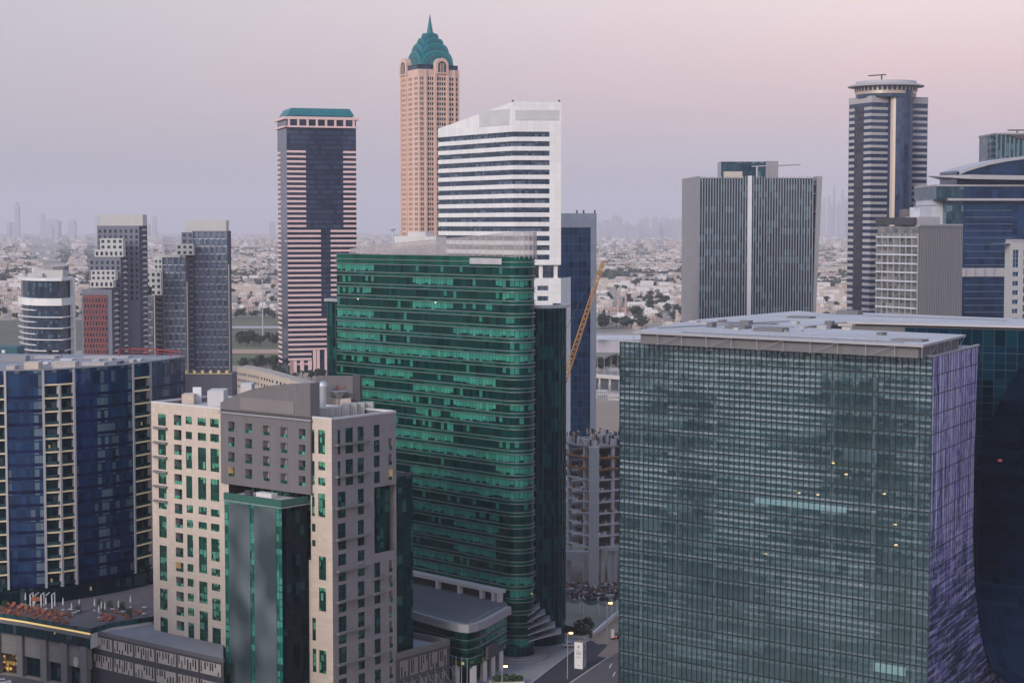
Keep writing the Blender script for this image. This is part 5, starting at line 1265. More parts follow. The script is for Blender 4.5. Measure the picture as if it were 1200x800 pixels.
# ================================================================== 10. GREY TOWER WITH A ROUND DRUM
Y10 = 1200.0
c10 = V2(at(1020, 250, Y10)); U10 = Vector((math.cos(R(21)), math.sin(R(21)))); F_ = Face(c10, c10 + U10 * 40); w10 = F_.uz(1085.5, 250)[0]
F10 = Face(c10, c10 + U10 * w10); V10 = Vector((-U10.y, U10.x)); f_ = Face(c10 + V10 * 40, c10)
d10 = -f_.uz(993.6, 250)[0] + 40; S10 = Face(c10 + V10 * d10, c10)
zT10 = F10.uz(1060, 114)[1]
t10 = thing("round_drum_tower", "tall grey banded tower with a glass half cylinder and a wide disc eave on top", "tower", (c10.x, c10.y, 0))
mb = MB(); mb.prism([c10, F10.p1, F10.p1 + V10 * d10, S10.p0], 0, zT10, 0, 1); mb.build("glass_body", [M["grey_gl"], M["roofgrey"]], t10)
ua, ub = F10.uz(1039, 250)[0], F10.uz(1066.5, 250)[0]
z = zT10 - 4.6
for fc_, a_, b_ in ((F10, 0, ua), (F10, ub, w10), (S10, 0, d10 + .3)): mb = MB(); mb.fb(fc_, a_, b_, z + .6, zT10 + .3, .02, .35); mb.build("parapet", [M["greyband"]], t10)
n10 = 0
while z > 60:
    z -= 4.17
    for a, b in ((0, ua), (ub, w10)): mb = MB(); mb.fb(F10, a, b, z, z + 1.7, .02, .3); mb.build("band", [M["greyband"]], t10)
    for a, b in ((0, .26), (.68, 1)): mb = MB(); mb.fb(S10, a * d10, b * d10 + (.3 if b == 1 else 0), z, z + 1.9, .02, .3); mb.build("side_band", [M["greyband"]], t10)
mb = MB(); mb.fb(S10, .28 * d10, .66 * d10, 0, zT10 - 6, .02, .25); mb.build("louvre_strip", [M["grey_dk"]], t10)
uc = (ua + ub) / 2; rc = (ub - ua) / 2 * 1.02; ctr = F10.pt(uc, 0, -1.0).xy; aa = math.atan2(F10.n.y, F10.n.x)
dp = arc(ctr.x, ctr.y, rc, aa - math.pi / 2, aa + math.pi / 2, 16)
mb = MB(); mb.band(dp, 0, zT10 + 8, 0); mb.build("half_cylinder", [M["grey_gl"]], t10)
mb = MB(); mb.band(dp[2:5], 0, zT10 + 6, .15); mb.build("bright_cladding", [M["bronze"]], t10)
# drum and eave disc
dc = F10.pt(w10 * .42, 0, -d10 * .42).xy; pxr = 24.5
r10 = 35.0 / 2110 * 1217
rad = r10 * .57
zD0, zD1, zE = zT10, at(1040, 102, Y10 + 10).z, at(1040, 95, Y10 + 10).z
mb = MB(); mb.lathe(dc.x, dc.y, [(r10 - .2, zD0 - .3), (r10 - .2, zD1)], 40); mb.build("drum", [M["grey_gl"]], t10)
mb = MB(); mb.lathe(dc.x, dc.y, [(r10, zD0 + 2), (r10, zD0 + 4)], 40)
for i in range(40): 
    t = 2 * math.pi * i / 40; mb.box(dc.x + (r10 + .15) * math.cos(t), dc.y + (r10 + .15) * math.sin(t), zD0 + 4, .9, .9, zD1 - zD0 - 4, t)
mb.build("drum_colonnade", [M["bronze"]], t10)
re = r10 * 1.25
mb = MB(); mb.lathe(dc.x, dc.y, [(r10, zD1), (re, zD1 + .3), (re, zD1 + 1.0), (r10 * 1.02, zD1 + 2.2), (r10 * .98, zE), (.01, zE + .3)], 48); mb.build("disc_eave", [M["greyband"]], t10)
mb = MB(); p = Vector((dc.x - 4, dc.y - 5, zE)); mb.tube(p, p + Vector((0, 0, 4)), .5); mb.tube(p + Vector((-9, 0, 3.6)), p + Vector((3, 0, 4.4)), .4); mb.build("cleaning_crane", [M["darkmetal"]], t10)

# ================================================================== 11. WHITE GRID BUILDING
Y11 = 850.0
c11 = V2(at(1076.5, 300, Y11)); F_ = Face(c11, c11 + Vector((math.cos(R(30)), math.sin(R(30)))) * 30); w11 = F_.uz(1127, 300)[0]; F11 = Face(F_.p0, F_.p0 + F_.u * w11)
V11 = Vector((-F11.u.y, F11.u.x)); f_ = Face(c11 + V11 * 40, c11); d11 = 40 - f_.uz(1028, 300)[0]; S11 = Face(c11 + V11 * d11, c11)
zT11 = F11.uz(1100, 264)[1]; zS11 = S11.uz(1050, 255)[1]
t11 = thing("grid_office_building", "mid height building with an open white grid front and a ribbed grey right side", "office building", (c11.x, c11.y, 0))
mb = MB(); mb.prism([c11, F11.p1, F11.p1 + V11 * d11, S11.p0], 0, zT11 - .5, 0, 1); mb.build("body", [M["grid_in"], M["roofgrey"]], t11)
mb = MB(); mb.fb(F11, .2, w11, 0, zT11, .02, .5); mb.build("ribbed_wall", [M["louvre"]], t11)
mb = MB(); mb.fb(F11, 0, w11, zT11, zT11 + .6, -1, .6); mb.build("coping", [M["rim"]], t11)
zz = zT11 - 6
while zz > 30: mb = MB(); mb.fb(S11, 0, d11 - .1, zz, zz + .8, .02, 1.1); mb.build("grid_beam", [M["palewhite"]], t11); zz -= 4.2
for i in range(8): mb = MB(); u = d11 * i / 7; mb.fb(S11, max(0, u - .16), min(d11, u + .16), 0, zT11 - 4, .02, .8); mb.build("grid_post", [M["greyband"]], t11)
mb = MB(); mb.fb(S11, 0, d11 * .93, S11.uz(1050, 263.5)[1], zS11, .02, 1.4); mb.build("sign_box", [M["signdark"]], t11)
mb = MB(); mb.fb(F11, 1, w11 * .55, zT11, zT11 + 4, -10, -2); mb.build("plant_room", [M["greyband"]], t11)
mb = MB(); mb.fb(F11, 5, w11 * .45, zT11 + 4, zT11 + 8.5, -12, -5); mb.build("plant_room", [M["palewhite"]], t11)
mb = MB(); mb.tube(F11.pt(2, zT11 + 9, -6), F11.pt(18, zT11 + 9.6, -6), .3); mb.tube(F11.pt(6, zT11 + 4, -6), F11.pt(6, zT11 + 10, -6), .3); mb.build("roof_pipe", [M["metal"]], t11)
for k, (x0, x1, yb_, yt) in enumerate(((1057, 1072, 256, 245),)):
    f = Face(at(x0, 250, Y11 + 14).xy, at(x1, 250, Y11 + 14).xy); mb = MB(); mb.fb(f, 0, f.len, zT11 - 1, f.uz(x0, yt)[1], -6, 0); mb.build("plant_room", [M["slate"]], t11)

# ================================================================== 12. BLUE BUILDING WITH A VAULTED ROOF
Y12 = 960.0
F12 = Face(at(1095, 250, Y12).xy, at(1275, 250, Y12 + 4).xy); Q = lambda x, y: F12.uz(x, y)
t12 = thing("vaulted_roof_building", "dark blue glass building with a bowed roof and a thin blade canopy", "office building", (F12.p0.x, F12.p0.y, 0))
def blk(x0, x1, y0, y1, d0, d1, mat, nm, z0=None):
    u0, za_ = Q(x0, y0); u1, zb_ = Q(x1, y1); mb = MB(); mb.fb(F12, u0, u1, zb_ if z0 is None else z0, za_, d0, d1); return mb.build(nm, [mat], t12)
blk(1109, 1129, 236, 400, -40, 0, M["fin_gl"], "side_glazing", 0)
blk(1129, 1275, 236, 400, -40, .3, M["bluegl2"], "glass_wall", 0)
blk(1095.5, 1129, 219, 234, -40, 3, M["fin_gl"], "terrace_glazing")
blk(1129, 1275, 219, 233, -40, 3.2, M["bluegl2"], "upper_glass")
blk(1095, 1275, 216.5, 218.8, -40, 3.6, M["rim"], "coping")
blk(1108, 1275, 232.6, 235.4, -30, 4.5, M["rim"], "ledge")
blk(1096, 1112, 232, 380, -38, -6, M["palewhite"], "stair_block", 0)
blk(1127, 1177, 314, 324, .1, .9, M["rim"], "ledge")
for x in (1131, 1142, 1153, 1164): blk(x, x + 1.2, 314.2, 323.8, .9, 1.3, M["fingrey2"], "post")
for y in range(246, 314, 8): blk(1130, 1186, y, y + 1, .32, .7, M["bluemull"], "transom")
for y in range(333, 372, 8): blk(1130, 1275, y, y + 1, .32, .7, M["bluemull"], "transom")
blk(1124, 1275, 200, 217, -36, -4, M["bluegl2"], "penthouse")
# blade canopy
u0, zb_ = Q(1087, 206.5); u1 = Q(1275, 210)[0]; um = Q(1132, 207)[0]; z2 = Q(1132, 209)[1]; zt_ = Q(1132, 205.3)[1]
mb = MB(); mb.hexa([F12.pt(u0, zb_ - .15, 5), F12.pt(um, z2 - .6, 9), F12.pt(um, z2 - .6, -38), F12.pt(u0, zb_ - .15, 0), F12.pt(u0, zb_ + .1, 5), F12.pt(um, zt_, 9), F12.pt(um, zt_, -38), F12.pt(u0, zb_ + .1, 0)])
mb.hexa([F12.pt(um, z2 - .6, 9), F12.pt(u1, z2 - 1.6, 9), F12.pt(u1, z2 - 1.6, -38), F12.pt(um, z2 - .6, -38), F12.pt(um, zt_, 9), F12.pt(u1, zt_ - 1.0, 9), F12.pt(u1, zt_ - 1.0, -38), F12.pt(um, zt_, -38)]); mb.build("blade_canopy", [M["rim"]], t12)
vp = [Q(x, y) for x, y in ((1123, 201.5), (1132, 197.5), (1145, 193.5), (1160, 189.5), (1178, 186), (1200, 183), (1225, 181.5), (1250, 182.5), (1275, 185))]
mb = MB(); zb_ = Q(1150, 203)[1]
for (u, z), (u2, z2_) in zip(vp, vp[1:]):
    mb.poly([F12.pt(u, z, 2), F12.pt(u2, z2_, 2), F12.pt(u2, z2_, -38), F12.pt(u, z, -38)]); mb.poly([F12.pt(u, z - 1.6, 2), F12.pt(u2, z2_ - 1.6, 2), F12.pt(u2, z2_, 2), F12.pt(u, z, 2)])
va = mb.build("bowed_roof", [M["rim"]], t12)
mb = MB()
for (u, z), (u2, z2_) in zip(vp, vp[1:]): mb.poly([F12.pt(u, zb_ - 2, 0), F12.pt(u2, zb_ - 2, 0), F12.pt(u2, z2_ - 1.5, 0), F12.pt(u, z - 1.5, 0)], [(u, zb_), (u2, zb_), (u2, z2_), (u, z)])
mb.build("gable_glazing", [M["bluegl2"]], va)

# 13 teal crown behind
Y13 = 1120.0; F13 = Face(at(1167, 170, Y13).xy, at(1290, 170, Y13).xy)
t13 = thing("slatted_crown_tower", "tower top of slanting teal glass slats with a cleaning crane above the bowed roof", "tower", (F13.p0.x, F13.p0.y, 0))
z1 = F13.uz(1180, 157)[1]; mb = MB(); mb.fb(F13, 0, F13.len, 0, z1 - .5, -40, 0); mb.build("glass_body", [M["fin_gl"]], t13)
for i in range(24): mb = MB(); u = i * F13.len / 24; mb.fb(F13, u, u + .7, z1 - 22, z1, .02, 1.2); mb.build("slat", [M["slatteal"]], t13)
mb = MB(); mb.fb(F13, -.6, F13.len, z1 - .4, z1 + .6, -40, 1.6); mb.build("coping", [M["fingrey2"]], t13)
mb = MB(); mb.hexa([F13.pt(6, z1 - 1, 1.3), F13.pt(F13.len, z1 - 18, 1.3), F13.pt(F13.len, z1 - 1, .9), F13.pt(20, z1 - 1, .9), F13.pt(6, z1 - .4, 1.7), F13.pt(F13.len, z1 - 17, 1.7), F13.pt(F13.len, z1 - .4, 1.5), F13.pt(20, z1 - .4, 1.5)]); mb.build("dark_panel", [M["slate_dk"]], t13)
p = at(1192, 157, Y13 + 6); mb = MB(); mb.tube((p.x, p.y, z1), (p.x, p.y, z1 + 3), .6); mb.tube((p.x - 6, p.y, z1 + 2.6), (p.x + 16, p.y, z1 + 2.6), .5); mb.build("cleaning_crane", [M["slate"]], t13)

# 14 small cream building at the right edge
Y14 = 720.0; F14 = Face(at(1184, 330, Y14).xy, at(1236, 330, Y14 + 12).xy); S14 = Face(at(1177, 330, Y14 + 14).xy, F14.p0)
z14 = F14.uz(1190, 284)[1]
t14 = thing("cream_block", "small pale cream block with blue windows at the right edge", "building", (F14.p0.x, F14.p0.y, 0))
hs = [(1.2, 4.6, z14 - 10, z14 - 3)] + [(1.2, 4.6, z14 - 13.6 - 3.7 * i, z14 - 11.8 - 3.7 * i) for i in range(18)] + [(7 + 4.5 * j, 9.5 + 4.5 * j, z14 - 5.5 - 3.7 * i, z14 - 3 - 3.7 * i) for i in range(12) for j in range(2)]
mb = MB(); wall_holes(mb, F14, 0, F14.len, 0, z14, hs); mb.fq(S14, 0, S14.len, 0, z14); mb.poly([F14.pt(0, z14 - .5), F14.pt(F14.len, z14 - .5), F14.pt(F14.len, z14 - .5, -14), F14.pt(0, z14 - .5, -14)]); mb.build("wall", [M["stepwhite"]], t14)
for h in hs: window(F14, h, 0, .4, M["bluegl"], M["white"], t14)
mb = MB(); mb.fb(F14, 3, 9, z14 - .4, z14 + 1.2, -6, -2); mb.build("roof_plant", [M["metal"]], t14)

# ================================================================== 15. STEPPED SLATE TOWERS on the left
def apt(fc, z0, z1, cols, pitch, wu, wz, mat_wall_, parent, nmax=100, stag=False, dep=.4, m0=2.0):
    hs = []; z = z1 - m0; r_ = 0
    while z - wz > z0 + .5:
        for c_ in range(cols):
            w = fc.len / cols; u = w * (c_ + .5) + ((w * .16 if r_ % 2 else -w * .16) if stag else 0); hs.append((u - wu / 2, u + wu / 2, z - wz, z))
        z -= pitch; r_ += 1
    mb = MB(); wall_holes(mb, fc, 0, fc.len, z0, z1, hs); mb.build("facade", [mat_wall_], parent)
    return [(fc, h) for h in hs]
def slab_box(x0, x1, xr, yt, Y, dep, zb=0.0):
    """front face px x0..x1 at depth Y, side face to px xr, roof at pixel row yt"""
    p0, p1 = at(x0, 350, Y).xy, at(x1, 350, Y).xy; f = Face(p0, p1)
    z1 = f.uz((x0 + x1) / 2, yt)[1]
    g0 = Face(p1, p1 + Vector((.5, .87)) * 10); w = g0.uz(xr, 350)[0] if xr > x1 else 12
    g = Face(p1, p1 + g0.u * max(w, 4)); return f, g, z1
def closed(fc, g, z0, z1, mat, parent, nm="rear_wall"):
    mb = MB(); a, b = fc.p0 + g.u * g.len, g.p1
    mb.fq(Face(b, a), 0, fc.len, z0, z1); mb.fq(Face(a, fc.p0), 0, g.len, z0, z1); mb.poly([(p.x, p.y, z1 - .4) for p in (fc.p0, fc.p1, b, a)]); mb.build(nm, [mat], parent)
YA = 1180.0
tA = thing("stepped_slate_tower", "dark slate apartment tower stepping up three tiers, white penthouses, brick red lower front", "apartment tower", (*at(100, 400, YA).xy, 0))
W = []
for x0, x1, xr, yt, Y, cols, mat in ((115, 164, 173.5, 264.5, YA + 30, 8, "midslate"), (105, 142, 149.5, 301, YA + 14, 6, "midslate"), (95.5, 131, 139, 339, YA, 0, "midslate")):
    f, g, z1 = slab_box(x0, x1, xr, yt, Y, 0)
    if cols: W += apt(f, 70 if Y > YA + 20 else 40, z1, cols, 3.75, 1.5, 2.2, M[mat], tA, m0=2.6); mb = MB(); mb.fq(f, 0, f.len, 0, 70 if Y > YA + 20 else 40); mb.build("facade", [M[mat]], tA)
    else:
        mb = MB(); mb.fq(f, 0, f.len, 0, z1); mb.build("facade", [M[mat]], tA)
        u0, u1 = f.uz(98.5, 400)[0], f.uz(126.5, 400)[0]; rz1 = f.uz(110, 345.5)[1]; fr = Face(f.pt(u0, 0, .5), f.pt(u1, 0, .5))
        WR = apt(fr, 20, rz1, 8, 3.75, .95, 2.4, M["redclad"], tA, stag=True, m0=2.4)
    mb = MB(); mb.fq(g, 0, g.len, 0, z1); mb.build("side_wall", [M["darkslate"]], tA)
    for i in range(26):
        zz = z1 - 3 - i * 3.75
        mb = MB(); mb.fb(g, g.len * .25, g.len * .95, zz - .3, zz, .02, .8); mb.fb(g, g.len * .35, g.len * .8, zz, zz + .9, .66, .76); mb.build("balcony", [M["balwhite"]], tA)
    closed(f, g, 0, z1, M[mat], tA)
many(WR[:60] + W[:40] + WR[60:] + W[40:], 100, None, .4, [M["win_slate"], M["midslate"]], tA)
def steps(x0, x1, yt, yb_, Y, parent, dep=9, cols=5, mat="stepwhite"):
    f = Face(at(x0, 350, Y).xy, at(x1, 350, Y).xy); z1, z0 = f.uz(x0, yt)[1], f.uz(x0, yb_)[1]
    mb = MB(); mb.fb(f, 0, f.len, z0, z1 - (z1 - z0) * .0, -dep, 0); o = mb.build("white_penthouse", [M[mat]], parent)
    if cols:
        mb = MB(); w = f.len / cols; n = max(1, round((z1 - z0) / 4))
        for r_ in range(n):
            for c_ in range(cols): mb.fb(f, w * (c_ + .28), w * (c_ + .78), z0 + (z1 - z0) * (r_ + .2) / n, z0 + (z1 - z0) * (r_ + .72) / n, -.02, .06)
        mb.build("window", [M["win_slate"]], o)
steps(118.5, 168.5, 251.5, 264.5, YA + 33, tA, 14, 0)
steps(118, 145, 279.3, 292.5, YA + 13.5, tA, 8, 4); steps(111.5, 145, 292.5, 301, YA + 13.5, tA, 8, 6)
steps(107, 135.5, 316.5, 328.5, YA - .5, tA, 8, 5); steps(105.5, 133, 328.5, 337, YA - .5, tA, 8, 5, "stepwhite")
YBt = 1260.0
tB = thing("checkered_slate_tower", "grey apartment tower of checkered windows stepping up to the right, warm lights at its base", "apartment tower", (*at(200, 400, YBt).xy, 0))
W = []
for x0, x1, xr, yt, Y, cols, wall_ in ((226, 267, 271.5, 270.5, YBt + 28, 6, "midslate"), (190.5, 218, 219, 301, YBt + 14, 4, "midslate"), (150, 179, 180, 347, YBt, 4, "midslate")):
    f, g, z1 = slab_box(x0, x1, xr, yt, Y, 0)
    W += apt(f, 12, z1, cols, 5.4, f.len / cols * .6, 4.6, M[wall_], tB, stag=True, m0=1.0)
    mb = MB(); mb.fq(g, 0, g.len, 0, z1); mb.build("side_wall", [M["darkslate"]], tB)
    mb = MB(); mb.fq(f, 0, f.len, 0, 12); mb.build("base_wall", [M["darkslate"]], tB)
    closed(f, g, 0, z1, M[wall_], tB)
W.sort(key=lambda q: -q[1][3]); many(W, 100, None, .45, [M["win_check"], M["midslate"], M["sillwhite"]], tB, "window", True)
# links between tiers: recessed dark strips with white balconies
for x0, x1, yt, Y in ((179, 191, 318, YBt + 10), (218, 227, 286, YBt + 22), (142.5, 151, 347, YBt + 6)):
    f = Face(at(x0, 350, Y).xy, at(x1, 350, Y).xy); z1 = f.uz(x0, yt)[1]
    mb = MB(); mb.fb(f, 0, f.len, 0, z1, -12, 0); mb.build("link_wall", [M["redclad"] if x0 < 150 else M["darkslate"]], tB)
    if x0 > 150:
        for i in range(int(z1 / 3.75) - 3):
            zz = z1 - 3 - i * 3.75; mb = MB(); mb.fb(f, f.len * .2, f.len * .9, zz - .4, zz, .02, 1.6); mb.fb(f, f.len * .2, f.len * .5, zz, zz + 1.1, 1.4, 1.5); mb.build("balcony", [M["balwhite"]], tB)
f, g, z1 = slab_box(226, 267, 271.5, 270.5, YBt + 28, 0)
steps(217, 266, 258.3, 270.5, YBt + 30, tB, 12, 0)
steps(207, 227, 286, 299, YBt + 13.5, tB, 7, 3); steps(183, 212, 299, 301.5, YBt + 13.5, tB, 7, 0); steps(170.5, 189, 318, 346, YBt - .5, tB, 7, 3); steps(148, 178, 336, 346.5, YBt - .5, tB, 7, 4)
steps(213.5, 227, 272, 300, YBt + 27, tB, 9, 2, "midslate"); steps(181, 190.5, 303, 340, YBt + 13, tB, 7, 2, "stepwhite")
for x, Y in ((181, YBt - 1), (191.5, YBt + 13), (219.5, YBt + 13), (227.5, YBt + 27), (268.5, YBt + 27), (152, YBt - 1)):
    f = Face(at(x - .6, 350, Y).xy, at(x + .6, 350, Y).xy); mb = MB(); mb.fb(f, 0, f.len, 0, f.uz(x, {181: 345, 191.5: 345, 219.5: 330, 227.5: 330, 268.5: 310, 152: 375}[x])[1], 0, 1.2); mb.build("cream_fin", [M["cream"]], tB)
f = Face(at(215, 440, YBt - 22).xy, at(272, 440, YBt - 22).xy); z1 = f.uz(240, 438)[1]
mb = MB(); mb.fb(f, 0, f.len, 0, z1, -22, 0); bs = mb.build("base_block", [M["darkslate"]], tB)
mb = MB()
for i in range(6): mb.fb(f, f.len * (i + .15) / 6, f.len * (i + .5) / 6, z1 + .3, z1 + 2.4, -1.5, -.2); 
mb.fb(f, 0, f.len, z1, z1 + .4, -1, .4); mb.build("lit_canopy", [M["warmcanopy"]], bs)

# 16 white banded building, rounded left corner
Y16 = 840.0
p0, p1, p2 = at(33, 350, Y16 + 12).xy, at(70, 350, Y16).xy, at(84.5, 350, Y16 + 12).xy
t16 = thing("white_banded_building", "rounded office building ringed by white sunshade bands with a white roof collar", "office building", (p1.x, p1.y, 0))
c16 = at(36, 350, Y16 + 18).xy; pth = [at(25, 350, Y16 + 26).xy, at(27, 350, Y16 + 16).xy, at(33, 350, Y16 + 8).xy, at(43, 350, Y16 + 2).xy, at(56, 350, Y16).xy, at(70, 350, Y16).xy, at(84, 350, Y16 + 14).xy]
zc_ = lambda y: CAMZ - (y - 265) * (Y16 / F)
mb = MB(); mb.prism(pth + [at(84, 350, Y16 + 40).xy, at(28, 350, Y16 + 45).xy], 0, zc_(328), 0, 1); mb.build("glass_body", [M["win_blue"], M["roofpale"]], t16)
mb = MB(); mb.band(pth, zc_(329), zc_(325.5), 1.6, 0, -1); mb.build("roof_collar", [M["white"]], t16)
mb = MB(); mb.band(pth, zc_(358), zc_(349.5), 1.5, 0, -.5); mb.build("belt_band", [M["white_panel"]], t16)
for y in (363, 371, 377, 384, 391, 397.5, 404, 410.5, 417):
    mb = MB(); long_ = int(y * 10) % 2 == 0; mb.band(pth if y in (371, 384, 397.5, 410.5) else pth[:4], zc_(y + 1.0), zc_(y), 1.9 if y in (371, 384, 397.5, 410.5) else 1.2, 0, -.2); mb.build("sunshade", [M["white"]], t16)
f = Face(at(82.6, 350, Y16 + 12).xy, at(86.6, 350, Y16 + 12).xy); mb = MB(); mb.fb(f, 0, f.len, 0, zc_(326), -3, 1); mb.build("white_pier", [M["white_panel"]], t16)
for x0, x1, yt, yb_, Y in ((44, 74, 316.5, 327, Y16 + 10), (33, 50, 320, 323, Y16 + 8), (62, 75, 312.5, 317, Y16 + 14)):
    f = Face(at(x0, 350, Y).xy, at(x1, 350, Y).xy); mb = MB(); mb.fb(f, 0, f.len, f.uz(x0, yb_ + 2)[1], f.uz(x0, yt)[1], -10, 0); mb.build("penthouse", [M["stepwhite"] if yt > 315 else M["slate"]], t16)
Y17 = 640.0; f = Face(at(-14, 412, Y17).xy, at(20, 412, Y17).xy)
t17 = thing("teal_roof_hut", "low teal cladded plant building with a small white panel beyond the curved hotel roof", "building", (f.p0.x, f.p0.y, 0))
mb = MB(); mb.fb(f, 0, f.len, 0, f.uz(5, 406.5)[1], -10, 0); mb.build("wall", [M["hutteal"]], t17)
mb = MB(); a, b = f.uz(2, 410), f.uz(6, 413.5); mb.fb(f, a[0], b[0], b[1], a[1], .02, .2); mb.build("panel", [M["white"]], t17)

# unseen banded tower, added off to the left for its reflection in the cube block
tb = thing("added_banded_tower", "pale apartment tower of stacked white balcony bands, mirrored in the cube block's glass", "apartment tower", (-165, 345, 0))
mb = MB(); PB = [Vector((-150, 285)), Vector((-140, 395)), Vector((-185, 405)), Vector((-195, 290))]; mb.prism(PB, 0, 68); mb.build("glass_body", [M["win_blue"]], tb)
for k in range(18):
    mb = MB(); mb.prism(grow(PB, sum(PB, Vector((0, 0))) / 4, 1.06), 2 + k * 3.65, 3.45 + k * 3.65); mb.build("balcony_band", [M["whitestone"]], tb)
# ================================================================== GROUND AND STREET
def patch(name, px, mat, z, label=None, kind="structure", world=False):
    pts = [V2(p) if world else V2(atz(*p, z)) for p in px]
    a = sum(p.x * q.y - q.x * p.y for p, q in zip(pts, pts[1:] + pts[:1]))
    if a < 0: pts = pts[::-1]
    mb = MB(); mb.poly([(p.x, p.y, z) for p in pts]); o = mb.build(name, [mat]); return tag(o, label, None, None, kind)
def mat_ground():
    m, nt, out = newmat("dusty city ground")
    tc = nt.nodes.new("ShaderNodeTexCoord").outputs["Object"]
    n1 = node(nt, "ShaderNodeTexNoise", {"Vector": tc, "Scale": .0022, "Detail": 8.0, "Roughness": .62}).outputs[0]
    n2 = node(nt, "ShaderNodeTexNoise", {"Vector": tc, "Scale": .02, "Detail": 6.0, "Roughness": .6}).outputs[0]
    v = node(nt, "ShaderNodeTexVoronoi", {"Vector": tc, "Scale": .012}).outputs[1]
    r1 = node(nt, "ShaderNodeMapRange", {0: n1, 1: .47, 2: .56}).outputs[0]
    c = mixc(nt, r1, (.36, .30, .24), (.17, .16, .12))
    r2 = node(nt, "ShaderNodeMapRange", {0: n2, 1: .52, 2: .62}).outputs[0]
    c = mixc(nt, mth(nt, "MULTIPLY", r2, .7), c, (.09, .10, .07))
    vs = node(nt, "ShaderNodeSeparateColor", {0: v}).outputs[0]
    c = mixc(nt, mth(nt, "MULTIPLY", mth(nt, "GREATER_THAN", vs, .72), .5), c, (.42, .37, .32))
    b = node(nt, "ShaderNodeBsdfPrincipled", {"Base Color": c, "Roughness": .95}); nt.links.new(b.outputs[0], out.inputs[0]); return m
mb = MB(); G = 30000; mb.poly([(-G, -G, 0), (G, -G, 0), (G, G, 0), (-G, G, 0)]); g_ = mb.build("ground", [mat_ground()]); g_["kind"] = "structure"
patch("park_field", [(262, 428), (262, 372), (330, 372), (330, 428)], M["lawn"], .10)
patch("park_scrub", [(262, 398), (262, 384), (345, 384), (345, 398)], M["scrub"], .25)
patch("desert_verge", [(262, 412.5), (262, 409), (340, 409), (340, 412.5)], M["sand"], .25)
patch("scrub_field", [(-20, 410), (-20, 375), (110, 375), (110, 410)], M["scrub"], .10)
patch("park_path", [(262, 384.5), (262, 382), (330, 382), (330, 384.5)], M["kerb"], .45)
patch("canal_water", [(690, 413), (690, 398), (830, 398), (830, 413)], M["water"], .10)
patch("canal_quay", [(690, 398), (690, 392.5), (830, 392.5), (830, 398)], M["conc_light"], .12)
patch("canal_water", [(690, 467), (690, 448), (740, 448), (740, 467)], M["water"], .10)
patch("sandy_site", [(690, 512), (690, 474), (760, 474), (760, 512)], M["sand"], .05)
for y, h, x0, x1, mt in ((300.5, 1.2, 690, 805, "kerb"), (315, .8, 690, 805, "roadfar"), (346, 1.2, 262, 330, "roadfar"), (367, 2.2, 262, 330, "roadfar"), (297, 1, -10, 330, "roadfar"), (331, 1.3, -10, 100, "roadfar")):
    patch("distant_road", [(x0, y + h), (x0, y), (x1, y), (x1, y + h)], M[mt], .18)
# near streets
patch("forecourt_paving", [(480, 830), (480, 720), (700, 716), (693, 746), (667, 766), (620, 803), (590, 830)], M["paving"], .02)
patch("parking_asphalt", [(590, 830), (622, 801), (664, 768.5), (690, 750), (727, 752), (727, 760), (712, 769), (664, 801), (640, 830)], M["asphalt"], .024)
patch("road", [(640, 830), (668, 801), (714, 770), (727, 760), (800, 700), (900, 700), (900, 830)], M["road"], .03)
patch("sidewalk", [(700, 768), (727, 740), (727, 762), (714, 771)], M["walkpink"], .05)
patch("sand_path", [(691, 748), (724, 722), (760, 722), (727, 754), (700, 754)], M["sand"], .036)
patch("dusty_lot", [(655, 742), (655, 706), (727, 702), (727, 719), (695, 743)], M["lot"], .032)
patch("hotel_street", [(-60, 840), (-60, 786), (0, 789.5), (26, 793), (54, 799), (90, 808), (90, 840)], M["road"], .03)
patch("building_site_ground", [(655, 706), (650, 660), (760, 660), (760, 702)], M["sitedirt"], .03)
for x, y in ((715, 779), (719, 789)):
    a, b = atz(x - .8, y + 3.0, .036), atz(x + 1.8, y - 2.2, .036); d = V2(b - a).normalized(); n = Vector((d.y, -d.x)) * .16
    mb = MB(); mb.poly([(a.x - n.x, a.y - n.y, .036), (a.x + n.x, a.y + n.y, .036), (b.x + n.x, b.y + n.y, .036), (b.x - n.x, b.y - n.y, .036)]); mb.build("road_marking", [M["white"]])["kind"] = "structure"
def kerb(px, w=.5, h=.14, name="kerb"):
    P = [V2(atz(x, y)) for x, y in px]; mb = MB(); mb.band(P, .0, h, w / 2, 0, -w / 2); o = mb.build(name, [M["kerb"]]); o["kind"] = "structure"
kerb([(660, 806), (667, 801), (690, 785.5), (713, 770)]); kerb([(616, 806), (622, 800.5), (664, 768), (690, 749.5)], .4)
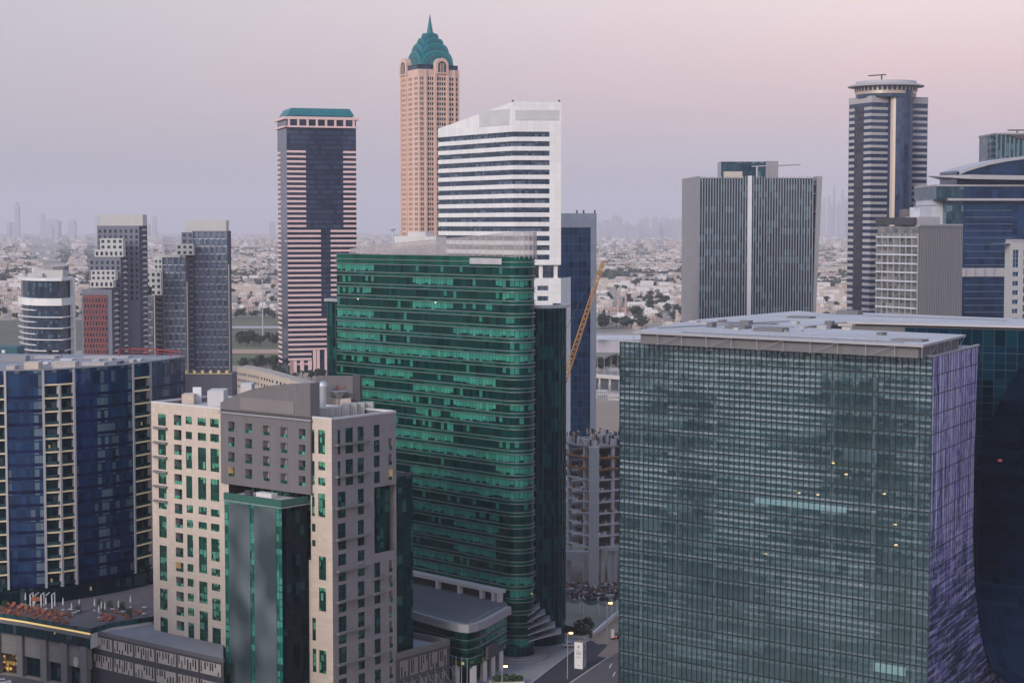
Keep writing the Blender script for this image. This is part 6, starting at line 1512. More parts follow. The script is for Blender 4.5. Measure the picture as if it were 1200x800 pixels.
# white information totem
tp = atz(680, 782)
tot = thing("information_totem", "white square information totem printed with grey marks on the dark parking area", "totem", tp)
mb = MB(); mb.box(tp.x, tp.y, 0, 2.5, 2.5, 7.3, -.45); mb.build("body", [M["white_panel"]], tot)
mb = MB(); mb.box(tp.x, tp.y, 7.3, 2.1, 2.1, .12, -.45); mb.build("open_top", [M["sand"]], tot)
c_, s_ = math.cos(-.45), math.sin(-.45)
q = Face((tp.x - 1.25 * c_ + 1.25 * s_ * 1, tp.y - 1.25 * s_ - 1.25 * c_), (tp.x + 1.25 * c_ + 1.25 * s_, tp.y + 1.25 * s_ - 1.25 * c_))
q2 = Face(q.p1, q.p1 + Vector((-q.n.x, -q.n.y)) * 2.5)
for fc in (q, q2):
    mb = MB()
    mb.poly([fc.pt(1.25 + .36 * math.cos(t), 6.1 + .42 * math.sin(t), .02) for t in (2 * math.pi * i / 8 for i in range(8))])
    for z, w, h in ((5.2, .5, .12), (4.6, .75, .2), (4.25, .65, .2), (3.9, .7, .2), (3.3, .8, .12), (3.0, .6, .12), (1.0, .4, .1)): mb.fq(fc, 1.25 - w, 1.25 + w, z, z + h, .02)
    mb.build("printed_marks", [M["lettergrey2"]], tot)
# street lamps
def lamp(px, py, ptop, label, h=None):
    p = atz(px, py); zt = at(px, ptop, p.y).z
    t = thing("street_lamp", label, "street lamp", p)
    mb = MB(); mb.tube(p, (p.x, p.y, zt), .16, .09, 8); mb.build("pole", [M["metal"]], t)
    mb = MB(); mb.tube((p.x, p.y, zt - .1), (p.x + .9, p.y - .4, zt + .15), .07); mb.build("arm", [M["metal"]], t)
    mb = MB(); mb.box(p.x + .9, p.y - .4, zt - .12, 1.0, .6, .3); mb.build("lamp_head", [M["lamp"]], t)
lamp(665, 795, 741, "lit orange street lamp on a tall pole beside the white totem")
lamp(711.5, 756, 706, "lit orange street lamp by the sand path and the white barrier")
lamp(588.5, 806, 780, "short lit orange street lamp by the planter in front of the annex")
# flagpoles
for i, (x, y) in enumerate(((530, 806), (534.5, 808), (541, 810), (547.5, 812))):
    p = atz(x, y); zt = at(x, 768 + i * 1.2, p.y).z
    lb_ = ("flagpole nearest the hotel podium in front of the annex", "second bare flagpole from the hotel podium", "third bare flagpole from the hotel podium", "bare flagpole nearest the annex columns")[i]
    o = thing("flagpole", lb_, "flagpole", p, "flagpoles in front of the annex"); mb = MB(); mb.tube(p, (p.x, p.y, zt), .12, .07, 8); mb.build("pole", [M["metal"]], o)
    mb = MB(); mb.lathe(p.x, p.y, [(.001, zt + .3), (.16, zt + .15), (.001, zt)], 8); mb.build("finial", [M["metal"]], o)
# leaf clump meshes
def leaves(mb, cx, cy, cz, rx, ry, rz, n, s, rnd, m=0):
    for _ in range(n):
        while True:
            v = Vector((rnd.uniform(-1, 1), rnd.uniform(-1, 1), rnd.uniform(-1, 1)))
            if v.length <= 1: break
        k = v.length ** -.35 if v.length > .01 else 1; v *= min(k, 1 / max(v.length, .01))
        c = Vector((cx + v.x * rx, cy + v.y * ry, cz + v.z * rz)); a = Vector((rnd.gauss(0, 1), rnd.gauss(0, 1), rnd.gauss(0, 1))).normalized()
        b = a.orthogonal().normalized(); e = a.cross(b); q = s * rnd.uniform(.6, 1.4)
        mb.poly([c - b * q - e * q * .6, c + b * q - e * q * .5, c + b * q * .7 + e * q, c - b * q * .8 + e * q * .7], None, m)
def planter(px, py, w, d, rot, lb, shrubs):
    p = atz(px, py); t = thing("planter", lb, "planter", p)
    mb = MB(); mb.box(p.x, p.y, 0, w, d, .8, rot); mb.build("box", [M["conc_light"]], t)
    mb = MB(); mb.box(p.x, p.y, .8, w - .5, d - .5, .06, rot); mb.build("soil", [M["sand"]], t)
    for i, (sx, r_) in enumerate(shrubs):
        s = thing("shrub", "", "shrub", (p.x + sx * math.cos(rot), p.y + sx * math.sin(rot), .86)); s["group"] = "shrubs in the " + ("street planter" if py < 770 else "annex planter")
        s["label"] = ("round clipped green shrub in the planter by the parking asphalt" if py < 770 else "green shrub in the planter in front of the annex")
        rnd = random.Random(i + int(px)); mb = MB(); leaves(mb, p.x + sx * math.cos(rot), p.y + sx * math.sin(rot), .86 + r_ * .75, r_, r_, r_ * .85, 260, .16, rnd); mb.build("foliage", [M["leaf_lt"]], s)
        mb = MB(); mb.tube((p.x + sx * math.cos(rot), p.y + sx * math.sin(rot), .86), (p.x + sx * math.cos(rot), p.y + sx * math.sin(rot), 1.5), .08); mb.build("stem", [M["bark"]], s)
planter(676, 746, 7.0, 3.2, -.5, "low pale planter with clipped shrubs beside the parking asphalt", ((-2.2, 1.25), (-.2, 1.4), (1.9, 1.2)))
planter(594, 801, 9.0, 3.0, .1, "pale planter of shrubs in front of the annex columns", ((-2.6, 1.1), (-.4, 1.2), (1.7, 1.1), (3.4, .9)))
p = atz(685, 742); s = thing("bush", "large loose dark green bush behind the dark site wall", "bush", p)
rnd = random.Random(4); mb = MB(); leaves(mb, p.x, p.y + 4, 1.8, 3.2, 1.6, 1.7, 420, .24, rnd); leaves(mb, p.x + 1, p.y + 4.2, 3.0, 1.4, 1.2, 1.0, 150, .2, rnd); mb.build("foliage", [M["leaf"]], s); mb = MB(); mb.tube((p.x, p.y + 4, 0), (p.x, p.y + 4, 1.4), .15); mb.build("trunk", [M["bark"]], s)
# dark site wall and white barrier
a, b = atz(660, 740), atz(693.5, 747); f = Face(a, b); mb = MB(); mb.fb(f, 0, f.len, 0, 2.2, -.2, .1); tag(mb.build("site_wall", [M["sitewall"]]), "low dark brown site wall between the forecourt and the dusty lot", "wall")
a, b = atz(695, 746.5), atz(725, 720.5); f = Face(a, b); br = thing("road_barrier", "long white concrete barrier along the sand path", "barrier", a)
mb = MB(); mb.fb(f, 0, f.len, 0, 1.3, -.4, .1); mb.build("wall", [M["whitestone"]], br); mb = MB(); mb.fb(f, 0, f.len, 1.3, 1.45, -.55, .25); mb.build("cap", [M["white"]], br)
# mesh fence with white posts and tarps
a, b = V2(atz(660, 716)), V2(atz(727, 724)); fn = Face(a, b); pp_ = [662, 678.5, 683, 701, 716.5, 722.5]
fence = thing("tarp_fence", "site fence of tall white posts hung with pale and green tarps", "fence", (a.x, a.y, 0))
for x in pp_: u = fn.uz(x, 720)[0]; mb = MB(); mb.fb(fn, u - .18, u + .18, 0, 5.6, -.2, .15); mb.build("post", [M["white"]], fence)
for x0, x1, mt in ((662, 683, "tarp"), (683, 701, "tarp_g"), (701, 716, "tarp")):
    u0, u1 = fn.uz(x0, 720)[0], fn.uz(x1, 720)[0]; mb = MB(); N = 8
    for i in range(N):
        t, t2 = i / N, (i + 1) / N; sg = lambda q: 5.3 - 1.0 * 4 * q * (1 - q)
        mb.poly([fn.pt(u0 + (u1 - u0) * t, sg(t) - 1.3, .2), fn.pt(u0 + (u1 - u0) * t2, sg(t2) - 1.3, .2), fn.pt(u0 + (u1 - u0) * t2, sg(t2), .5), fn.pt(u0 + (u1 - u0) * t, sg(t), .5)])
    mb.build("tarp", [M[mt]], fence)
# parked cars
def car(loc, rz, mat, label, lights=False):
    t = thing("parked_car", label, "car", loc); t.rotation_euler = (0, 0, rz)
    def part(nm, mt, fn_, par=None):
        mb = MB(); fn_(mb); mb.v = [(v[0] + loc[0], v[1] + loc[1], v[2] + loc[2]) for v in mb.v]; return mb.build(nm, [mt], par or t)
    def body(mb):
        prof = [(-2.2, .35), (2.2, .35), (2.25, .75), (1.3, .95), (.6, 1.42), (-1.2, 1.45), (-2.0, 1.0), (-2.25, .95)]
        for y in (-.88, .88): mb.poly([(x, y, z) for x, z in prof][::1 if y < 0 else -1])
        for (x, z), (x2, z2) in zip(prof, prof[1:] + prof[:1]): mb.poly([(x, .88, z), (x, -.88, z), (x2, -.88, z2), (x2, .88, z2)])
    part("body", mat, body)
    def glass(mb):
        for y in (-.89, .89): mb.poly([(-1.6, y, 1.0), (1.0, y, 1.0), (.55, y, 1.36), (-1.1, y, 1.38)])
        mb.poly([(1.22, .75, 1.01), (1.22, -.75, 1.01), (.68, -.7, 1.39), (.68, .7, 1.39)]); mb.poly([(-1.96, -.75, 1.05), (-1.96, .75, 1.05), (-1.28, .7, 1.43), (-1.28, -.7, 1.43)])
    part("window", M["win_blue"], glass)
    for x in (-1.35, 1.35):
        for y in (-.8, .8): part("wheel", M["tyre"], lambda mb: mb.tube((x, y - .12, .33), (x, y + .12, .33), .33, n=14))
    for y in (-.62, .62): part("tail_light", M["rlight"] if lights else M["red"], lambda mb: mb.box(-2.25, y, .68, .06, .35, .18))
p = atz(3, 801.5); car((p.x, p.y, .03), .25, M["car_white"], "white car parked on the street in the bottom left corner")
p = atz(726, 747); car((p.x, p.y, .05), .8, M["car_dark"], "dark car with red tail lights half hidden beside the cube block", True)
p = atz(668, 757.5); car((p.x, p.y, .03), .2, M["car_white"], "white car parked on the forecourt behind the street lamp")
p = atz(718, 749); t = thing("banner_stand", "narrow upright white and black banner stand on the sand path", "banner", p)
mb = MB(); mb.box(p.x, p.y, .5, 1.0, .1, 2.6); mb.build("banner", [M["white"]], t); mb = MB(); mb.box(p.x, p.y, 0, 1.1, .4, .5); mb.build("base", [M["black"]], t)

# ================================================================== CONSTRUCTION BUILDING
YC = 600.0
cs = thing("unfinished_building", "raw concrete tower under construction with open slabs full of materials", "building", (*at(692, 600, YC).xy, 0))
FC = Face(at(640, 600, YC + 22).xy, at(696, 600, YC).xy); FD = Face(FC.p1, FC.p1 + Vector((.86, .5)) * 26)
plan = [FC.p0, FC.p1, FD.p1, FD.p1 + FC.n * -38, FC.p0 + FC.n * -38]
zcs = lambda y: CAMZ - (y - 265) * (YC / F)
rnd = random.Random(2)
lv = [zcs(525), zcs(538.5), zcs(552), zcs(564), zcs(577.5), zcs(590.5), zcs(604), zcs(617.5), zcs(631), zcs(644.5)]
for i, z in enumerate(lv):
    mb = MB(); mb.prism(grow(plan, sum(plan, Vector((0, 0))) / 5, 1.0), z - .45, z); mb.build("floor_slab", [M["concrete"] if i > 2 else M["rebarslab"]], cs)
mb = MB()
for i, z in enumerate(lv[1:]):
    for _ in range(46):
        fc = rnd.choice((FC, FD)); u = rnd.uniform(0, fc.len); d = rnd.uniform(-5, -.2); q = fc.pt(u, z, d); mb.box(q.x, q.y, z, rnd.uniform(.3, 1.2), rnd.uniform(.3, 1), rnd.uniform(.2, 1.1), rnd.uniform(0, 3), rnd.choice((0, 0, 1, 2)))
o = mb.build("stored_material", [M["white"], M["darkmetal"], M["rebar"]], cs); o["kind"] = "stuff"
for (fc, u) in ((FC, FC.len - 6), (FC, FC.len - 15), (FC, FC.len - .9), (FD, 8), (FD, 16), (FD, 25)):
    for d in (-1.0, -14): q = fc.pt(u, 0, d); mb = MB(); mb.box(q.x, q.y, 0, 1.2, 1.2, lv[0] + 2.2, .4); mb.build("column", [M["concrete"]], cs)
f_ = Face(at(690, 600, YC - 1.2).xy, at(702, 600, YC - 1.2).xy); mb = MB(); mb.fb(f_, 0, f_.len, 0, zcs(524), -1.2, 0); mb.build("core_pier", [M["conc_light"]], cs)
for x in (706.5, 714, 721, 666): f_ = Face(at(x - 2, 650, YC + 4).xy, at(x + 2.2, 650, YC + 4).xy); mb = MB(); mb.fb(f_, 0, f_.len, 0, zcs(645), -1.5, 0); mb.build("pilotis", [M["conc_light"]], cs)
f_ = Face(at(704, 650, YC + 3).xy, at(724, 650, YC + 3).xy); mb = MB(); mb.fb(f_, 0, f_.len, zcs(650), zcs(645), -3, .3); mb.build("transfer_beam", [M["conc_light"]], cs)
f_ = Face(at(655, 650, YC + 3).xy, at(690, 650, YC + 1).xy); mb = MB(); mb.fb(f_, 0, f_.len, zcs(661), zcs(650), -3, .3); mb.build("transfer_beam", [M["concrete"]], cs)
for z in lv[1:3]:
    mb = MB(); mb.fb(FC, 0, FC.len, z - .1, z + .35, .05, .9); mb.fb(FD, 0, FD.len, z - .1, z + .35, .05, .9); mb.build("formwork_edge", [M["rebar"]], cs)
mb = MB()
for _ in range(150):
    fc = rnd.choice((FC, FD)); q = fc.pt(rnd.uniform(0, fc.len), 0, rnd.uniform(-34, -.5)); h = rnd.uniform(.6, 3.0); mb.box(q.x, q.y, lv[0], rnd.uniform(.1, .9), rnd.uniform(.1, .9), h, rnd.uniform(0, 3), rnd.choice((0, 1, 1, 2)))
o = mb.build("rebar_and_props", [M["concrete"], M["darkmetal"], M["rebar"]], cs); o["kind"] = "stuff"
mb = MB()
for _ in range(420):
    q = atz(rnd.uniform(655, 730), rnd.uniform(686, 704)); mb.box(q.x, q.y, .0, rnd.uniform(.4, 2.6), rnd.uniform(.3, 1.4), rnd.uniform(.2, 1.6), rnd.uniform(0, 3), rnd.choice((0, 1, 1, 2, 3, 3)))
o = mb.build("site_rubble", [M["concrete"], M["darkmetal"], M["rebar"], M["sitedirt"]]); tag(o, "heaps of timber, steel and rubble in front of the unfinished building", "rubble", None, "stuff")
# site cabins and bridge beyond
for i, (x0, x1, y0, y1, Yc, lb_) in enumerate(((700, 712, 461, 470, 1290, "white site cabin on the sandy ground by the canal bridge"), (713, 726, 463, 473, 1250, "white site cabin nearer the cube block by the canal"), (662, 684, 497, 508, 1080, "long pale site cabin at the foot of the blue framed tower"))):
    f = Face(at(x0, y1, Yc).xy, at(x1, y1, Yc).xy); t = thing("site_cabin", lb_, "site cabin", (f.p0.x, f.p0.y, 0)); z1 = max(3, f.uz(x0, y0)[1]); mb = MB(); mb.fb(f, 0, f.len, 0, z1, -8, 0); mb.build("body", [M["stepwhite"]], t)
    mb = MB(); n = 5
    for k in range(n): mb.fb(f, f.len * (k + .3) / n, f.len * (k + .65) / n, z1 * .35, z1 * .75, -.02, .05)
    mb.build("window", [M["win_slate"]], t)
br = thing("canal_bridge", "long white concrete bridge on piers crossing the canal", "bridge", (*at(690, 450, 1380).xy, 0))
f = Face(at(660, 450, 1400).xy, at(790, 450, 1330).xy); zb_ = f.uz(710, 441)[1]; mb = MB(); mb.fb(f, 0, f.len, zb_ - 1.6, zb_, -14, 0); mb.build("deck", [M["whitestone"]], br); mb = MB(); mb.fb(f, 0, f.len, zb_, zb_ + 1.3, -.4, .2); mb.build("parapet", [M["whitestone"]], br)
for k in range(9): mb = MB(); u = 4 + k * 10; mb.fb(f, u, u + 1.2, 0, zb_ - 1.6, -12, -2); mb.build("pier", [M["conc_light"]], br)
for k in range(4):
    x = 700 + k * 8; p = at(x, 441, 1385); mb = MB(); mb.tube((p.x, p.y, zb_), (p.x, p.y, zb_ + 14), .22, .12); mb.build("lamp_post", [M["metal"]], br)
f = Face(at(690, 430, 1500).xy, at(735, 430, 1500).xy)
t = thing("quay_wall", "low sand coloured quay wall along the canal", "wall", (f.p0.x, f.p0.y, 0)); mb = MB(); mb.fb(f, 0, f.len, 0, 3, -2, 0); mb.build("wall", [M["conc_light"]], t)
# luffing crane
YK = 660.0
k0, k1 = at(661, 447, YK), at(707, 306, YK)
kr = thing("luffing_crane", "yellow lattice crane with its long boom raised over the building site", "crane", (*at(657, 470, YK).xy, 0))
def lattice(mb, a, b, w0, w1, n, t=.14):
    a, b = Vector(a), Vector(b); d = (b - a).normalized(); s = d.cross(Vector((0, 1, 0))).normalized(); e = Vector((0, 1, 0)) if abs(d.y) < .9 else Vector((1, 0, 0))
    cs_ = [(-1, -1), (1, -1), (1, 1), (-1, 1)]
    def P(i, c):
        q = i / n; w = w0 + (w1 - w0) * q; return a + (b - a) * q + s * c[0] * w / 2 + e * c[1] * w / 2
    for c in cs_: mb.tube(P(0, c), P(n, c), t * 1.5, n=4)
    for i in range(n):
        for j in range(4): mb.tube(P(i, cs_[j]), P(i + 1, cs_[(j + 1) % 4]), t, n=4); mb.tube(P(i, cs_[(j + 1) % 4]), P(i + 1, cs_[j]), t, n=4) if j in (0, 2) else None
mb = MB(); lattice(mb, k0, k1, 1.9, 1.0, 24, .12); mb.build("boom", [M["yellow"]], kr)
mast = at(652, 470, YK); mb = MB(); lattice(mb, (mast.x, YK, 0), (mast.x, YK, k0.z - 2), 2.6, 2.6, 24, .14); mb.build("mast", [M["yellow"]], kr)
mb = MB(); mb.box(mast.x + 1, YK, k0.z - 2, 5, 3, 3); mb.build("cab", [M["yellow"]], kr)
mb = MB(); a_, b_ = at(694, 325, YK), at(664, 384, YK); mb.tube(a_, b_, .1, n=4); mb.tube(k1, at(697, 345, YK - 1), .08, n=4); mb.tube(b_, (mast.x - 2, YK, k0.z + 8), .1, n=4); mb.build("hoist_rope", [M["darkmetal"]], kr)
mb = MB(); mb.hexa([(mast.x - 4, YK - 1.5, k0.z - 1), (mast.x, YK - 1.5, k0.z - 1), (mast.x, YK + 1.5, k0.z - 1), (mast.x - 4, YK + 1.5, k0.z - 1)] + [(mast.x - 2.5, YK - .4, k0.z + 10), (mast.x - 1.7, YK - .4, k0.z + 10), (mast.x - 1.7, YK + .4, k0.z + 10), (mast.x - 2.5, YK + .4, k0.z + 10)]); mb.build("apex_frame", [M["yellow"]], kr)

# ================================================================== MID DISTANCE: mall, curved block, mosque, trees
Ym = 1720.0; f = Face(at(262, 430, Ym).xy, at(331, 430, Ym).xy)
t = thing("pink_mall", "long low dusty pink building with a blue roof edge behind the palm trees", "building", (f.p0.x, f.p0.y, 0)); z1 = f.uz(290, 416.5)[1]
mb = MB(); mb.fb(f, 0, f.len, 0, z1, -40, 0); mb.build("wall", [M["mall"]], t)
mb = MB(); mb.fb(f, f.len * .15, f.len * .98, z1, z1 + 2.2, -30, -.5); mb.build("roof_edge", [M["mallroof"]], t)
mb = MB(); mb.fb(f, f.len * .07, f.len * .13, z1 - 6, z1 - 2, .02, .3); mb.build("panel", [M["white"]], t)
mb = MB(); mb.fb(f, 0, f.len, 0, 3, 0, 8); mb.build("forebuilding", [M["villa_pink"]], t)
Yv = 1160.0; P = [at(x, 430, Y).xy for x, Y in ((278, 1210), (290, 1180), (305, 1160), (322, 1148), (340, 1142), (358, 1140))]
t = thing("curved_cream_block", "long cream building bending in a curve with rows of small windows behind the hotel roof", "building", (P[0].x, P[0].y, 0))
zv = [CAMZ - (y - 265) * (Y / F) for y, Y in ((430, 1210), (432, 1180), (435, 1160), (439.5, 1148), (444.5, 1142), (450, 1140))]
mb = MB(); L = 0
for i in range(5):
    p, q = P[i], P[i + 1]; l = (q - p).length; mb.poly([(p.x, p.y, 0), (q.x, q.y, 0), (q.x, q.y, zv[i + 1]), (p.x, p.y, zv[i])], [(L, 0), (L + l, 0), (L + l, zv[i + 1]), (L, zv[i])])
    mb.poly([(p.x, p.y, zv[i]), (q.x, q.y, zv[i + 1]), (q.x + 4, q.y + 16, zv[i + 1]), (p.x + 4, p.y + 16, zv[i])]); L += l
mb.build("wall", [M["curb_b"]], t)
for i in range(5):
    f = Face(P[i], P[i + 1])
    for k in range(int(f.len / 3)):
        for r_ in range(3):
            z1 = zv[i] + (zv[i + 1] - zv[i]) * (k + .5) / max(1, int(f.len / 3)) - 3.5 - r_ * 4.2
            if z1 < 3: continue
            mb = MB(); mb.fb(f, k * 3 + .9, k * 3 + 2.3, z1 - 1.7, z1, -.2, .05); mb.build("window", [M["win_slate"]], t)
Yq = 2500.0
ms = thing("mosque", "pink sandstone mosque with a dome and two slim minarets among trees", "mosque", (*at(728, 370, Yq).xy, 0))
f = Face(at(716, 370, Yq).xy, at(739, 370, Yq).xy); h = lambda y: at(728, y, Yq).z
mb = MB(); mb.fb(f, 0, f.len, 0, h(360), -24, 0); mb.build("hall", [M["villa_pink"]], ms)
p = f.pt(f.len * .5, 0, -10); mb = MB(); mb.lathe(p.x, p.y, [(5.2, h(360)), (5.2, h(357.5)), (4.6, h(355.5)), (2.6, h(353.5)), (.01, h(352.5))], 16); mb.build("dome", [M["villa_pink"]], ms)
for x in (724.7, 733.4):
    p = at(x, 350, Yq - 2); mb = MB(); mb.lathe(p.x, p.y, [(1.7, 0), (1.5, h(350)), (2.1, h(349)), (2.1, h(348)), (1.1, h(347)), (1.0, h(342)), (.01, h(338.5))], 10); mb.build("minaret", [M["villa_pink"]], ms)
mb = MB()
for k in range(6): mb.fb(f, f.len * (k + .3) / 6, f.len * (k + .7) / 6, 3, h(363), -.02, .1)
mb.build("arched_window", [M["win_slate"]], ms)

# villas --------------------------------------------------------------------
def mat_villa():
    m, nt, out = newmat("villa render")
    oi = nt.nodes.new("ShaderNodeObjectInfo").outputs["Random"]
    rp = nt.nodes.new("ShaderNodeValToRGB"); cr = rp.color_ramp; cr.interpolation = "CONSTANT"
    cols = ((.62, .57, .52), (.50, .43, .37), (.70, .67, .64), (.54, .43, .38), (.60, .54, .48), (.44, .36, .31))
    cr.elements[0].color = (*cols[0], 1); cr.elements[1].position = .2; cr.elements[1].color = (*cols[1], 1)
    for i, c in enumerate(cols[2:]): e = cr.elements.new(.36 + i * .16); e.color = (*c, 1)
    nt.links.new(oi, rp.inputs[0])
    b = node(nt, "ShaderNodeBsdfPrincipled", {"Base Color": rp.outputs[0], "Roughness": .9}); nt.links.new(b.outputs[0], out.inputs[0]); return m
M["villa"] = mat_villa()
def villa_mesh(k):
    rnd = random.Random(40 + k); mb = MB(); w, d = rnd.uniform(12, 20), rnd.uniform(10, 16)
    mb.box(0, 0, 0, w, d, 7.2); mb.box(rnd.uniform(-3, 3), 0, 7.2, w * .55, d * .7, 3.2); mb.box(w * .5, -d * .2, 0, w * .5, d * .6, 3.8); mb.box(-w * .3, -d * .5 - 1.2, 0, 4, 2.4, 4.2)
    for z in (1.2, 4.6):
        for i in range(4):
            x = -w / 2 + w * (i + .5) / 4
            for y in (-d / 2 - .03, d / 2 + .03): mb.poly([(x - .7, y, z), (x + .7, y, z), (x + .7, y, z + 1.6), (x - .7, y, z + 1.6)], None, 1)
        for i in range(3):
            y = -d / 2 + d * (i + .5) / 3; mb.poly([(-w / 2 - .03, y - .7, z), (-w / 2 - .03, y + .7, z), (-w / 2 - .03, y + .7, z + 1.6), (-w / 2 - .03, y - .7, z + 1.6)], None, 1)
    return mb
prot = []
for k in range(6):
    o = villa_mesh(k).build("villa", [M["villa"], M["win_slate"]]); prot.append(o)
GAPS = ((-8, 26), (84, 99), (174, 190), (270, 325), (416, 452), (697, 802), (953, 996), (698, 800), (700, 800))
rnd = random.Random(99); cells = set(); treespots = []
def fits(p, c):
    k = (round(p.x / c), round(p.y / c))
    if any((k[0] + i, k[1] + j) in cells for i in (-1, 0, 1) for j in (-1, 0, 1) if abs(i) + abs(j) < 2): return False
    cells.add(k); return True
def reserved(px, py):
    if 262 < px < 332 and 366 < py < 432: return True
    if px > 690 and py > 386: return True
    if px < 110 and 378 < py: return True
    if 712 < px < 743 and 352 < py < 376: return True
    return False
lab = "low pale flat roofed villa among trees in the hazy suburb beyond the towers"
cand = []
for _ in range(9000):
    g = rnd.choice(GAPS); px, py = rnd.uniform(*g), 265 + 40 + 90 * rnd.random() ** 1.3
    if reserved(px, py): continue
    p = atz(px, py)
    if fits(p, 24): cand.append((py, p))
    if len(cand) > 620: break
cand.sort(key=lambda q: -q[0])
nv = 0
for i, (py, p) in enumerate(cand):
    if rnd.random() < .4: treespots.append((py, p)); continue
    if nv < 285:
        src = prot[nv % 6]
        o = src if nv < 6 else src.copy()
        if nv >= 6: COL.objects.link(o)
        o.location = p; o.rotation_euler = (0, 0, rnd.choice((.2, .2, 1.77, .5)) + rnd.uniform(-.15, .15)); o.scale = (1, 1, rnd.uniform(.75, 1.2)); tag(o, lab, "villa", "villas in the suburb beyond the towers"); nv += 1
    else: treespots.append((py, p))
# trees
def tree_mesh(k):
    rnd = random.Random(70 + k); mb = MB()
    for _ in range(7): 
        a = rnd.uniform(0, 6.28); r_ = rnd.uniform(0, 3.6); leaves(mb, r_ * math.cos(a), r_ * math.sin(a), rnd.uniform(4.5, 8.5), rnd.uniform(1.8, 3.2), rnd.uniform(1.8, 3.2), rnd.uniform(1.4, 2.4), 34, .75, rnd)
    tk = MB(); tk.tube((0, 0, 0), (0, 0, 4.5), .35, .2); 
    for a in (0, 2, 4): tk.tube((0, 0, 3.5), (2 * math.cos(a), 2 * math.sin(a), 6.5), .18, .08)
    return mb, tk
tps = []
for k in range(4):
    t = thing("tree", "", "tree", (0, 0, 0)); c, tk = tree_mesh(k); c.build("crown", [M["leaf"]], t); tk.build("trunk", [M["bark"]], t); tps.append((t, children(t)))
tl = "dark bushy tree among the villas of the hazy suburb"
nt_ = 0
def put_tree(p, sc, label, group):
    global nt_
    t, kids_ = tps[nt_ % 4]
    if nt_ < 4: t.location = p; t.scale = (sc,) * 3; o = t
    else: o = copy_tree(t, kids_, p, rnd.uniform(0, 6), sc)
    tag(o, label, "tree", group); nt_ += 1
for py, p in sorted(treespots, key=lambda q: -q[0])[:165]: put_tree(p, rnd.uniform(.6, 1.25), tl, "trees among the suburb villas")
for cx, cy, n, w, h_ in ((755, 357, 14, 26, 6), (715, 384, 14, 40, 4), (770, 370, 10, 40, 6), (742, 325, 12, 26, 3), (795, 340, 6, 16, 5), (715, 325, 8, 14, 3)):
    for _ in range(n): put_tree(atz(cx + rnd.uniform(-w, w), cy + rnd.uniform(-h_, h_)), rnd.uniform(1.0, 1.8), "dark tree in the thick clumps around the mosque", "trees in clumps near the mosque")
for _ in range(16): put_tree(atz(rnd.uniform(697, 727), rnd.uniform(428, 438)), rnd.uniform(.7, 1.1), 'dark tree on the canal bank beside the bridge', 'trees on the canal bank')
for _ in range(26): put_tree(atz(rnd.uniform(272, 326), rnd.choice((402, 404, 372, 373)) + rnd.uniform(-2, 2)), rnd.uniform(.8, 1.3), "tree in the park beyond the pink mall", "trees in the park")
for _ in range(16): put_tree(atz(rnd.uniform(318, 400), 439 + rnd.uniform(-3, 4) + 4), rnd.uniform(.6, .9), "small tree planted around the foot of the striped tower", "trees at the foot of the striped tower")
for _ in range(18): put_tree(atz(rnd.uniform(284, 325), 430 + rnd.uniform(-3, 3)), rnd.uniform(.6, .9), "tree in the row between the pink mall and the cream block", "trees before the pink mall")
pr_ = thing("palm_tree", "", "palm tree", (0, 0, 0)); mb = MB(); mb.tube((0, 0, 0), (.4, 0, 9), .3, .2); mb.build("trunk", [M["bark"]], pr_)
mb = MB()
for i in range(16):
    a = i * 2.399; dr = Vector((math.cos(a), math.sin(a), 0)); c0 = Vector((.4, 0, 9)); e = rnd.uniform(.1, 1.0)
    pts = [c0 + dr * s + Vector((0, 0, e * s - .28 * s * s)) for s in (0, 1, 2, 3, 3.8)]; sd = Vector((-dr.y, dr.x, 0))
    for j in range(4): w, w2 = (.2, .5, .55, .4, .05)[j:j + 2]; mb.poly([pts[j] - sd * w, pts[j] + sd * w, pts[j + 1] + sd * w2, pts[j + 1] - sd * w2])
mb.build("crown", [M["leaf"]], pr_); kids = children(pr_)
for i, (x, y) in enumerate(((294, 437), (298, 437), (309, 436), (312, 435.5), (703, 434), (700, 436), (355, 447), (390, 448), (330, 446))):
    p = atz(x, y); sc = 1.25 if i < 2 else .9; lb_ = "palm tree near the pink mall" if i < 4 else ("palm tree on the canal bank by the bridge" if i < 6 else "palm tree at the foot of the striped tower"); gp = "palms before the pink mall" if i < 4 else ("palms by the canal" if i < 6 else "palms at the striped tower")
    if i == 0: pr_.location = p; pr_.scale = (sc,) * 3; o = pr_
    else: o = copy_tree(pr_, kids, p, rnd.uniform(0, 6), sc)
    tag(o, lb_, "palm tree", gp)
for i, (x, y, lb_) in enumerate(((308, 395, "tall white pole rising over the park trees"), (770, 350, "slim white pole rising among the villas right of the mosque"), (716, 327, "slim grey pole above the trees left of the mosque"))):
    p = atz(x, y); t = thing("tall_pole", lb_, "pole", p); zt = at(x, (329, 313, 303)[i], p.y).z; mb = MB(); mb.tube(p, (p.x, p.y, zt), (.8, .5, .4)[i], (.6, .35, .3)[i], 8); mb.build("shaft", [M["rim"]], t); mb = MB(); mb.box(p.x, p.y, zt, 1.6, 1.6, 1.0); mb.build("lamp_crown", [M["white"]], t)

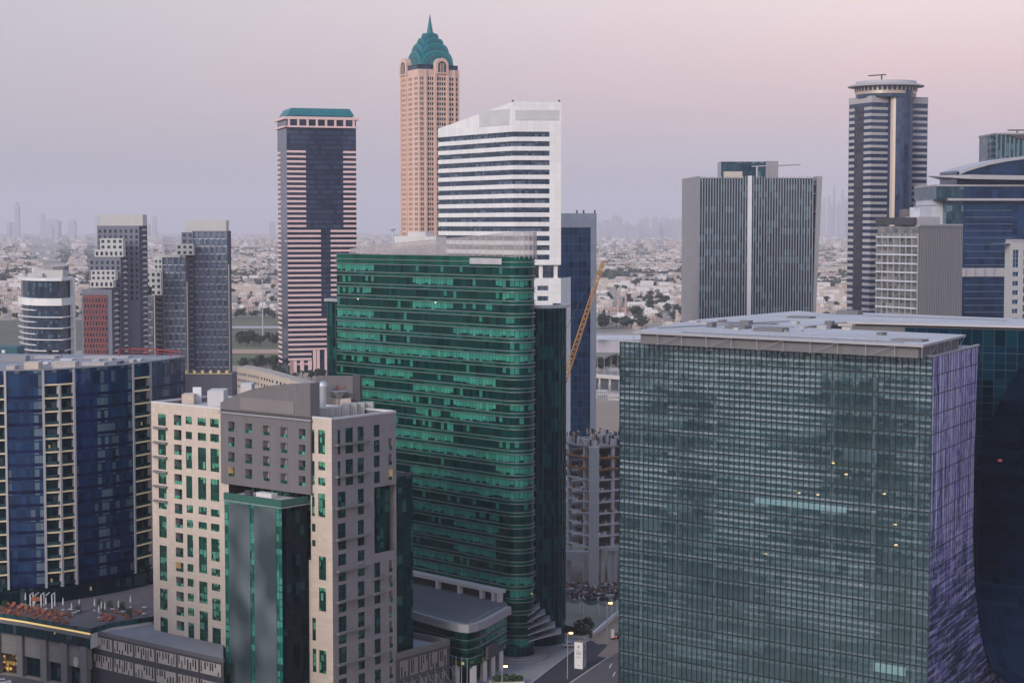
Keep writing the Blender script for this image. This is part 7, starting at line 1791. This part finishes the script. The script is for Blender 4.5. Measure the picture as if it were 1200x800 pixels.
# the far mass of the city, one sheet of roofs, and its groves
mb = MB(); rnd = random.Random(5)
n = 0
while n < 9000:
    g = rnd.choice(GAPS) if rnd.random() < .8 else (-40, 1240)
    py = 265 + 10 + 45 * rnd.random() ** 1.25 if n < 7500 else 265 + 12 + 90 * rnd.random(); px = rnd.uniform(*g)
    if reserved(px, py): n += 1; continue
    p = atz(px, py)
    if p.y < 3100 and not fits(p, 24): n += 1; continue
    w, d, h = rnd.uniform(10, 26), rnd.uniform(10, 24), rnd.choice((5, 7, 7, 9, 10, 14)); 
    if py < 292 and rnd.random() < .25: h = rnd.uniform(14, 30); w *= 1.4
    mb.box(p.x, p.y, 0, w, d, h, rnd.choice((.2, .2, .5)), rnd.choice((0, 0, 1, 2, 3))); n += 1
o = mb.build("distant_city", [M["far1"], M["far2"], M["far3"], M["far4"]]); tag(o, "dense mass of small pale buildings fading into haze towards the horizon", "city", None, "stuff")
mb = MB()
for _ in range(560):
    g = rnd.choice(GAPS); px, py = rnd.uniform(*g), 265 + 11 + 60 * rnd.random() ** 1.4
    if reserved(px, py): continue
    p = atz(px, py); k = p.y / 2500
    for _ in range(3): leaves(mb, p.x + rnd.uniform(-18, 18) * k, p.y + rnd.uniform(-10, 10) * k, 5, 9 * k, 7, 4.5 + k, 26, 2.2 * min(k, 1.7), rnd)
o = mb.build("distant_groves", [M["leaf"]]); tag(o, "dark groves of trees scattered through the hazy city", "trees", None, "stuff")
# skyline silhouettes
rnd = random.Random(31)
far = [(17.5, 22.5, 236.5, "slim round topped tower standing alone at the hazy far left skyline"), (47, 52, 249, "pointed tower in the hazy skyline right of the slim one"), (52, 68, 257, None), (80, 88, 258, None), (178, 183, 253, None), (112, 117, 253, None),
       (976, 979, 218, "tallest faint spire between the finned tower and the round drum tower"), (964, 968, 231, None), (970, 973, 228, None), (981, 985, 236, None), (986, 989, 222, None), (990, 993, 232, None), (972, 976, 238, None), (961, 964, 240, None)]
for i in range(30): x = rnd.uniform(699, 800); far.append((x, x + rnd.uniform(3, 9), rnd.uniform(252, 270), None))
far.append((717, 728, 252, "broad hazy block on the skyline above the yellow crane")); far.append((703, 716, 258, None))
for i in range(12): x = rnd.uniform(-5, 320); far.append((x, x + rnd.uniform(4, 10), rnd.uniform(259, 266), None))
for x0, x1, yt, lb_ in far:
    Y = 17000 + rnd.uniform(-1500, 1800); f = Face(at(x0, 265, Y).xy, at(x1, 265, Y).xy); z1 = f.uz(x0, yt)[1]; mb = MB(); mb.fb(f, 0, f.len, 0, z1 * .92, -f.len, 0); mb.fb(f, f.len * .2, f.len * .8, z1 * .92, z1, -f.len * .8, -f.len * .2)
    o = mb.build("distant_tower", [M["farsil"]])
    tag(o, lb_ or "faint grey tower lost in the haze on the far skyline", "tower", None if lb_ else "faint towers on the hazy skyline")

# ================================================================== AIR, SKY, LIGHT
mb = MB(); H = 31000; mb.box(0, 0, -1, 2 * H, 2 * H, 641)
m, nt, out = newmat("thin dusty air")
pv = nt.nodes.new("ShaderNodeVolumePrincipled"); pv.inputs["Color"].default_value = (.86, .84, .9, 1); pv.inputs["Density"].default_value = HAZE; pv.inputs["Anisotropy"].default_value = 0.0
nt.links.new(pv.outputs[0], out.inputs["Volume"])
hz = mb.build("haze", [m]); hz["kind"] = "stuff"; tag(hz, "thin lavender dust haze filling the air over the whole city", "haze")

SUN_EL, SUN_AZ = R(22), math.atan2(-.6, -.8)
w = bpy.data.worlds.new("World"); scene.world = w; w.use_nodes = True; nt = w.node_tree; nt.nodes.clear()
out = nt.nodes.new("ShaderNodeOutputWorld")
sk = nt.nodes.new("ShaderNodeTexSky"); sk.sky_type = "NISHITA"; sk.sun_disc = False; sk.sun_elevation = SUN_EL; sk.sun_rotation = SUN_AZ; sk.altitude = 100; sk.dust_density = 4.0
b1 = node(nt, "ShaderNodeBackground", {"Color": sk.outputs[0], "Strength": .018})
tc = nt.nodes.new("ShaderNodeTexCoord").outputs["Generated"]; sp = node(nt, "ShaderNodeSeparateXYZ", {0: tc})
def ramp(stops):
    rp = nt.nodes.new("ShaderNodeValToRGB"); cr = rp.color_ramp; cr.interpolation = "LINEAR"
    cr.elements[0].position = stops[0][0]; cr.elements[0].color = (*stops[0][1], 1); cr.elements[1].position = stops[-1][0]; cr.elements[1].color = (*stops[-1][1], 1)
    for p_, c in stops[1:-1]: e = cr.elements.new(p_); e.color = (*c, 1)
    nt.links.new(mth(nt, "MAXIMUM", sp.outputs[2], 0.0), rp.inputs[0]); return rp.outputs[0]
skyc = mixc(nt, node(nt, "ShaderNodeMapRange", {0: sp.outputs[0], 1: -.29, 2: .2}).outputs[0], ramp(SKY), ramp(SKYR))
# brighter after-sunset half of the sky, behind the camera
dt = node(nt, "ShaderNodeVectorMath", {0: tc, 1: (-.45, -.89, .05)}, operation="DOT_PRODUCT").outputs["Value"]
gl = node(nt, "ShaderNodeMapRange", {0: dt, 1: -.1, 2: 1.0, 3: 0.0, 4: 1.0}).outputs[0]
lowf = node(nt, "ShaderNodeMapRange", {0: sp.outputs[2], 1: .02, 2: .85, 3: 1.0, 4: .25}).outputs[0]
glow = scalec(nt, GLOW, mth(nt, "MULTIPLY", gl, lowf))
ad = node(nt, "ShaderNodeVectorMath", {0: skyc, 1: glow}, operation="ADD").outputs[0]
b2 = node(nt, "ShaderNodeBackground", {"Color": ad, "Strength": SKYS})
nt.links.new(node(nt, "ShaderNodeAddShader", {0: b1.outputs[0], 1: b2.outputs[0]}).outputs[0], out.inputs[0])
sl = bpy.data.lights.new("sun", "SUN"); sl.energy = SUNP; sl.angle = R(20); sl.color = (1, .89, .83); so = bpy.data.objects.new("sun", sl); COL.objects.link(so)
d = Vector((math.sin(SUN_AZ) * math.cos(SUN_EL), math.cos(SUN_AZ) * math.cos(SUN_EL), math.sin(SUN_EL)))
so.rotation_euler = d.to_track_quat("Z", "Y").to_euler(); so.location = d * 500 + Vector((0, 400, 200))

scene.view_settings.view_transform = "Standard"; scene.view_settings.look = "None"; scene.view_settings.exposure = EXPO; scene.view_settings.gamma = 1.0
scene.view_settings.use_curve_mapping = False
scene.render.engine = "CYCLES"; c = scene.cycles
c.max_bounces = 8; c.diffuse_bounces = 3; c.glossy_bounces = 3; c.transparent_max_bounces = 10; c.volume_bounces = 2; c.use_denoising = True
try: c.denoiser = "OPENIMAGEDENOISE"
except Exception: pass
c.caustics_reflective = False; c.caustics_refractive = False; c.sample_clamp_indirect = 4.0
